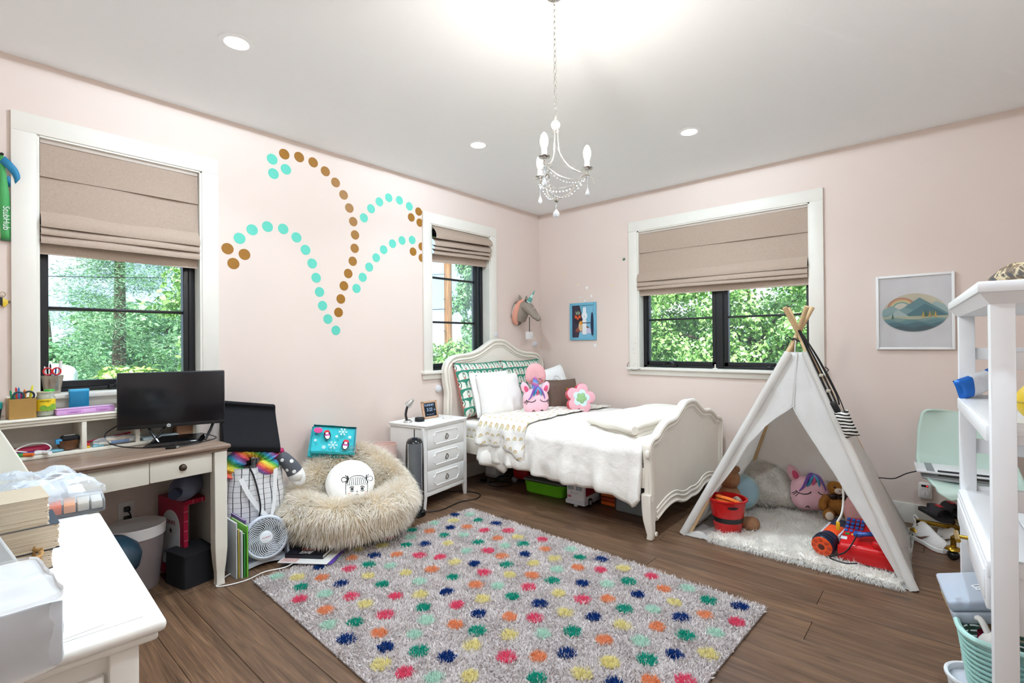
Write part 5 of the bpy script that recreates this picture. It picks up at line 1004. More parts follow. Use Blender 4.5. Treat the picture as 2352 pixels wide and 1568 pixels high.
def puffball():
    t = thing('plush_toy', 'fuzzy pale pink cone shaped plush with smiling face behind the unicorn', 'plush toy', (.62, -.86, .865), 52, rx=-8); R = lambda a: .09+.05*max(0, sin(a))**2+.01*cos(a*2); th = .1; M = TR(0, 0, .12)
    puff(B(), R, th, 40, 9, M=M, wr=.004).build('body', C('#f0b3b4', .9, var=.08, bump=.6, bs=160), t)
    b = B(); 
    for k in (-1, 1): ink(b, R, th, [(k*.03-.014, -.02), (k*.03, -.028), (k*.03+.014, -.02)], .0028)
    ink(b, R, th, [(-.012, -.042), (0, -.05), (.012, -.042)], .0026); b.v = [(x, y, z+.12) for x, y, z in b.v]; b.build('face_stitching', C('#3a2226', .7), t)
    for k in (-1, 1): B().lathe([(.0001, .002), (.009, .001), (.009, 0)], 14, M=TR(k*.05, depth_of(R, th, k*.05, -.04)-.0005, .08, rx=90)).build('cheek', C('#c05058', .8), t)
puffball()
def flower():
    t = thing('flower_pillow', 'pink five petal flower pillow with mint centre on the bed', 'pillow', (.93, -.63, .655), 46, rx=-10, ry=12); F = lambda a: .092+.046*abs(cos(2.5*(a-.3)))**.75; th = .1
    def rim(u, v): a = 2*PI*u; r = F(a)*(1+.05*sin(PI*v)); return (r*cos(a), -.042+.1*v, r*sin(a)+.128)
    def rm(tt): x, y, z = tt.xyz(); u, v = tt.uv(); k = (u*70).sin(); tt.bump(k, .8, .01); return tt.mix(k*.5+.5, '#e2505f', '#f0828a')
    B().grid(rim, 110, 6, cu=True).build('gathered_side', pmat('pink_gathers', rm, .8), t, fix=False)
    M = TR(0, -.042, .128); puff(B(), F, .03, 60, 7, M=M, back=False).build('front_petals', C('#f2b2bc', .85, var=.12, sc=120, bump=.3), t); puff(B(), F, -.03, 60, 6, M=TR(0, .058, .128), back=False).build('back_petals', C('#e9707c', .85), t)
    puff(B(), lambda a: F(a)*.66, .022, 50, 5, M=M @ TR(0, -.009, 0), back=False).build('middle_petals', C('#d3ebe8', .85), t); puff(B(), lambda a: F(a+.3)*.36, .018, 40, 4, M=M @ TR(0, -.018, 0), back=False).build('centre', C('#9dc48a', .85), t)
    for k, c in ((.66, '#c98a94'), (.36, '#7aa070')): B().tube([(F(2*PI*i/60+(.3 if k < .5 else 0))*k*cos(2*PI*i/60), -.052-(.008 if k < .5 else 0), .128+F(2*PI*i/60+(.3 if k < .5 else 0))*k*sin(2*PI*i/60)) for i in range(60)], .0018, 5, closed=True).build('stitch_line', C(c, .8), t)
flower()
# under the bed -----------------------------------------------------------------
def underbed():
    t = thing('storage_tub', 'lime green storage tub with clear lid under the bed', 'box', (.92, -1.0, 0), 3)
    b = B(); 
    for z0, z1, a, c in ((0, .012, .2, .2),): pass
    lv = [(0, .19, .155), (.01, .2, .165), (.1, .212, .175), (.106, .216, .179)]; n = 40; vs = []
    for z, a, c in lv: vs += [(a*cos(q)*(abs(cos(q))**8+abs(sin(q))**8)**(-1/8), c*sin(q)*(abs(cos(q))**8+abs(sin(q))**8)**(-1/8), z) for q in [2*PI*i/n for i in range(n)]]
    b.add(vs, [(k*n+i, k*n+(i+1) % n, (k+1)*n+(i+1) % n, (k+1)*n+i) for k in range(3) for i in range(n)]+[list(range(n))[::-1]]); b.build('tub', C('#6cc21f', .35), t)
    B().rbox(-.21, .21, -.174, .174, .107, .125, .012, 3).build('lid', glassy('smoky_lid', '#8d9590', .45, .25), t); B().box(-.18, .18, -.15, .15, .02, .1).build('contents', C('#5f6a48', .8, var=.4, sc=30), t)
    o = B().rbox(-.06, .06, -.05, .05, 0, .03, .006).build('small_carton', C('#d8d9dc', .5)); o.location = (1.05, -.95, .1255); tag(o, 'small white carton on the green tub lid', 'box')
    t = thing('toy_camper', 'white and pink toy camper van under the bed', 'toy van', (1.3, -1.05, .0), 2)
    B().rbox(-.085, .085, -.19, .17, .025, .2, .02, 3).build('body', C('#e9e9ee', .3), t); B().rbox(-.09, .09, -.196, .17, .02, .055, .008).build('bumper', C('#dcdde4', .35), t)
    B().rbox(.0845, .0865, -.17, .15, .09, .185, .01).build('side_panel', C('#8f1832', .3), t)
    for x in (-.04, .035): B().rbox(x-.028, x+.028, -.1935, -.189, .135, .175, .006).build('rear_window', C('#aab4c0', .2), t)
    B().rbox(-.07, -.035, -.1975, -.195, .075, .09, .001).build('badge', C('#c2246a', .4), t); text('Barbie', .011, C('#f6e8ee', .4), t, TR(-.0525, -.1985, .0825, rx=90), 'badge_lettering')
    B().tube(bez([(-.03, -.19, .115), (-.03, -.2, .113), (.02, -.2, .113), (.02, -.19, .115)]), .002, 5).build('handle', C('#c9cad0', .4), t)
    for y in (-.11, .1):
        for x in (-.08, .08): w = B().cyl((x-.012, y, .034), (x+.012, y, .034), .033, n=24).build('wheel', C('#1c1c20', .5), t); B().cyl((x+(.0121 if x > 0 else -.0121), y, .034), (x+(.0135 if x > 0 else -.0135), y, .034), .02, n=20).build('hubcap', C('#d0d2d8', .3, .4), w)
    B().lathe([(.0, 0), (.014, .004), (.018, .012), (0, .018)], 12, M=TR(0, -.18, .002)).build('castor', C('#f0f0f2', .4), t)
    t = thing('plastic_crate', 'orange slatted plastic crate under the bed', 'crate', (1.49, -.95, 0), 0)
    for k in range(5): B().rbox(-.075, .075, -.1, .1, .004+k*.034, .03+k*.034, .003).build('slat_layer', C('#d8641e' if k % 2 == 0 else '#a83a1a', .4), t)
    for x in (-.07, .07): B().rbox(x-.008, x+.008, -.102, .102, 0, .18, .002).build('corner_post', C('#3a2018', .5), t)
    t = thing('clear_bin', 'clear plastic bin of white ribbons under the bed end', 'box', (1.735, -.98, 0), 0); g = glassy('clear_bin', '#dfe6ea', .72, .1); B().rbox(-.14, .14, -.14, .14, .002, .19, .015, 3).build('shell', g, t); B().rbox(-.145, .145, -.145, .145, .191, .2, .004).build('lid', g, t)
    for i in range(7): 
        a = i*1.9; b = B(); P = bez([(.11*cos(a), .1*sin(a), .01), (.06*cos(a+1), .1*sin(a+.5), .09), (.1*cos(a+2), .08*sin(a+2), .14), (.09*cos(a+3), .11*sin(a+2.6), .03)], 6); vs = []
        for p in P: vs += [p-V((.012, 0, 0)), p+V((.012, 0, .004))]
        b.add(vs, [(2*k, 2*k+2, 2*k+3, 2*k+1) for k in range(len(P)-1)]); b.build('ribbon', C('#d4d6da', .6), t)
    t = thing('ride_on_case', 'red ride on suitcase with dark band under the bed', 'suitcase', (.545, -.9, 0), 10); B().rbox(-.1, .1, -.15, .15, .035, .25, .06, 5).build('shell', C('#a3121c', .25), t)
    B().rbox(-.104, .104, -.03, .01, .03, .254, .05, 4).build('band', C('#2b2e34', .3), t)
    for y in (-.11, .1):
        for x in (-.08, .08): B().ball((x, y, .03), .03, 14, 10).build('wheel', C('#9a9ca2', .3, .4), t)
    t = thing('paper_folder', 'grey white appliance box behind the nightstand under the bed', 'box', (.2, -1.0, 0), 5); B().rbox(-.09, .09, -.05, .05, 0, .24, .03, 4).build('casing', C('#c4c6c9', .5), t); B().box(-.06, .06, -.0512, -.0504, .04, .15).build('label_print', C('#e6e7ea', .6), t, smooth=False)
    c = B()
    for k in range(14): c.tube([(.37+.03*cos(a)+.01*k*.6, -1.12+.026*sin(a)+.003*k, .04+.012*sin(a*1+k)+.002*k) for a in [2*PI*i/14 for i in range(14)]], .0032, 5, closed=True)
    tag(c.build('coiled_cord', C('#202024', .4)), 'tangle of coiled black cord on the floor under the bed', 'cable')
    cable('black looped cord on the floor under the bed head', [(.26, -1.12, .006), (.36, -1.24, .006), (.47, -1.2, .006), (.52, -1.12, .006), (.45, -1.06, .006), (.34, -1.1, .006), (.3, -1.2, .006), (.2, -1.25, .006)], .005)
    o = B().rbox(-.03, .03, -.022, .022, 0, .032, .006).build('power_brick', BLACK); o.location = (.24, -1.19, .0005); tag(o, 'black power brick on the floor under the bed head', 'adapter')
underbed()
# ------------------------------------------------------------------ wall decals
DEC = dict(
g1=[(-2.932, 2.659), (-2.824, 2.668), (-2.718, 2.658), (-2.622, 2.616), (-2.539, 2.551), (-2.472, 2.47), (-2.423, 2.377), (-2.39, 2.276), (-2.375, 2.173), (-2.379, 2.066), (-2.397, 1.961), (-2.437, 1.86), (-2.475, 1.76), (-2.502, 1.656), (-2.522, 1.551)],
t1=[(-3.016, 2.6), (-3.008, 2.501), (-2.921, 2.554)],
t2=[(-3.232, 2.014), (-3.152, 2.084), (-3.051, 2.123), (-2.943, 2.125), (-2.848, 2.08), (-2.781, 1.999), (-2.731, 1.905), (-2.701, 1.802), (-2.675, 1.698), (-2.652, 1.596), (-2.61, 1.497), (-2.545, 1.412)],
g2=[(-3.306, 1.935), (-3.202, 1.911), (-3.271, 1.842)],
t3=[(-2.294, 2.324), (-2.227, 2.411), (-2.147, 2.484), (-2.055, 2.538), (-1.946, 2.539), (-1.842, 2.508)],
g3=[(-1.741, 2.482), (-1.822, 2.415), (-1.729, 2.385)],
t4=[(-2.365, 1.748), (-2.309, 1.842), (-2.248, 1.931), (-2.182, 2.016), (-2.109, 2.092), (-2.02, 2.155), (-1.922, 2.197), (-1.814, 2.217)],
g4=[(-1.805, 2.116), (-1.716, 2.174), (-1.71, 2.073)])
def decals():
    gold = C('#9c680a', .5, 0, var=.03); teal = C('#62ccb6', .6, var=.03); lab = {'g1': 'gold dot decals on the tall arching stem', 't1': 'teal dot decals at the tip of the tall gold stem', 't2': 'teal dot decals on the long left arch', 'g2': 'gold dot decals at the tip of the left teal arch', 't3': 'teal dot decals on the upper right arch', 'g3': 'gold dot decals at the tip of the upper right arch', 't4': 'teal dot decals on the lower right arch', 'g4': 'gold dot decals at the tip of the lower right arch'}
    me = {}
    for c, m in (('g', gold), ('t', teal)): me[c] = B().lathe([(.0001, .0012), (.0365, .0012), (.037, 0)], 36, M=TR(ry=90)).mesh('wall_decal', m)
    half_ = B().prism([(.037*cos(a), .037*sin(a)) for a in [PI/2+PI*i/18 for i in range(19)]], 0, .0012, M=Matrix(((0, 0, 1, 0), (1, 0, 0, 0), (0, 1, 0, 0), (0, 0, 0, 1)))).mesh('wall_decal', gold)
    for k, l in DEC.items():
        n = len(l); w = 'gold' if k[0] == 'g' else 'teal'; w2 = lab[k].split(' dot decals ')[1]
        for i, (y, z) in enumerate(l):
            o = bpy.data.objects.new('wall_decal', me[k[0]]); COL.objects.link(o); o.location = (.0003, y, z)
            nth = ['first', 'second', 'third', 'fourth', 'fifth', 'sixth', 'seventh', 'eighth', 'ninth', 'tenth', 'eleventh', 'twelfth', 'thirteenth', 'fourteenth', 'fifteenth'][i]
            if k == 'g4' and i > 0: o.data = half_; o.location = (.0003, -1.708, z)
            fm = {1: f'uppermost of the three {w} decals {w2}'}.get(-1)
            if n == 3: nm = ['left', 'right', 'lower']; nm = {'t1': ['upper', 'lower', 'right'], 'g2': ['left', 'right', 'lower'], 'g3': ['upper', 'left', 'lower cut'], 'g4': ['left', 'upper cut', 'lower cut']}[k]; s = f'{nm[i]} {w} dot decal {w2}'
            elif k in ('g1', 't2'): s = f'{nth} {w} dot decal from the tip {w2}'
            else: s = f'{nth} {w} dot decal from the base {w2}'
            tag(o, s, 'wall decal', lab[k])
decals()
# ------------------------------------------------------------------ pictures, stars, fittings on the walls
def star(x, z, r, c, label):
    st = [((r if i % 2 == 0 else r*.42)*cos(PI/2+i*PI/5), (r if i % 2 == 0 else r*.42)*sin(PI/2+i*PI/5)) for i in range(10)]
    o = B().prism(st, 0, .002, M=TR(rx=90)).build('star_sticker', C(c, .5), smooth=False); o.location = (x, -.0005, z); tag(o, label, 'sticker', 'star stickers around the rabbit picture')
for x, z, r, c, l in ((.533, 1.931, .018, '#efe6c4', 'pale yellow star sticker highest above the rabbit picture'), (.641, 1.889, .022, '#fbfaf6', 'large white star sticker above the rabbit picture'), (.695, 1.797, .019, '#fbfaf6', 'white star sticker right above the rabbit picture corner'), (.553, 1.788, .014, '#fbfaf6', 'small white star sticker left above the rabbit picture'), (.614, 1.753, .016, '#fbfaf6', 'white star sticker touching the rabbit picture top'), (.737, 1.274, .024, '#fbfaf6', 'white star sticker below the rabbit picture'), (.351, 2.059, .016, '#ead9b4', 'faint yellow star sticker nearest the room corner'), (.948, 1.892, .018, '#ecdcae', 'faint yellow star sticker near the window casing'), (.984, 1.968, .015, '#e6d6bc', 'faint small star sticker beside the double window')): star(x, z, r, c, l)
RX = lambda x, z, d=0: Matrix(((1, 0, 0, x), (0, 0, -1, -d), (0, 1, 0, z), (0, 0, 0, 1)))   # draw (x, z) polygons on the window wall, d off the wall
def rabbit():
    t = thing('framed_picture', 'blue framed rabbit picture on the wall above the bed', 'picture', (.594, 0, 1.53)); a, h, q = .165, .2, .028; F = C('#6fb4cf', .45)
    f = B(); f.rbox(-a, -a+q, -.022, -.001, -h, h, .003).rbox(a-q, a, -.022, -.001, -h, h, .003).rbox(-a+q, a-q, -.022, -.001, -h, -h+q, .003).rbox(-a+q, a-q, -.022, -.001, h-q, h, .003); f.build('frame', F, t)
    B().box(-a+q, a-q, -.008, -.002, -h+q, h-q).build('print', C('#7fbcd6', .5), t, smooth=False); k = 0
    def shape(p, c, n):
        nonlocal k; k += 1; B().prism(p, 0, .0006, M=RX(0, 0, .008+.0007*k)).build(n, C(c, .55), t, smooth=False)
    L, Tp, Bt = -a+q, h-q, -h+q; ell = lambda cx, cz, rx, rz, s=0, e=2*PI, n=24: [(cx+rx*cos(s+(e-s)*i/n), cz+rz*sin(s+(e-s)*i/n)) for i in range(n+(0 if e-s > 6.2 else 1))]
    shape([(L, Tp), (L, Bt), (-.06, Bt), (-.03, -.05), (-.015, .02), (-.02, .1), (-.045, Tp)], '#3b3242', 'dark_ground'); shape(ell(-.06, .02, .055, .05), '#2b2434', 'dark_shape')
    shape(ell(.0, -.12, .1, .08, .15, PI-.1), '#8e4b3c', 'brown_hill'); shape(ell(.055, -.13, .075, .06, 0, PI), '#c9c9dd', 'grey_hill'); shape(ell(-.025, -.05, .03, .055), '#d9b98f', 'tan_shape'); shape(ell(-.02, -.015, .028, .02), '#e39a2e', 'orange_shape')
    shape([(-.005, -.14), (.045, -.14), (.045, .02), (-.005, .02)], '#eef1f2', 'rabbit_body'); shape(ell(.022, .06, .036, .042), '#eef5f8', 'rabbit_head'); shape(ell(.012, .115, .01, .04), '#f2f6f8', 'rabbit_ear'); shape(ell(.033, .118, .01, .04), '#f2f6f8', 'rabbit_ear'); shape(ell(.02, .05, .004, .004), '#3a3a44', 'rabbit_eye')
    shape([(-.01, -.012), (.11, -.012), (.11, -.02), (-.01, -.02)], '#1f2a4a', 'dark_bar'); shape(ell(.118, -.03, .018, .125), '#1f2a4a', 'dark_leaf')
    for i, (dx, dz) in enumerate(((-.075, .1), (-.045, .1), (-.085, .06), (-.035, .06), (-.06, .045))): shape([(dx-.012, dz-.02), (dx, dz-.028), (dx+.012, dz-.02), (dx+.018, dz+.018), (dx+.004, dz-.004), (dx-.014, dz+.018)], '#e8602e' if i > 1 else '#8fa38c', 'petal')
rabbit()
def art():
    t = thing('framed_print', 'white framed mountain and rainbow print on the wall above the chair', 'picture', (3.359, 0, 1.499)); a, h, q = .2165, .266, .017; F = C('#f4f3f1', .35, var=.01)
    f = B(); f.rbox(-a, -a+q, -.025, -.001, -h, h, .003).rbox(a-q, a, -.025, -.001, -h, h, .003).rbox(-a+q, a-q, -.025, -.001, -h, -h+q, .003).rbox(-a+q, a-q, -.025, -.001, h-q, h, .003); f.build('frame', F, t); B().box(-a+q, a-q, -.006, -.002, -h+q, h-q).build('mount', C('#efedee', .5), t, smooth=False)
    ov = [(.175*cos(x)*(1+.04*cos(2*x)), -.01+.135*sin(x)*(1+.05*sin(x))) for x in [2*PI*i/60 for i in range(60)]]
    inn = lambda x, z: (x/.178)**2+((z+.01)/.14)**2 < 1
    def clip(poly):                                   # keep the part of a polygon inside the oval (Sutherland-Hodgman on the oval's edges)
        out = poly
        for i in range(60):
            p, q_ = ov[i], ov[(i+1) % 60]; ex, ez = q_[0]-p[0], q_[1]-p[1]; ins = lambda r: ex*(r[1]-p[1])-ez*(r[0]-p[0]) >= -1e-9; new = []
            for j in range(len(out)):
                c, d = out[j], out[(j+1) % len(out)]; ci, di = ins(c), ins(d)
                if ci: new.append(c)
                if ci != di: fc = ex*(c[1]-p[1])-ez*(c[0]-p[0]); fd = ex*(d[1]-p[1])-ez*(d[0]-p[0]); s = fc/(fc-fd); new.append((c[0]+(d[0]-c[0])*s, c[1]+(d[1]-c[1])*s))
            out = new
            if len(out) < 3: return None
        return out
    k = 0
    def sh(p, c, n):
        nonlocal k; p = clip(p)
        if p: k += 1; B().prism(p, 0, .0004, M=RX(0, 0, .006+.0005*k)).build(n, C(c, .55), t, smooth=False)
    sh(ov, '#ddd3b8', 'sky_shape')
    arc = lambda cx, cz, r: [(cx+r*cos(PI*i/24), cz+r*sin(PI*i/24)) for i in range(25)]
    for r, c in ((.085, '#c98a6a'), (.075, '#e3b27e'), (.065, '#e8d8a0'), (.055, '#7fb0a0'), (.045, '#e9e2d2')): sh(arc(-.07, .02, r), c, 'rainbow_band')
    tri = lambda x, z, w, c, n='mountain': sh([(x-w, -.03), (x+w, -.03), (x, z)], c, n)
    tri(-.13, .05, .13, '#9dbcbc'); tri(.12, .07, .16, '#a9c4c2'); tri(.03, .1, .17, '#5f949a'); tri(-.05, .035, .13, '#7da9aa'); tri(.06, .055, .12, '#2f7480'); tri(-.09, .02, .06, '#b9cfcc')
    sh([(-.2, -.03), (.2, -.03), (.2, -.2), (-.2, -.2)], '#c6c4a4', 'shore'); sh([(-.2, -.05), (-.1, -.04), (.0, -.055), (.1, -.04), (.2, -.05), (.2, -.2), (-.2, -.2)], '#7fa8a4', 'water')
    for z, c in ((-.07, '#5c9298'), (-.09, '#2c6d78'), (-.115, '#174f5c')): sh([(-.2, z-.01)]+[(-.2+.4*i/20, z+.018*abs(sin(i*.47+z*40))) for i in range(21)]+[(.2, z-.01), (.2, -.2), (-.2, -.2)], c, 'wave')
    for x, z, c in ((.05, -.02, '#c9a83a'), (.065, -.015, '#3f6f3c'), (.085, -.018, '#c79a2e'), (.1, -.012, '#5c8444'), (.115, -.02, '#d0ae45'), (-.12, -.028, '#2f6a5a')): sh([(x-.009, z-.02), (x+.009, z-.02), (x, z+.026)], c, 'tree_motif')
    B().box(-a+q, a-q, -.0205, -.019, -h+q, h-q).build('glazing', glassy('picture_glass', '#ffffff', .955), t, smooth=False)
art()
def unicorn_head():
    t = thing('unicorn_trophy', 'grey felt unicorn head with peach mane mounted on the wall', 'wall decoration', (.0, -.4, 1.61)); G = C('#9c8f82', .9, var=.08, bump=.3, bs=200)
    B().lathe([(0, 0), (.13, 0), (.135, .01), (.12, .02), (0, .022)], 32, M=TR(0.0005, 0, .02, ry=90) @ Matrix.Diagonal((1.0, .72, 1, 1))).build('mount', C('#8d8176', .9), t)
    P = bez([(.01, 0, -.02), (.06, 0, .035), (.105, 0, .085), (.15, 0, .075), (.2, 0, .03), (.25, 0, -.02), (.285, .0, -.045)], 6); R_ = [.115, .1, .084, .074, .064, .052, .044, .034]
    def rr(f): x = f*(len(R_)-1); i = min(int(x), len(R_)-2); return R_[i]+(R_[i+1]-R_[i])*(x-i)
    B().tube(P, rr, 20, flat=.8).ball(P[-1], (.034, .028, .034), 16, 10).build('head', G, t)
    m = C('#e8a58e', .9, var=.06, bump=.3); b = B()
    for s in (-1, 1): b.grid(lambda u, v, s=s: (.02+.09*v+.0*u, s*(.012+.075*(1-abs(2*u-1)**2)*.9), .12-.2*u+.02*v-.05*(1-v)), 12, 6)
    B().tube(bez([(.105, -.02, .155), (.07, -.05, .11), (.045, -.075, .03), (.03, -.075, -.05), (.03, -.05, -.1)], 6), lambda f: .03+.022*sin(PI*f), 12, flat=.7).build('mane', m, t)
    for i in range(5): B().tube(bez([(.115-.014*i, -.035-.006*i, .155-.008*i), (.085-.012*i, -.085-.004*i, .09), (.055-.008*i, -.105-.002*i, .0), (.045-.004*i, -.085, -.09)], 6), .0025, 5).build('mane_piping', C('#f4e9e2', .8), t)
    B().lathe([(.028, 0), (.024, .03), (.0, .16)], 18, M=TR(.16, 0, .13, ry=36)).build('horn', pmat('horn_teal', lambda tt: tt.mix((tt.xyz()[2]*62+tt.xyz()[0]*40).sin() > .2, '#5fa79c', '#cfe3dc'), .6), t)
    B().tube([(.15+.03*cos(a), .032*sin(a), .135-.02*cos(a)) for a in [2*PI*i/24 for i in range(24)]], .005, 6, closed=True).build('horn_ring', C('#2b2622', .8), t)
    for s in (-1, 1): B().lathe([(.002, .07), (.012, .05), (.018, .025), (.01, 0)], 14, M=TR(.09, s*.045, .145, rx=-s*14, ry=-8)).build('ear', G, t)
    for s in (-1, 1): B().ball((.165, s*.056, .068), .009, 12, 8).build('eye', BLACK, t)
    B().rbox(.2, .24, -.012, .012, .06, .068, .003, M=TR(0, 0, 0, ry=0)).build('muzzle_stripe', C('#e2c2b2', .8), t)
unicorn_head()
t = thing('hanging_tag', 'white square tag on a black cord under the unicorn head', 'tag', (.12, -.34, 1.386)); B().rbox(-.003, .003, -.062, .062, -.04, .04, .004).build('card', C('#ece6e4', .5), t); B().tube([(0, 0, .04), (0, 0, .2)], .004, 6).build('cord', BLACK, t)
for (y, z), l in (((-.766, 1.393), 'white round disc fitting above the headboard crest'), ((-.109, 1.29), 'white round disc fitting on the wall near the room corner'), ((-1.535, .889), 'white round disc fitting left of the headboard')):
    t = thing('disc_fitting', l, 'fitting', (.0005, y, z), 0, 'white disc fittings around the headboard'); B().lathe([(0, .0), (.034, 0), (.036, .006), (.033, .018), (0, .018)], 28, M=TR(ry=90)).build('base', C('#e9e7e6', .4), t); B().lathe([(.027, .018), (.025, .026), (.014, .031), (0, .032)], 24, M=TR(ry=90)).build('dome', C('#dcd9dc', .35), t)
t = thing('suction_hook', 'small green disc hook on the wall left of the double window', 'hook', (1.083, -.0005, 2.142)); B().lathe([(0, .008), (.01, .008), (.014, .003), (.014, 0), (0, 0)], 20, M=TR(rx=90)).build('disc', C('#3f6a54', .3), t); B().ball((.002, -.01, .004), .005, 8, 6).build('stud', C('#d8d8d4', .3, .5), t)
def lanyards():
    def ribbon(name, P, w, mat, parent): 
        b = B(); vs = []
        for p, ww in zip(P, w): vs += [(p.x, p.y-ww, p.z), (p.x, p.y+ww, p.z)]
        b.add(vs, [(2*i, 2*i+2, 2*i+3, 2*i+1) for i in range(len(P)-1)]); o = b.build(name, mat, parent); m = o.modifiers.new('s', 'SOLIDIFY'); m.thickness = .0015; return o
    t = thing('green_lanyard', 'green lanyard strap hanging left of the desk window', 'lanyard', (.012, -4.333, 2.255)); P = [V((.012*sin(k*.6)*.3, -.003+.016*k/10, -.42*k/10)) for k in range(11)]
    ribbon('strap', P, [.006+.014*min(1, k/5) for k in range(11)], C('#4fae62', .6), t); text('StubHub', .034, C('#eef6ee', .5), t, TR(.004, .011, -.31, rx=90, rz=90) @ TR(rz=-90), 'strap_lettering'); B().rbox(-.002, .005, -.01, .042, -.424, -.414, .002).build('hem_bar', C('#2a5a34', .5), t); B().ball((0, -.003, .006), .008, 10, 8).build('wall_hook', BLACK, t)
    t = thing('blue_lanyard', 'blue lanyard loop curling beside the green strap', 'lanyard', (.02, -4.325, 2.25)); P = bez([(0, 0, 0), (.012, .02, -.025), (.01, .045, -.06), (.004, .052, -.1), (-.004, .03, -.115), (-.008, .012, -.09)], 5); b = B(); vs = []
    for i, p in enumerate(P): vs += [(p.x+.004, p.y, p.z), (p.x-.006, p.y-.02+.004*i/len(P), p.z-.03)]
    b.add(vs, [(2*i, 2*i+2, 2*i+3, 2*i+1) for i in range(len(P)-1)]); o = b.build('strap', C('#1f86b4', .5), t); m = o.modifiers.new('s', 'SOLIDIFY'); m.thickness = .0015
    t = thing('key_charm', 'yellow and black key charm at the left picture edge', 'key ring', (.01, -4.335, 1.53)); B().tube([(0, .01*cos(a), .035+.012*sin(a)) for a in [2*PI*i/20 for i in range(20)]], .0015, 6, closed=True).build('ring', C('#b8a978', .3, .8), t); B().rbox(-.003, .003, -.02, .022, -.02, .015, .006, M=TR(rx=-35)).build('charm', pmat('charm', lambda tt: tt.mix((tt.xyz()[1]*160).sin() > 0, '#17171a', '#e6c23a'), .4), t)
lanyards()
# ------------------------------------------------------------------ chandelier
def chandelier():
    t = thing('chandelier', 'small silver crystal chandelier with three candle bulbs', 'chandelier', (2.289, -2.812, 0)); sv = C('#d6d6d2', .12, .95, var=.02); cr = pmat('crystal', lambda tt: '#f4f6f8', .03, 0, .9, Transmission_Weight=.55, IOR=1.45)
    B().lathe([(.034, HC-.0005), (.032, HC-.008), (.02, HC-.012), (0, HC-.012)], 32).build('ceiling_canopy', sv, t)
    z = HC-.012; k = 0
    while z > 2.26: B().tube([((.0065*cos(a) if k % 2 == 0 else 0), (0 if k % 2 == 0 else .0065*cos(a)), z-.014+.015*sin(a)) for a in [2*PI*i/14 for i in range(14)]], .0018, 5, closed=True).build('chain_link', sv, t); z -= .0245; k += 1
    B().ball((0, 0, 2.226), .0195, 20, 14).build('crystal_ball', cr, t); B().lathe([(.004, 2.262), (.008, 2.25), (.005, 2.244)], 12).build('top_cap', sv, t); B().lathe([(.012, 2.209), (.014, 2.2), (.006, 2.19), (0, 2.19)], 16).build('lower_cap', sv, t)
    fin = B().lathe([(.003, 1.925), (.012, 1.92), (.014, 1.91), (.009, 1.9), (.003, 1.895), (0, 1.895)], 18).build('bottom_finial', sv, t)
    B().cyl((0, 0, 1.895), (0, 0, 1.862), .0008, n=5).ball((0, 0, 1.88), .0045, 10, 8).build('finial_bead', cr, t); B().lathe([(0, 1.87), (.003, 1.866), (.013, 1.853), (.0145, 1.846), (.012, 1.836), (0, 1.829)], 18).build('finial_crystal', cr, t)
    A = [math.radians(x) for x in (46, 158, 286)]; R = .135; lampE = glow('#fff6e6', 9)
    def at(a, r, z): return (r*cos(a), r*sin(a), z)
    for a in A:
        arm = B().tube(bez([at(a, .009, 2.195), at(a, .011, 2.15), at(a, .018, 2.105), at(a, .05, 2.055), at(a, .1, 2.028), at(a, R, 2.022)], 7), .0028, 7).build('upper_arm', sv, t)
        B().tube(bez([at(a, R, 2.018), at(a, .115, 2.012), at(a, .085, 1.98), at(a, .055, 1.935), at(a, .012, 1.912)], 7), .0026, 7).build('lower_arm', sv, t)
        B().tube(bez([at(a, R, 2.016), at(a, R+.015, 2.012), at(a, R+.026, 1.995), at(a, R+.028, 1.98)], 6), .0018, 6).build('hook', sv, t)
        x, y, _ = at(a, R, 0); M = TR(x, y, 0)
        B().lathe([(.004, 2.016), (.007, 2.024), (.004, 2.03), (.006, 2.034), (.022, 2.041), (.025, 2.046), (.02, 2.044), (.006, 2.042)], 24, M=M).build('bobeche', sv, t)
        B().lathe([(.009, 2.042), (.0105, 2.05), (.0105, 2.076), (.008, 2.077)], 18, M=M).build('candle_sleeve', C('#f0efec', .35), t)
        B().lathe([(.008, 2.077), (.012, 2.084), (.0165, 2.1), (.0165, 2.115), (.012, 2.132), (.005, 2.142), (0, 2.145)], 20, M=M).build('bulb', lampE if a != A[1] else C('#f1efea', .25, var=0), t)
        B().cyl((x, y, 2.014), (x, y, 1.955), .001, .0018, 6, M=None).lathe([(.0015, 1.962), (.004, 1.955), (.009, 1.94), (.009, 1.932), (.005, 1.926), (0, 1.924)], 14, M=M).build('drop_crystal', cr, t)
        if a == A[1]: continue                        # this candle is not lit
        l = light('POINT', 'candle_lamp', (0, 0, 0), CANDLE_W, (1, .96, .9), shadow_soft_size=.016); l.parent = t; l.location = (x, y, 2.16)
    for i in range(3):
        a, b_ = A[i], A[(i+1) % 3]; p = V(at(a, R, 2.016)); q = V(at(b_, R, 2.016)); m = (p+q)/2
        B().tube(bez([p, p.lerp(q, .25)-V((0, 0, .028)), m-V((0, 0, .036)), p.lerp(q, .75)-V((0, 0, .028)), q], 6), .0017, 6).build('swag_rod', sv, t)
        for j in range(15): k = j/14; c = p.lerp(q, k)-V((0, 0, .012+.075*4*k*(1-k)*.55)); o = B().ball(tuple(c), .0042, 8, 6).build('swag_bead', cr, t)
        for j in range(9): k = (j+1)/10; c = V(at(a, R*(1-k), 2.005-.085*math.sin(k*PI/2))); B().ball(tuple(c-V((0, 0, .012*sin(PI*k)))), .004, 8, 6).build('swag_bead', cr, t)
chandelier()
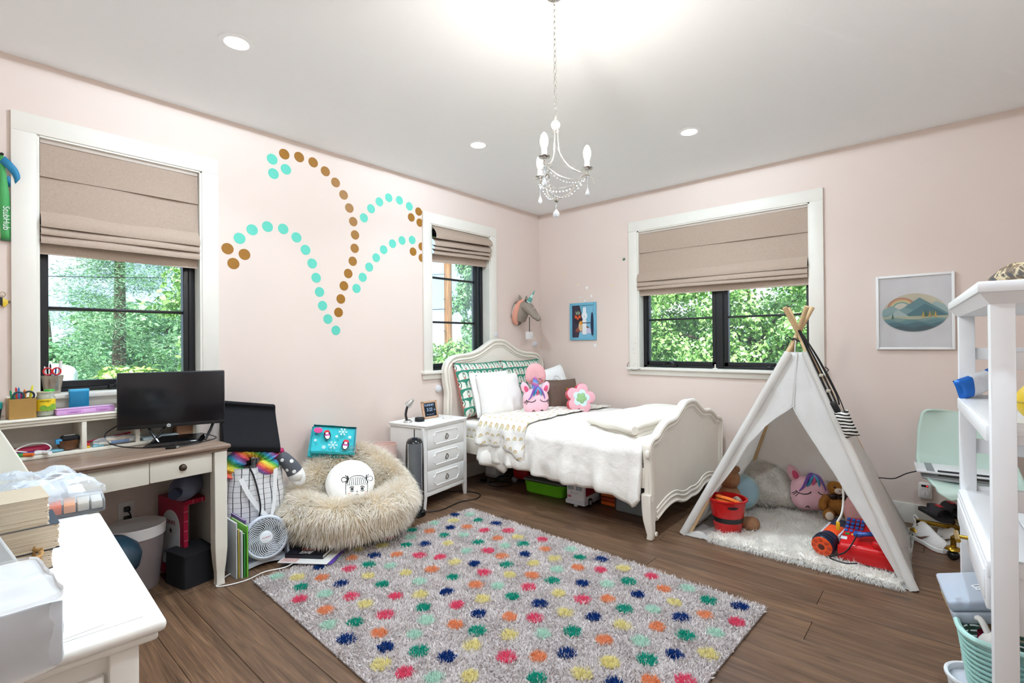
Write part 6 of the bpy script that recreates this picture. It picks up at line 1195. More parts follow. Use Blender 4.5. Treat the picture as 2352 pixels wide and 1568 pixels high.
# ------------------------------------------------------------------ play tent
FL, FR, BRr, BLl = V((2.175, -1.225, 0)), V((3.392, -1.208, 0)), V((3.335, -.24, 0)), V((2.215, -.16, 0))
AP = V((2.772, -.70, 1.335))
def tent():
    t = thing('play_tent', 'white canvas play tent with wooden poles beside the bed', 'tent', (0, 0, 0)); W_ = C('#d9b98c', .6, var=.12, sc=20)
    def cm(tt): n = tt.noise(5, 4, None, 1.5); f = tt.noise(260, 1); tt.bump(n+f*.15, .35, .02); return tt.mix(n, '#ece9e5', '#f8f6f3')
    CV = thin(pmat('white_canvas', cm, .85, spec=.15), '#f8f6f3', .5)
    nk = .915
    for i, (c, off) in enumerate(((FL, V((.03, .02, 0))), (FR, V((-.03, .02, 0))), (BRr, V((-.02, -.02, 0))), (BLl, V((.02, -.02, 0))))):
        s = c+off*1.0; d = (AP+V(((-.012, .012, .012, -.012)[i], (.012, -.012, -.012, .012)[i], 0))-s); e = s+d*1.145; B().cyl(s+V((0, 0, .001)), e, .0155, n=16).build('pole', W_, t)
    neck = {}
    for n_, c in (('FL', FL), ('FR', FR), ('BR', BRr), ('BL', BLl)): neck[n_] = c.lerp(AP, nk)
    def face(a, b, na, nb, s0, s1, sd, h1=1.0, bulge=.0, inward=V((0, 0, 0)), nx=20, nh=30):
        def fn(u, v):
            h = v*h1; l = a.lerp(na, h); r = b.lerp(nb, h); S0 = s0(h); S1 = s1(h); s = S0+(S1-S0)*u; p = l.lerp(r, s); sag = bulge*sin(PI*s)*sin(PI*min(1, h*1.05)); w = .012*nz((s*5, h*7, 0), 1, sd)+.007*nz((s*14+h*6, h*10, 0), 1, sd+3)
            e = min(s, 1-s)*8; w *= min(1, .25+e); return p+inward*(sag+w)+V((0, 0, .003))
        return B().grid(fn, nx, nh)
    def panel(name, g, th=.003): o = g.build(name, CV, t, ang=80, fix=False); m = o.modifiers.new('s', 'SOLIDIFY'); m.thickness = th; return o
    h0 = .715
    inn = V((0, 1, 0))
    Lt = lerp_table([(0, .008), (.174, .02), (.316, .067), (.402, .094), (.517, .124), (.613, .206), (.666, .308), (.723, .492), (1.1, .5)]); sl = lambda h: Lt(h*.93/.915)
    Rt = lerp_table([(0, .966), (.063, .957), (.176, .929), (.288, .883), (.418, .82), (.533, .729), (.619, .636), (.723, .492), (1.1, .5)]); sr = lambda h: Rt(h*.93/.915)
    zero = lambda h: 0.0; one = lambda h: 1.0
    panel('front_left_flap', face(FL, FR, neck['FL'], neck['FR'], zero, sl, 1, inward=inn*.6, nx=18, nh=44), .006); panel('front_right_flap', face(FL, FR, neck['FL'], neck['FR'], sr, one, 2, inward=inn*.6, nx=18, nh=44), .006)
    for nm, f, sg in (('left_hem', sl, -1), ('right_hem', sr, 1)):
        pts = [FL.lerp(neck['FL'], h).lerp(FR.lerp(neck['FR'], h), f(h))+V((0, .004, .004)) for h in [h0*i/30 for i in range(31)]]; B().tube(pts, .007, 7, flat=.6).build('door_hem', CV, t)
    panel('right_side', face(FR, BRr, neck['FR'], neck['BR'], zero, one, 4, bulge=-.03, inward=V((-1, 0, 0)), nx=26, nh=40)); panel('left_side', face(FL, BLl, neck['FL'], neck['BL'], zero, one, 5, bulge=.03, inward=V((1, 0, 0)))); panel('back_side', face(BLl, BRr, neck['BL'], neck['BR'], zero, one, 6, bulge=.04, inward=V((0, -1, 0))))
    B().tube([FL.lerp(neck['FL'], h).lerp(FR.lerp(neck['FR'], h), .5)+V((0, -.004, 0)) for h in [h0+(1-h0)*i/10 for i in range(11)]], .003, 6).build('front_seam', CV, t)
    for c, n_ in ((FL, 'FL'), (FR, 'FR')): B().tube([c.lerp(neck[n_], i/20)+V((0, -.012, 0)) for i in range(21)], .024, 12).build('pole_sleeve', CV, t)
    B().rbox(2.2, 3.36, -1.2, -.13, .0008, .004, .001).build('ground_sheet', CV, t)
    for c, sx in ((FL, 1), (FR, -1)):
        b = B(); q = c+V((sx*.09, -.005, 0)); b.grid(lambda u, v, q=q, sx=sx: (q.x+(u-.5)*.2, q.y-.02+.05*v, .006+.03*(1-abs(2*u-1))*v+.01*nz((u*7, v*5, sx))), 12, 4); o = b.build('folded_hem', CV, t)
    B().tube([AP+V((.032*cos(a), .032*sin(a), -.03+.012*sin(2*a))) for a in [2*PI*i/24 for i in range(24)]], .006, 7, closed=True).build('lashing', BLACK, t)
    B().tube(bez([AP+V((-.03, -.02, -.03)), AP+V((-.06, -.03, -.0)), AP+V((-.075, -.03, -.02)), AP+V((-.05, -.03, -.035)), AP+V((-.06, -.03, -.06))], 6), .0035, 6).build('lashing_bow', BLACK, t); B().tube(bez([AP+V((-.01, -.03, -.03)), AP+V((-.012, -.045, -.1)), AP+V((.0, -.05, -.2))], 6), .003, 6).build('white_tie', C('#f2f0ee', .7), t)
tent()
def straps():
    t = thing('strap_pouch', 'black straps with a striped pouch hanging on the tent pole', 'bag', (0, 0, 0)); n0, n1 = AP, FR
    def pt(f, dx=0, dz=0, dy=-.04): p = AP.lerp(FR, f); return p+V((.02+dx, dy, .012+dz))
    for dx, f1, r in ((.0, .42, .009), (.018, .38, .008), (.034, .33, .007), (.04, .4, .005)):
        b = B(); P = bez([pt(-.02, dx*.2), pt(.12, dx), pt(.28, dx*1.3), pt(f1, dx)], 8); b.tube(P, r, 6, flat=.4).build('strap', C('#14110f', .6), t)
    for f in (.2, .27): B().rbox(-.012, .012, -.004, .004, -.01, .01, .002, M=Matrix.Translation(pt(f, .012, 0, -.05))).build('buckle', C('#c9c4b8', .3, .7), t)
    B().rbox(-.018, .018, -.01, .01, -.035, .035, .008, M=Matrix.Translation(pt(.34, .01, 0, -.05)) @ TR(ry=-25)).build('clip', BLACK, t)
    st = pmat('stripe_cloth', lambda tt: tt.mix((tt.xyz()[2]*330+tt.noise(20, 2)*4).sin() > 0, '#e9e4da', '#191919'), .8)
    cushion(B(), .075, .16, .05, .05, 12, 16, .003, M=Matrix.Translation(pt(.41, .03, .0, -.06)) @ TR(ry=-22)).build('pouch', st, t, ang=80)
straps()
cable('thin black cable hanging from the tent to the mint chair', [(3.03, -.88, .52), (3.1, -.7, .47), (3.15, -.55, .41), (3.2, -.42, .385), (3.26, -.36, .38), (3.32, -.3, .41), (3.375, -.27, .43)], .0035)
FZ = .05
def furrug():
    t = thing('fur_rug', 'fluffy white faux fur rug on the tent floor', 'rug', (0, 0, .0045)); x0, x1, y0, y1 = 2.36, 3.34, -1.235, -.3
    B().rbox(x0, x1, y0, y1, 0, .02, .008).build('backing', C('#f6f1e8', .95, bump=.4), t)
    n = 26000; P = np.zeros((n, 3)); P[:, 0] = RNG.uniform(x0, x1, n); P[:, 1] = RNG.uniform(y0, y1, n); P[:, 2] = .014; cl = np.stack([np.sin(P[:, 0]*37+P[:, 1]*11), np.sin(P[:, 1]*33+P[:, 0]*13), np.full(n, 1.1)], 1)
    fur('fur', P, unit(cl), .042, .0045, (0, -.25, -.25), furmat('white_fur', '#f4eee4', '#fbf7f0', '#ffffff'), t, jit=.4)
    n = 5000; P = np.zeros((n, 3)); P[:, 0] = RNG.uniform(x0, x1, n); P[:, 1] = y0+RNG.normal(0, .004, n); P[:, 2] = RNG.uniform(.004, .018, n); N = np.tile(np.array([0, -1., .25]), (n, 1)); fur('front_fringe', P, N, .046, .0045, (0, -.2, -.5), MATS['white_fur'], t, jit=.4)
furrug()
def furpillow():
    t = thing('fur_pillow', 'square fluffy white fur cushion leaning in the tent', 'pillow', (2.51, -.40, FZ), 28, rx=-22); b = cushion(B(), .37, .34, .14, .06, M=TR(0, 0, .17)); b.build('cushion', C('#f4eee4', .95, bump=.5), t, ang=80)
    n = 7000; u = RNG.random(n)*2-1; v = RNG.random(n)*2-1; pr = (1-np.abs(u)**4)*(1-np.abs(v)**4); P = np.stack([u*.185, -.07*pr**.42, v*.17+.17], 1); N = unit(np.stack([u*.5, -np.ones(n), v*.5], 1)); fur('fur', P, N, .016, .0038, (0, -.1, -.5), furmat('ivory_fur', '#f0e9dc', '#f8f3ea', '#ffffff'), t, jit=.45)
furpillow()
unicorn_pillow('pink sleeping unicorn plush pillow inside the tent', (2.775, -.33, FZ), 30, -8, 1.12, horn=False, sd=4)
def teddy(label, loc, rz, s, col, pad, bow=None):
    t = thing('teddy_bear', label, 'teddy bear', loc, rz); m = C(col, .95, var=.2, sc=40, bump=.7, bs=160); p = C(pad, .95, bump=.3); k = lambda *q: tuple(x*s for x in q)
    B().ball(k(0, 0, .085), k(.07, .065, .085), 20, 14).build('body', m, t); h = B().ball(k(0, -.01, .205), k(.06, .055, .056), 20, 14).build('head', m, t)
    B().ball(k(0, -.06, .193), k(.028, .022, .022), 16, 10).build('muzzle', p, h); B().ball(k(0, -.082, .2), k(.008, .006, .006), 10, 8).build('nose', C('#b98a86', .5), h)
    for x in (-1, 1):
        B().ball(k(x*.024, -.058, .218), k(.007, .006, .007), 10, 8).build('eye', BLACK, h); B().ball(k(x*.048, .005, .252), k(.022, .014, .022), 14, 10).build('ear', m, h)
        B().tube([V(k(x*.06, -.01, .13)), V(k(x*.09, -.03, .1)), V(k(x*.1, -.06, .075))], lambda f: s*(.03-.004*f), 12).ball(k(x*.1, -.064, .073), s*.027, 12, 8).build('arm', m, t)
        l = B().tube([V(k(x*.045, -.03, .04)), V(k(x*.065, -.08, .035)), V(k(x*.075, -.115, .036))], lambda f: s*(.035+.003*f), 12).ball(k(x*.076, -.118, .036), s*.038, 14, 10).build('leg', m, t); B().ball(k(x*.0775, -.146, .037), k(.027, .011, .03), 14, 8).build('foot_pad', p, l)
    if bow: B().ball(k(-.03, -.055, .15), k(.03, .014, .02), 12, 8).ball(k(.03, -.055, .15), k(.03, .014, .02), 12, 8).ball(k(0, -.062, .15), k(.012, .012, .012), 10, 8).build('bow', bow, t)
    return t
teddy('golden brown teddy bear with dark bow sitting in the tent', (2.925, -.31, FZ-.006), 22, 1.0, '#a9702f', '#ecdcc8', C('#2a1a18', .15))
t = thing('large_teddy', 'large tan teddy bear behind the red bucket', 'teddy bear', (2.335, -.83, FZ-.02)); mm = C('#a67a58', .95, var=.2, sc=50, bump=.8, bs=180)
B().ball((0, 0, .13), (.1, .1, .135), 24, 16).build('body', mm, t); B().ball((.02, -.02, .3), (.075, .07, .075), 20, 14).build('head', mm, t); B().tube([V((.06, -.06, .035)), V((.14, -.1, .03)), V((.19, -.11, .04))], lambda f: .04+.006*f, 12).ball((.2, -.112, .042), .047, 14, 10).build('leg', mm, t); B().tube([V((-.07, -.03, .16)), V((-.1, -.08, .1))], .035, 12).build('arm', mm, t); B().ball((.06, .02, .36), .025, 12, 8).build('ear', mm, t)
t = thing('round_cushion', 'pale blue round cushion behind the tan teddy bear', 'cushion', (2.375, -.62, FZ), 30, rx=-12); puff(B(), lambda a: .13, .08, 36, 7, M=TR(0, 0, .13)).build('disc', C('#a9cbd6', .8), t); B().tube([(.12*cos(2*PI*i/40), -.012, .13+.12*sin(2*PI*i/40)) for i in range(40)], .003, 5, closed=True).build('piping', C('#d2c9a2', .7), t)
def bucket():
    t = thing('bucket', 'red plastic bucket with black band at the tent entrance', 'bucket', (2.402, -1.03, .026)); r = C('#cf1519', .25, var=.04)
    B().lathe([(0, .0), (.082, 0), (.086, .006), (.117, .21), (.128, .212), (.128, .22), (.114, .22), (.083, .01), (0, .01)], 48).build('pail', r, t)
    B().lathe([(.0958, .067), (.1012, .1)], 48).build('band', C('#141416', .35), t, fix=False)
    for a in (-55, 125):
        A_ = math.radians(a); b = B(); b.grid(lambda u, v: ((.113+.0016+.004*(v-.5))*cos(A_+(u-.5)*.62), (.113+.0016+.004*(v-.5))*sin(A_+(u-.5)*.62), .178+.02*(v-.5)*(1-(2*u-1)**2)**.5), 14, 4); b.build('grip_slot', C('#1c1010', .6), t)
bucket()
t = thing('fleece_cloth', 'folded orange fleece stuffed in the red bucket', 'cloth', (2.402, -1.03, .205)); og = C('#e5762a', .9, bump=.35, bs=120)
for k, (z, w) in enumerate(((-.02, .09), (.005, .084), (.03, .07))): B().tube(bez([(-.085+.01*k, .03, z), (-.04, -.03-.008*k, z+.02), (.03, -.045, z+.012), (.085, -.02, z-.01)], 7), lambda f, k=k: .026-.003*k, 10, flat=.6).build('fold', og, t)
B().ball((-.01, .01, -.05), (.09, .09, .05), 20, 12).build('bundle', og, t); B().tube(bez([(.02, .06, .0), (.05, .04, .03), (.08, .0, .02)], 6), .018, 10).build('grey_lining', C('#b9a898', .8), t)
def blaster():
    t = thing('toy_blaster', 'orange and navy toy dart blaster lying on the fur rug', 'toy', (2.965, -1.135, FZ+.04), 0); nv = C('#1d2740', .35); og = C('#f2561d', .35); gy = C('#c9ccd4', .35); tl = C('#1a6b6e', .4)
    d = V((.2, .95, .17)).normalized(); q = d.to_track_quat('Z', 'Y').to_matrix().to_4x4(); M = q
    B().lathe([(0, 0), (.03, 0), (.055, .004), (.056, .02)], 32, M=M).build('muzzle_plate', og, t); B().lathe([(.056, .012), (.06, .02), (.06, .075), (.055, .085), (.05, .09), (.05, .12), (.0, .12)], 32, M=M).build('barrel_drum', nv, t)
    B().lathe([(.062, .03), (.062, .036)], 32, M=M).lathe([(.062, .056), (.062, .062)], 32, M=M).build('drum_ring', C('#131a2c', .3), t, fix=False)
    for i in range(8): a = 2*PI*i/8; B().lathe([(0, -.0012), (.011, -.001), (.0125, .002)], 14, M=M @ TR(.04*cos(a), .04*sin(a), 0)).build('dart_port', C('#c43c12', .4), t)
    B().lathe([(0, -.001), (.017, -.0015), (.019, .002)], 20, M=M).build('centre_port', C('#5a1c0c', .5), t)
    B().rbox(-.042, .042, -.036, .036, .12, .24, .012, 3, M=M).rbox(-.022, .022, -.05, -.03, .13, .2, .008, M=M).build('receiver', og, t); B().rbox(-.05, .05, -.03, .03, .235, .34, .012, 3, M=M).build('stock', nv, t)
    for s in (-1, 1): B().rbox(s*.047-.006, s*.047+.006, -.012, .03, .13, .27, .004, M=M).build('side_rail', gy, t)
    for i in range(9): a = -70+i*18; p = M @ V((-.0+.07*sin(math.radians(a)), -.045, .25+.05*cos(math.radians(a)))); B().cyl(p, p+V((0, -.012, .04)), .013, n=12).build('dart', tl, t)
blaster()
def register():
    t = thing('toy_register', 'red toy cash register with blue keypad and handset', 'toy', (3.19, -.955, FZ-.012), -3); r = C('#d3141a', .28, var=.03)
    b = B(); b.add([(-.14, -.16, 0), (.12, -.16, 0), (.1, .12, 0), (-.14, .12, 0), (-.135, -.155, .085), (.11, -.155, .095), (.07, .12, .19), (-.135, .12, .17)], [(3, 2, 1, 0), (4, 5, 6, 7), (0, 1, 5, 4), (1, 2, 6, 5), (2, 3, 7, 6), (3, 0, 4, 7)]); b.build('housing', r, t, bev=.012)
    B().rbox(-.14, .125, -.166, -.15, .0, .078, .006).build('cash_drawer', C('#c51218', .28), t); B().rbox(.02, .1, -.15, -.05, .09, .14, .02, 3).build('scale_platform', r, t)
    sl = math.atan2(.095, .295)
    for i in range(4):
        for j in range(4): x = -.12+.024*i; y = -.02+.026*j; B().rbox(x-.009, x+.009, y-.01, y+.01, .0, .012, .003, M=TR(0, 0, .128+(y+.02)*.31, rx=17)).build('key', C('#2f62b8', .35), t)
    for i, c in enumerate(('#2f9c48', '#e8b52c', '#c8ccd4')): B().rbox(-.12+.03*i, -.098+.03*i, -.062, -.046, .112, .124, .003, M=TR(rx=0)).build('function_key', C(c, .4), t)
    h = B(); h.tube(bez([(-.06, -.1, .14), (-.02, -.115, .155), (.03, -.1, .165), (.08, -.07, .17)], 6), lambda f: .022 if f < .25 or f > .75 else .016, 12, flat=.8); h.build('handset', C('#1f4f9e', .3), t)
    B().rbox(-.135, -.08, -.03, .0, .098, .103, .001, M=TR(0, -.05, .012, rx=17)).build('sticker', C('#d8dade', .4), t)
register()
cable('black curly cord from the toy register across the fur rug', [(3.14, -1.07, .2), (3.09, -1.14, .1), (3.02, -1.19, .066), (3.04, -1.225, .066), (3.1, -1.235, .066), (3.15, -1.22, .075)], .004)
cable('white string light cord hanging in the tent with a yellow tab', [(3.05, -.95, .45), (3.055, -.97, .35), (3.05, -1.0, .27), (3.03, -1.02, .22)], .006, C('#eceae4', .5)); o = B().rbox(-.01, .01, -.006, .006, -.025, .025, .004).build('yellow_tab', C('#edb51e', .4)); o.location = (3.035, -1.03, .2); tag(o, 'yellow plastic tab at the end of the white tent cord', 'tab')
t = thing('tentacle_toy', 'teal suction cup toy behind the register in the tent', 'toy', (3.11, -.78, FZ-.012)); tl = C('#16655f', .45)
B().tube(bez([(-.06, 0, .03), (-.02, -.03, .08), (.05, -.02, .12), (.1, .02, .1)], 6), lambda f: .036-.012*f, 12).build('arm', tl, t)
for i in range(6): B().lathe([(0, .004), (.008, .003), (.011, 0)], 14, M=TR(-.05+.028*i, -.045, .06+.012*i, rx=70)).build('suction_cup', C('#2c9a90', .4), t)
t = thing('plush_pig', 'pink round plush half hidden by the tent flap', 'plush toy', (3.08, -.5, FZ-.01), 20); B().ball((0, 0, .12), (.09, .07, .12), 22, 14).build('body', C('#e0a6a2', .9, bump=.3), t); B().ball((.03, -.06, .04), (.07, .05, .045), 16, 10).build('dark_feet', C('#20203a', .6), t); B().ball((.05, -.0, .22), .025, 12, 8).build('ear', C('#e0a6a2', .9), t)
# ------------------------------------------------------------------ dresser in the left foreground
DW = C('#efece4', .38, var=.015)
def dresser():
    t = thing('dresser', 'white dresser with moulded top in the left foreground', 'dresser', (2.406, -4.243, 0), -2.7); L, D = 1.37, .5
    B().rbox(-L, 0, -D, 0, .757, .781, .011, 4).rbox(-L+.008, -.012, -D, -.012, .741, .757, .006, 3).build('top', DW, t)
    B().rbox(-L+.05, -.04, -D+.02, -.032, .7811, .7825, .0007).build('white_inlay', C('#f7f7f8', .35, var=.01), t)
    B().box(-L+.035, -.045, -D+.01, -.045, .06, .741).build('carcass', DW, t, bev=.003)
    for x in (-L+.03, -.07): 
        for y in (-D+.01, -.085): B().rbox(x, x+.045, y, y+.045, 0, .741, .006).build('corner_post', DW, t)
    B().rbox(-.052, -.034, -D+.06, -.09, .1, .7, .004).build('end_panel', C('#ebe8e0', .4, var=.015), t)
    for k in range(3):
        for i in range(2): x0 = -L+.085+i*.6; d = B().rbox(x0, x0+.585, -.05, -.03, .08+.215*k, .285+.215*k, .006).build('drawer', DW, t); B().ball((x0+.29, -.018, .18+.215*k), .015, 12, 8).build('knob', C('#8a7a5a', .3, .8), d)
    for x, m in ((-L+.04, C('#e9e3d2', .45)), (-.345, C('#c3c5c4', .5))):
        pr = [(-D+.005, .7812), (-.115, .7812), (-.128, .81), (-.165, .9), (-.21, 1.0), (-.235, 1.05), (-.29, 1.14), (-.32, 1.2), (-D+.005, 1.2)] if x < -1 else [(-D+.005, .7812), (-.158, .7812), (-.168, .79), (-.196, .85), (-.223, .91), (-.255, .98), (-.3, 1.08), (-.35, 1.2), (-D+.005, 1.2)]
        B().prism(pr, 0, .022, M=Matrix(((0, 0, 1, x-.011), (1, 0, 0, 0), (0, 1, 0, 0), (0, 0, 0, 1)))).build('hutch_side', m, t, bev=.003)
    B().box(-L+.05, -.34, -D, -D+.008, .7812, 1.2).build('hutch_back', DW, t, smooth=False); B().rbox(-L+.05, -.356, -D+.008, -.33, 1.18, 1.2, .003).build('hutch_shelf', DW, t)
dresser()
def dr(x, y, z): a = math.radians(-2.7); return (2.406+x*cos(a)-y*sin(a), -4.243+x*sin(a)+y*cos(a), z)
PG = lambda a, b: pmat('pages_'+a[1:], lambda tt: tt.mix((tt.noise(1, 3, tt.scl(4, 4, 330)))*1.0, a, b), .85)
def pagestack():
    z = .7832
    for k, (w, h, off, lb, c) in enumerate(((.2, .042, 0, 'bottom', '#4a3d34'), (.21, .055, .02, 'middle', '#2f3a4a'), (.2, .062, -.008, 'top', '#c9b9a0'))):
        t = thing('thick_notebook', f'{lb} thick paper block with ragged edges in the dresser stack', 'notebook', dr(-.455, -.235+off*.6-w/2+.1, z), -3+2*k, 'paper blocks stacked on the dresser'); n = 30
        b = B(); P = PG('#cfb796', '#f6ead6'); 
        for i in range(n): 
            q = h/n; e = .004*RNG.random(); b.box(-.14, .0+e*.4, -w/2, w/2-.004*RNG.random()-.006*(i % 7 == 0), i*q, (i+.8)*q)
        b.build('pages', P, t, smooth=False); B().box(-.143, .002, -w/2, w/2, -.0016, -.0004).box(-.143, .002, -w/2, w/2, h, h+.0014).build('covers', C(c, .5), t, smooth=False); z += h+.003
    t = thing('wicker_basket', 'small tan wicker basket half hidden behind the paper blocks', 'basket', dr(-.425, -.21, .783), 0)
    for i in range(12): a = i*.52; B().tube([(.045*cos(a), .045*sin(a), 0), (.05*cos(a), .05*sin(a), .03), (.055*cos(a+.1), .055*sin(a+.1), .058)], .003, 5).build('stake', C('#b48a50', .7), t)
    for k in range(4): B().tube([((.046+.003*k)*cos(a), (.046+.003*k)*sin(a), .008+.014*k) for a in [2*PI*i/24 for i in range(24)]], .004, 6, closed=True).build('weave', C('#b48a50', .7), t)
pagestack()
def palette():
    t = thing('makeup_palette', 'clear case of coloured powder pans at the dresser front corner', 'case', dr(-.95, -.085, .783), 84); g = glassy('case_plastic', '#f6f8fa', .88, .05)
    B().rbox(-.1, .1, -.065, .075, 0, .042, .006).build('case_shell', g, t)
    B().rbox(-.095, .095, -.06, .065, .002, .01, .002).build('tray', C('#1d1b20', .4), t)
    for i, c in enumerate(('#5b2450', '#7a3a78', '#e2622c', '#e8a06a', '#cfc4b4', '#d9d2c8')): x = -.08+.032*i; B().rbox(x-.0135, x+.0135, -.058, .06, .011, .034, .002).build('powder_pan', C(c, .7), t)
    t = thing('plastic_bag', 'crinkled clear plastic bag lying over the powder case', 'bag', dr(-1.13, -.09, .828), 8)
    def fn(u, v): x = -.2+.36*u; y = -.15+.24*v; e = min(u, 1-u, v, 1-v); return (x+.02*nz((u*6, v*6, 1), 1, 1), y+.015*nz((u*5, v*8, 2), 1, 2), .012+.022*nz((x*16, y*16, 0), 1, 3)+.014*nz((x*40, y*34, 0), 1, 4)+(.03*min(1, e*6))-.03*max(0, .12-min(1-u, 1))*4)
    b = B().grid(fn, 36, 24); b.build('film', glassy('bag_film', '#f8fbff', .74, .05), t, ang=20, fix=False)
    B().grid(lambda u, v: (-.1+.2*u, -.09+.17*v, .016+.02*nz((u*5, v*5, 0), 1, 8)), 14, 10).build('paper_insert', C('#f4f5f8', .5), t, ang=60)
palette()
t = thing('wrapped_box', 'grey box in shiny plastic wrap at the dresser end', 'box', dr(-.075, -.265, .783), 4)
B().rbox(-.11, .13, -.2, .1, .0008, .108, .006).build('carton', C('#cdd0d4', .5, var=.06), t)
def wrap(u, v): a = 2*PI*u; c, s = cos(a), sin(a); q = (abs(c)**10+abs(s)**10)**(-.1); return (.01+.1245*c*q+.003*nz((a*5, v*7, 0), 1, 2), -.05+.1545*s*q+.003*nz((a*6, v*9, 1), 1, 3), -.001+.118*v)
b = B().grid(wrap, 80, 10, cu=True); b.grid(lambda u, v: (-.11+.25*u, -.205+.31*v, .1105+.006*nz((u*7, v*7, 0), 1, 5)), 16, 16); b.build('film', glassy('wrap_film', '#ffffff', .62, .12), t, ang=30, fix=False)
o = B().grid(lambda u, v: (.0+.17*u, .0+.17*v, .0007+.03*max(0, .35-u)**2*6), 14, 4).build('loose_paper', C('#f2efe4', .6)); o.location = dr(-.2, -.28, .783); o.rotation_euler.z = .1; md = o.modifiers.new('s', 'SOLIDIFY'); md.thickness = .0006; tag(o, 'curled sheet of white paper beside the wrapped box', 'paper')
# ------------------------------------------------------------------ mint chair group
MINT = C('#cbe2d6', .4, var=.02)
def chair():
    t = thing('swivel_chair', 'mint moulded shell chair on a brass base by the wall', 'chair', (3.625, -.36, 0), 8); br = C('#a8842c', .22, .9, var=.06)
    prof = [(-.27, .375), (-.262, .405), (-.225, .425), (-.12, .432), (.0, .436), (.09, .45), (.145, .5), (.17, .58), (.19, .68), (.215, .8), (.22, .83)]; hw = [.12, .17, .2, .225, .235, .238, .236, .23, .225, .2, .15]; up = [.0, .0, .01, .03, .055, .075, .05, .03, .02, .01, 0]
    P = bez([(a, b, 0) for a, b in prof], 3); n = len(P)
    def fn(u, v):
        k = v*(n-1); i = min(int(k), n-2); f = k-i; p = P[i].lerp(P[i+1], f); kk = v*(len(hw)-1); j = min(int(kk), len(hw)-2); g = kk-j; w = hw[j]*(1-g)+hw[j+1]*g; q = up[j]*(1-g)+up[j+1]*g; s = 2*u-1; bk = max(0, (v-.5)*2)
        return V((w*(abs(s)**.92)*(1 if s > 0 else -1), p.x-.05*bk*abs(s)**2.2, p.y+q*abs(s)**2.4-.02*abs(s)**3*(1-bk)*(1 if v < .15 else 0)))
    o = B().grid(fn, 30, n*2).build('shell', MINT, t, ang=80, fix=False); m = o.modifiers.new('s', 'SOLIDIFY'); m.thickness = .012
    B().rbox(-.1, .1, -.12, .08, .395, .415, .006).build('seat_plate', C('#2a2a2c', .5), t); B().cyl((0, 0, .12), (0, 0, .4), .022, n=20).build('column', br, t); B().lathe([(0, .16), (.035, .155), (.04, .12), (.03, .1), (0, .1)], 24).build('hub', br, t)
    for k in range(5):
        a = math.radians(172+72*k); d = V((cos(a), sin(a), 0)); e = d*.25; pp = V((-d.y, d.x, 0)); M = Matrix.Translation((0, 0, 0)) @ Matrix.Rotation(a, 4, 'Z')
        B().rbox(.02, .255, -.012, .012, .112, .136, .003, M=M).rbox(.231, .255, -.012, .012, .08, .135, .003, M=M).build('base_arm', br, t); B().lathe([(.0, .085), (.014, .083), (.036, .068), (.04, .06), (0, .06)], 24, M=Matrix.Translation(e)).build('caster_cap', br, t); B().ball(tuple(e+V((0, 0, .029))), (.03, .03, .0285), 16, 10).build('caster', C('#131315', .3), t)
chair()
def devices():
    z = .452; t = thing('laptop', 'silver laptop at the bottom of the stack on the chair', 'laptop', (3.585, -.4, .441), 6, rx=0); B().rbox(-.19, .19, -.125, .125, .0, .016, .004).build('body', C('#aeb1b4', .35, .4), t); B().rbox(-.185, .185, -.12, .12, .017, .024, .003).build('lid', C('#c8cacc', .35, .3), t)
    t = thing('game_console', 'grey slim console in the middle of the stack on the chair', 'console', (3.575, -.405, .466), 4); B().rbox(-.18, .19, -.12, .12, 0, .02, .005).build('case', C('#8d8f94', .4), t); B().rbox(-.1, .17, -.1215, -.119, .004, .014, .001).build('slot', C('#3a3438', .4), t)
    t = thing('drawing_tablet', 'white drawing tablet with black strip on top of the chair stack', 'tablet', (3.57, -.42, .4868), 5); B().rbox(-.2, .21, -.14, .13, 0, .012, .004).build('slab', C('#e6e7e8', .35), t); B().rbox(-.11, .2, -.12, .12, .0121, .0135, .0006).build('surface', C('#f2f2f3', .4), t); B().rbox(-.15, -.112, -.13, .125, .0121, .0137, .0006).build('grey_strip', C('#8e9094', .4), t); B().tube([(-.1, -.13, .018), (.2, -.125, .018)], .0055, 8).build('pen', C('#1a1a1c', .4), t)
devices()
t = thing('plug_in_device', 'white plug in alarm on the wall below the mint chair', 'alarm', (3.408, 0, .247)); B().rbox(-.038, .038, -.035, -.0005, -.058, .06, .018, 4).build('case', C('#e6e0dc', .4), t); B().lathe([(.019, 0), (.0195, .002), (.0165, .0028), (.0, .003)], 28, M=TR(-.002, -.035, -.015, rx=90)).build('button', C('#efeae6', .4), t); B().box(-.001, .001, -.0392, -.0378, -.03, .0).build('button_slot', C('#6a6460', .5), t); B().box(-.02, .018, -.036, -.0348, .03, .044).build('display', C('#201416', .2), t); B().box(.006, .016, -.0366, -.036, .033, .041).build('indicator', glow('#e0262a', 1.2), t)
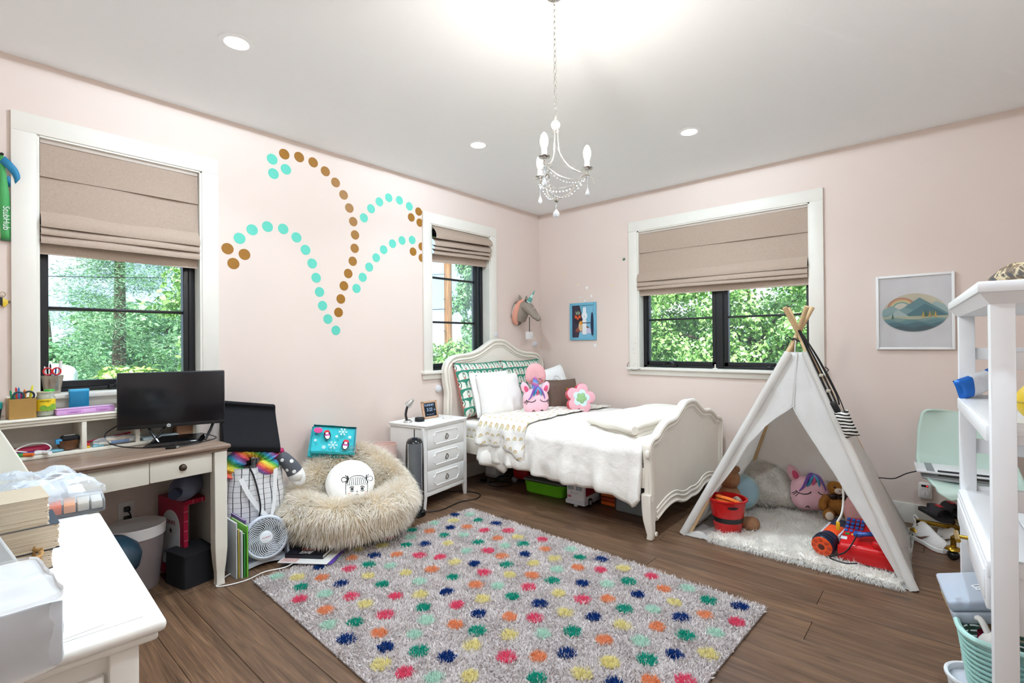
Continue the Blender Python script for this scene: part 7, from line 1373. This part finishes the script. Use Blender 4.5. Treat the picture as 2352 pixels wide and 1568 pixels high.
def shoe(label, loc, rz, s=1):
    t = thing('sneaker', label, 'shoe', loc, rz, 'white sneakers by the wall'); L = .245*s; st = [(0, .038, .0, .09), (.03, .042, 0, .105), (.07, .04, .0, .112), (.11, .04, 0, .098), (.15, .046, 0, .076), (.19, .049, 0, .062), (.225, .042, 0, .052), (.245, .022, 0, .036)]
    def fn(u, v):
        k = v*(len(st)-1); i = min(int(k), len(st)-2); f = k-i; x = st[i][0]*(1-f)+st[i+1][0]*f; w = st[i][1]*(1-f)+st[i+1][1]*f; h = st[i][3]*(1-f)+st[i+1][3]*f; a = PI*u; return (x*s, w*s*cos(a)*(1-.35*sin(a)), (.022+(h)*sin(a)**.8)*s)
    B().grid(fn, 20, 28).build('upper', C('#e4dfda', .6, var=.06, bump=.2), t, ang=70)
    out = [(x*s, w*s*1.06) for x, w, _, _ in st]+[(x*s, -w*s*1.06) for x, w, _, _ in st[::-1]]; B().prism(out, .0005, .03*s).build('sole', C('#f1eeea', .5), t, bev=.006); B().prism([(x*.98+.002, y*.97) for x, y in out], .0, .004).build('outsole', C('#8a2030', .6), t)
    for sy in (-1, 1): b = B(); pts = [(.05, .03), (.09, .038), (.13, .058), (.17, .075), (.13, .05), (.1, .028), (.075, .022)]; b.prism([(x*s, z*s+.008) for x, z in pts], 0, .0015, M=Matrix(((1, 0, 0, 0), (0, 0, 1, sy*.0405*s-(.0015 if sy < 0 else 0)), (0, 1, 0, 0), (0, 0, 0, 1)))); b.build('swoosh', C('#6b4a3a', .5), t, smooth=False)
    B().tube(bez([(.012*s, 0, .1*s), (-.02*s, 0, .125*s), (-.01*s, 0, .15*s), (.02*s, 0, .13*s), (.03*s, 0, .105*s)], 6), .004, 6).build('heel_loop', C('#e9e5e0', .6), t)
    for k in range(4): x = .09+.02*k; B().tube([(x*s, -.02*s, (.098-.012*k)*s), (x*s, 0, (.112-.014*k)*s), (x*s, .02*s, (.098-.012*k)*s)], .003, 5).build('lace', C('#f2efea', .7), t)
    B().ball((.04*s, 0, .1*s), (.03*s, .024*s, .012*s), 14, 8).build('ankle_opening', C('#3a3430', .8), t)
shoe('white sneaker nearest the tent on the floor', (3.37, -.335, 0), -52); shoe('white sneaker nearer the shelving unit on the floor', (3.5, -.29, 0), -60)
def slide(label, loc, rz, rx=0):
    t = thing('slide_sandal', label, 'sandal', loc, rz, 'black slides on the sneakers', rx=rx); k = C('#1d1b1e', .7, bump=.3, bs=200); out = [(.0, .03), (.06, .036), (.13, .042), (.2, .048), (.245, .036), (.262, 0), (.245, -.036), (.2, -.046), (.13, -.04), (.06, -.034), (0, -.03), (-.012, 0)]
    B().prism([(p.x, p.y) for p in bez([(a, b, 0) for a, b in out]+[(out[0][0], out[0][1], 0)], 4)[:-1]], 0, .026).build('footbed', k, t, bev=.006)
    def st(u, v): a = PI*(.02+.96*u); x = .12+.095*v; return (x, .05*cos(a), .02+.062*sin(a)*(1-.12*v))
    o = B().grid(st, 20, 8).build('strap', C('#2a272b', .75, bump=.3, bs=200), t, ang=70, fix=False); m = o.modifiers.new('s', 'SOLIDIFY'); m.thickness = .006
    B().grid(lambda u, v: (.14+.05*v, .05*cos(PI*(.4+.2*u)), .0245+.0625*sin(PI*(.4+.2*u))*(1-.12*(.2+.5*v))), 8, 4).build('red_label', C('#c41e26', .5), t, fix=False)
slide('black slide sandal with red label on top of the sneakers', (3.4, -.19, .155), -58); slide('black slide sandal behind the first near the baseboard', (3.44, -.11, .165), -50)
# ------------------------------------------------------------------ white shelving unit in the right foreground
SW = C('#eef0f2', .4, var=.015); SRZ = 3.3
def sp(x, y, z): a = math.radians(SRZ); return (3.609+x*cos(a)-y*sin(a), -2.87+x*sin(a)+y*cos(a), z)
def shelf():
    t = thing('shelving_unit', 'white wooden shelving unit with a drawer in the right foreground', 'shelf', sp(0, 0, 0), SRZ); D, L, p = .42, .79, .044
    for x in (0, D-p):
        for y in (0, L): B().rbox(x, x+p, y, y+p, 0, 1.395, .002).build('post', SW, t)
    B().rbox(-.024, D+.024, -.024, L+p+.024, 1.412, 1.438, .003).build('top_board', SW, t)
    b = B(); o, i = .022, .004; 
    for z0, z1, e0, e1 in ((1.384, 1.412, .0, .02),): b.add([(-e0, -e0, z0), (D+e0, -e0, z0), (D+e0, L+p+e0, z0), (-e0, L+p+e0, z0), (-e1, -e1, z1), (D+e1, -e1, z1), (D+e1, L+p+e1, z1), (-e1, L+p+e1, z1)], [(3, 2, 1, 0), (4, 5, 6, 7), (0, 1, 5, 4), (1, 2, 6, 5), (2, 3, 7, 6), (3, 0, 4, 7)])
    b.build('crown_moulding', SW, t, smooth=False)
    for z in (1.09, .755, .21, .04):
        for k in range(4): y0 = .0; B().rbox(.004+k*.103, .105+k*.103, p*.2, L+p*.8, z-.018, z, .0015).build('shelf_board', SW, t)
        B().rbox(-.006, .016, p, L, z-.042, z-.001, .003).build('shelf_lip', SW, t)
    for y in (.012, L+.012):
        for z0, z1 in ((1.228, 1.27), (1.05, 1.1), (.89, .94), (.6, .77), (.18, .225), (.02, .06)): B().rbox(p, D-p, y, y+.02, z0, z1, .002).build('side_rail', SW, t)
    d = B().rbox(-.008, .012, p+.003, L-.003, .632, .742, .004).build('drawer_front', SW, t); B().rbox(.012, .36, p+.02, L-.02, .635, .73, .002).build('drawer_box', C('#e4e4e2', .5), d); B().rbox(-.011, -.007, p+.02, L-.02, .65, .725, .002).build('drawer_panel', SW, d)
    br = C('#b08d38', .25, .9); B().cyl((-.011, .42, .69), (-.036, .42, .69), .006, n=12).tube([(-.036, .375, .69), (-.036, .465, .69)], .0065, 10).build('t_handle', br, d)
    for s in (-1, 1): B().tube([(D-.02, p, .8 if s > 0 else 1.38), (D-.02, L, 1.38 if s > 0 else .8)], .012, 6).build('back_brace', C('#c9c2b6', .5), t)
shelf()
t = thing('patterned_pouch', 'brown patterned pouch lying on the shelving unit top', 'pouch', sp(.16, .12, 1.4385), 20); cushion(B(), .26, .17, .05, .04, M=TR(0, 0, .028, rx=84)).build('pouch', pmat('camo', lambda tt: tt.ramp(tt.noise(38, 3), (.3, '#1c1612'), (.45, '#5a4326'), (.55, '#c9b48c'), (.62, '#2a2018'), (.8, '#7a5a30')), .5), t, ang=80); B().rbox(-.03, -.01, -.05, .05, .05, .06, .002).build('clasp', C('#d8c8a0', .3, .8), t)
t = thing('pencil_roll', 'aqua and pink case on the shelving unit top edge', 'case', sp(.33, .1, 1.4385), 10); B().rbox(-.05, .07, -.06, .06, 0, .07, .02, 3).build('case', C('#5cb8c4', .5), t); B().rbox(-.052, .072, -.062, .062, .0, .02, .006).build('pink_base', C('#c98a94', .5), t)
t = thing('snack_bag', 'blue and white foil bag standing on the upper shelf', 'bag', sp(.045, .79, 1.0915), 40); cushion(B(), .15, .075, .04, .03, 18, 14, .008, M=TR(0, 0, .05, ry=-20)).build('foil', pmat('blue_foil', lambda tt: tt.mix((tt.xyz()[0].ab() < .028), '#1d6fd0', '#eef2f6'), .22, .2), t, ang=60)
t = thing('yellow_ball', 'yellow toy ball on the upper shelf at the picture edge', 'ball', sp(.11, .14, 1.0908)); B().ball((0, 0, .052), .052, 24, 16).build('shell', C('#e3c22a', .4), t); B().tube([(.0525*cos(a), .0525*sin(a), .052) for a in [2*PI*i/32 for i in range(32)]], .002, 5, closed=True).build('seam', C('#b89a1c', .4), t)
def basket():
    t = thing('plastic_basket', 'aqua woven plastic basket on the lower shelf', 'basket', sp(.1, .54, .2105), SRZ); m = C('#9fcfc6', .4); a, c = .13, .17
    for k in range(11):
        z = .012+.0165*k; e = .82+.018*k; B().tube([(a*e*cos(q)*(abs(cos(q))**4+abs(sin(q))**4)**-.25, c*e*sin(q)*(abs(cos(q))**4+abs(sin(q))**4)**-.25, z) for q in [2*PI*i/44 for i in range(44)]], .0065, 7, closed=True).build('band', m, t)
    for i in range(22): q = 2*PI*i/22; g = (abs(cos(q))**4+abs(sin(q))**4)**-.25; B().tube([(a*.8*cos(q)*g, c*.8*sin(q)*g, .002), (a*1.0*cos(q)*g, c*1.0*sin(q)*g, .186)], .0035, 5).build('stake', C('#8fc0b8', .4), t)
    B().tube([(a*1.03*cos(q)*(abs(cos(q))**4+abs(sin(q))**4)**-.25, c*1.03*sin(q)*(abs(cos(q))**4+abs(sin(q))**4)**-.25, .188) for q in [2*PI*i/44 for i in range(44)]], .009, 8, closed=True).build('rim', C('#b4ddd4', .4), t); B().rbox(-.095, .095, -.125, .125, .001, .006, .002).build('bottom', m, t)
    t = thing('jar_toy', 'jar with amber contents and magenta lid in the aqua basket', 'jar', sp(.07, .58, .29)); B().cyl((0, 0, 0), (0, 0, .07), .04, n=24).build('glass', C('#b07a2a', .2), t); B().cyl((-.02, -.05, .04), (-.02, -.05, .075), .03, n=20).build('lid', C('#b8174f', .35), t)
    t = thing('toy_rabbit', 'white plush ears sticking out of the aqua basket', 'plush toy', sp(.06, .47, .22)); B().ball((0, 0, .11), (.055, .05, .07), 16, 12).build('head', C('#efeae4', .9, bump=.4), t); B().tube(bez([(-.02, 0, .16), (-.04, .02, .2), (-.06, .05, .18)], 6), .009, 8).build('ear', C('#efeae4', .9), t)
    t = thing('clear_organiser', 'cloudy plastic organiser case leaning on the aqua basket', 'case', sp(.025, .62, .4), 8, rx=0, ry=-16); g = glassy('cloudy_plastic', '#c9d2de', .35, .25)
    B().rbox(-.075, .1, -.12, .12, .002, .04, .01, 3).build('base_tray', g, t); B().rbox(-.075, .1, -.12, .12, .041, .075, .01, 3).build('lid', g, t); B().rbox(-.06, .08, -.1, .1, .012, .03, .004).build('contents', C('#8d98a8', .6, var=.4, sc=60), t); B().box(-.077, -.0755, -.06, .06, .028, .034).build('yellow_strip', C('#c9b07a', .5), t, smooth=False)
    text('LIIS', .03, C('#f4f6f8', .4), t, TR(.02, -.02, .0762, rz=-80), 'lid_lettering', thick=.001); B().rbox(.05, .08, -.1, -.03, .0752, .0768, .0005).build('yellow_label', C('#d6a32c', .5), t)
basket()
t = thing('white_tub', 'white plastic tub with rolled rim on the bottom shelf', 'tub', sp(.03, .6, .0405)); B().lathe([(0, 0), (.07, 0), (.085, .13), (.092, .132), (.092, .14), (.082, .14), (.068, .006), (0, .006)], 36).build('tub', C('#eceef0', .35), t); B().lathe([(0, .12), (.079, .12), (.079, .116), (0, .116)], 30).build('contents', C('#d9dee6', .5), t)
t = thing('blue_bin', 'green and blue storage bin on the lower shelf at the picture edge', 'bin', sp(.22, .19, .2105), SRZ); B().rbox(-.12, .12, -.14, .14, 0, .16, .015, 3).build('bin', C('#1f4f8e', .35), t); B().rbox(-.125, .125, -.145, .145, .161, .19, .008).build('rim', C('#1c5a44', .4), t)
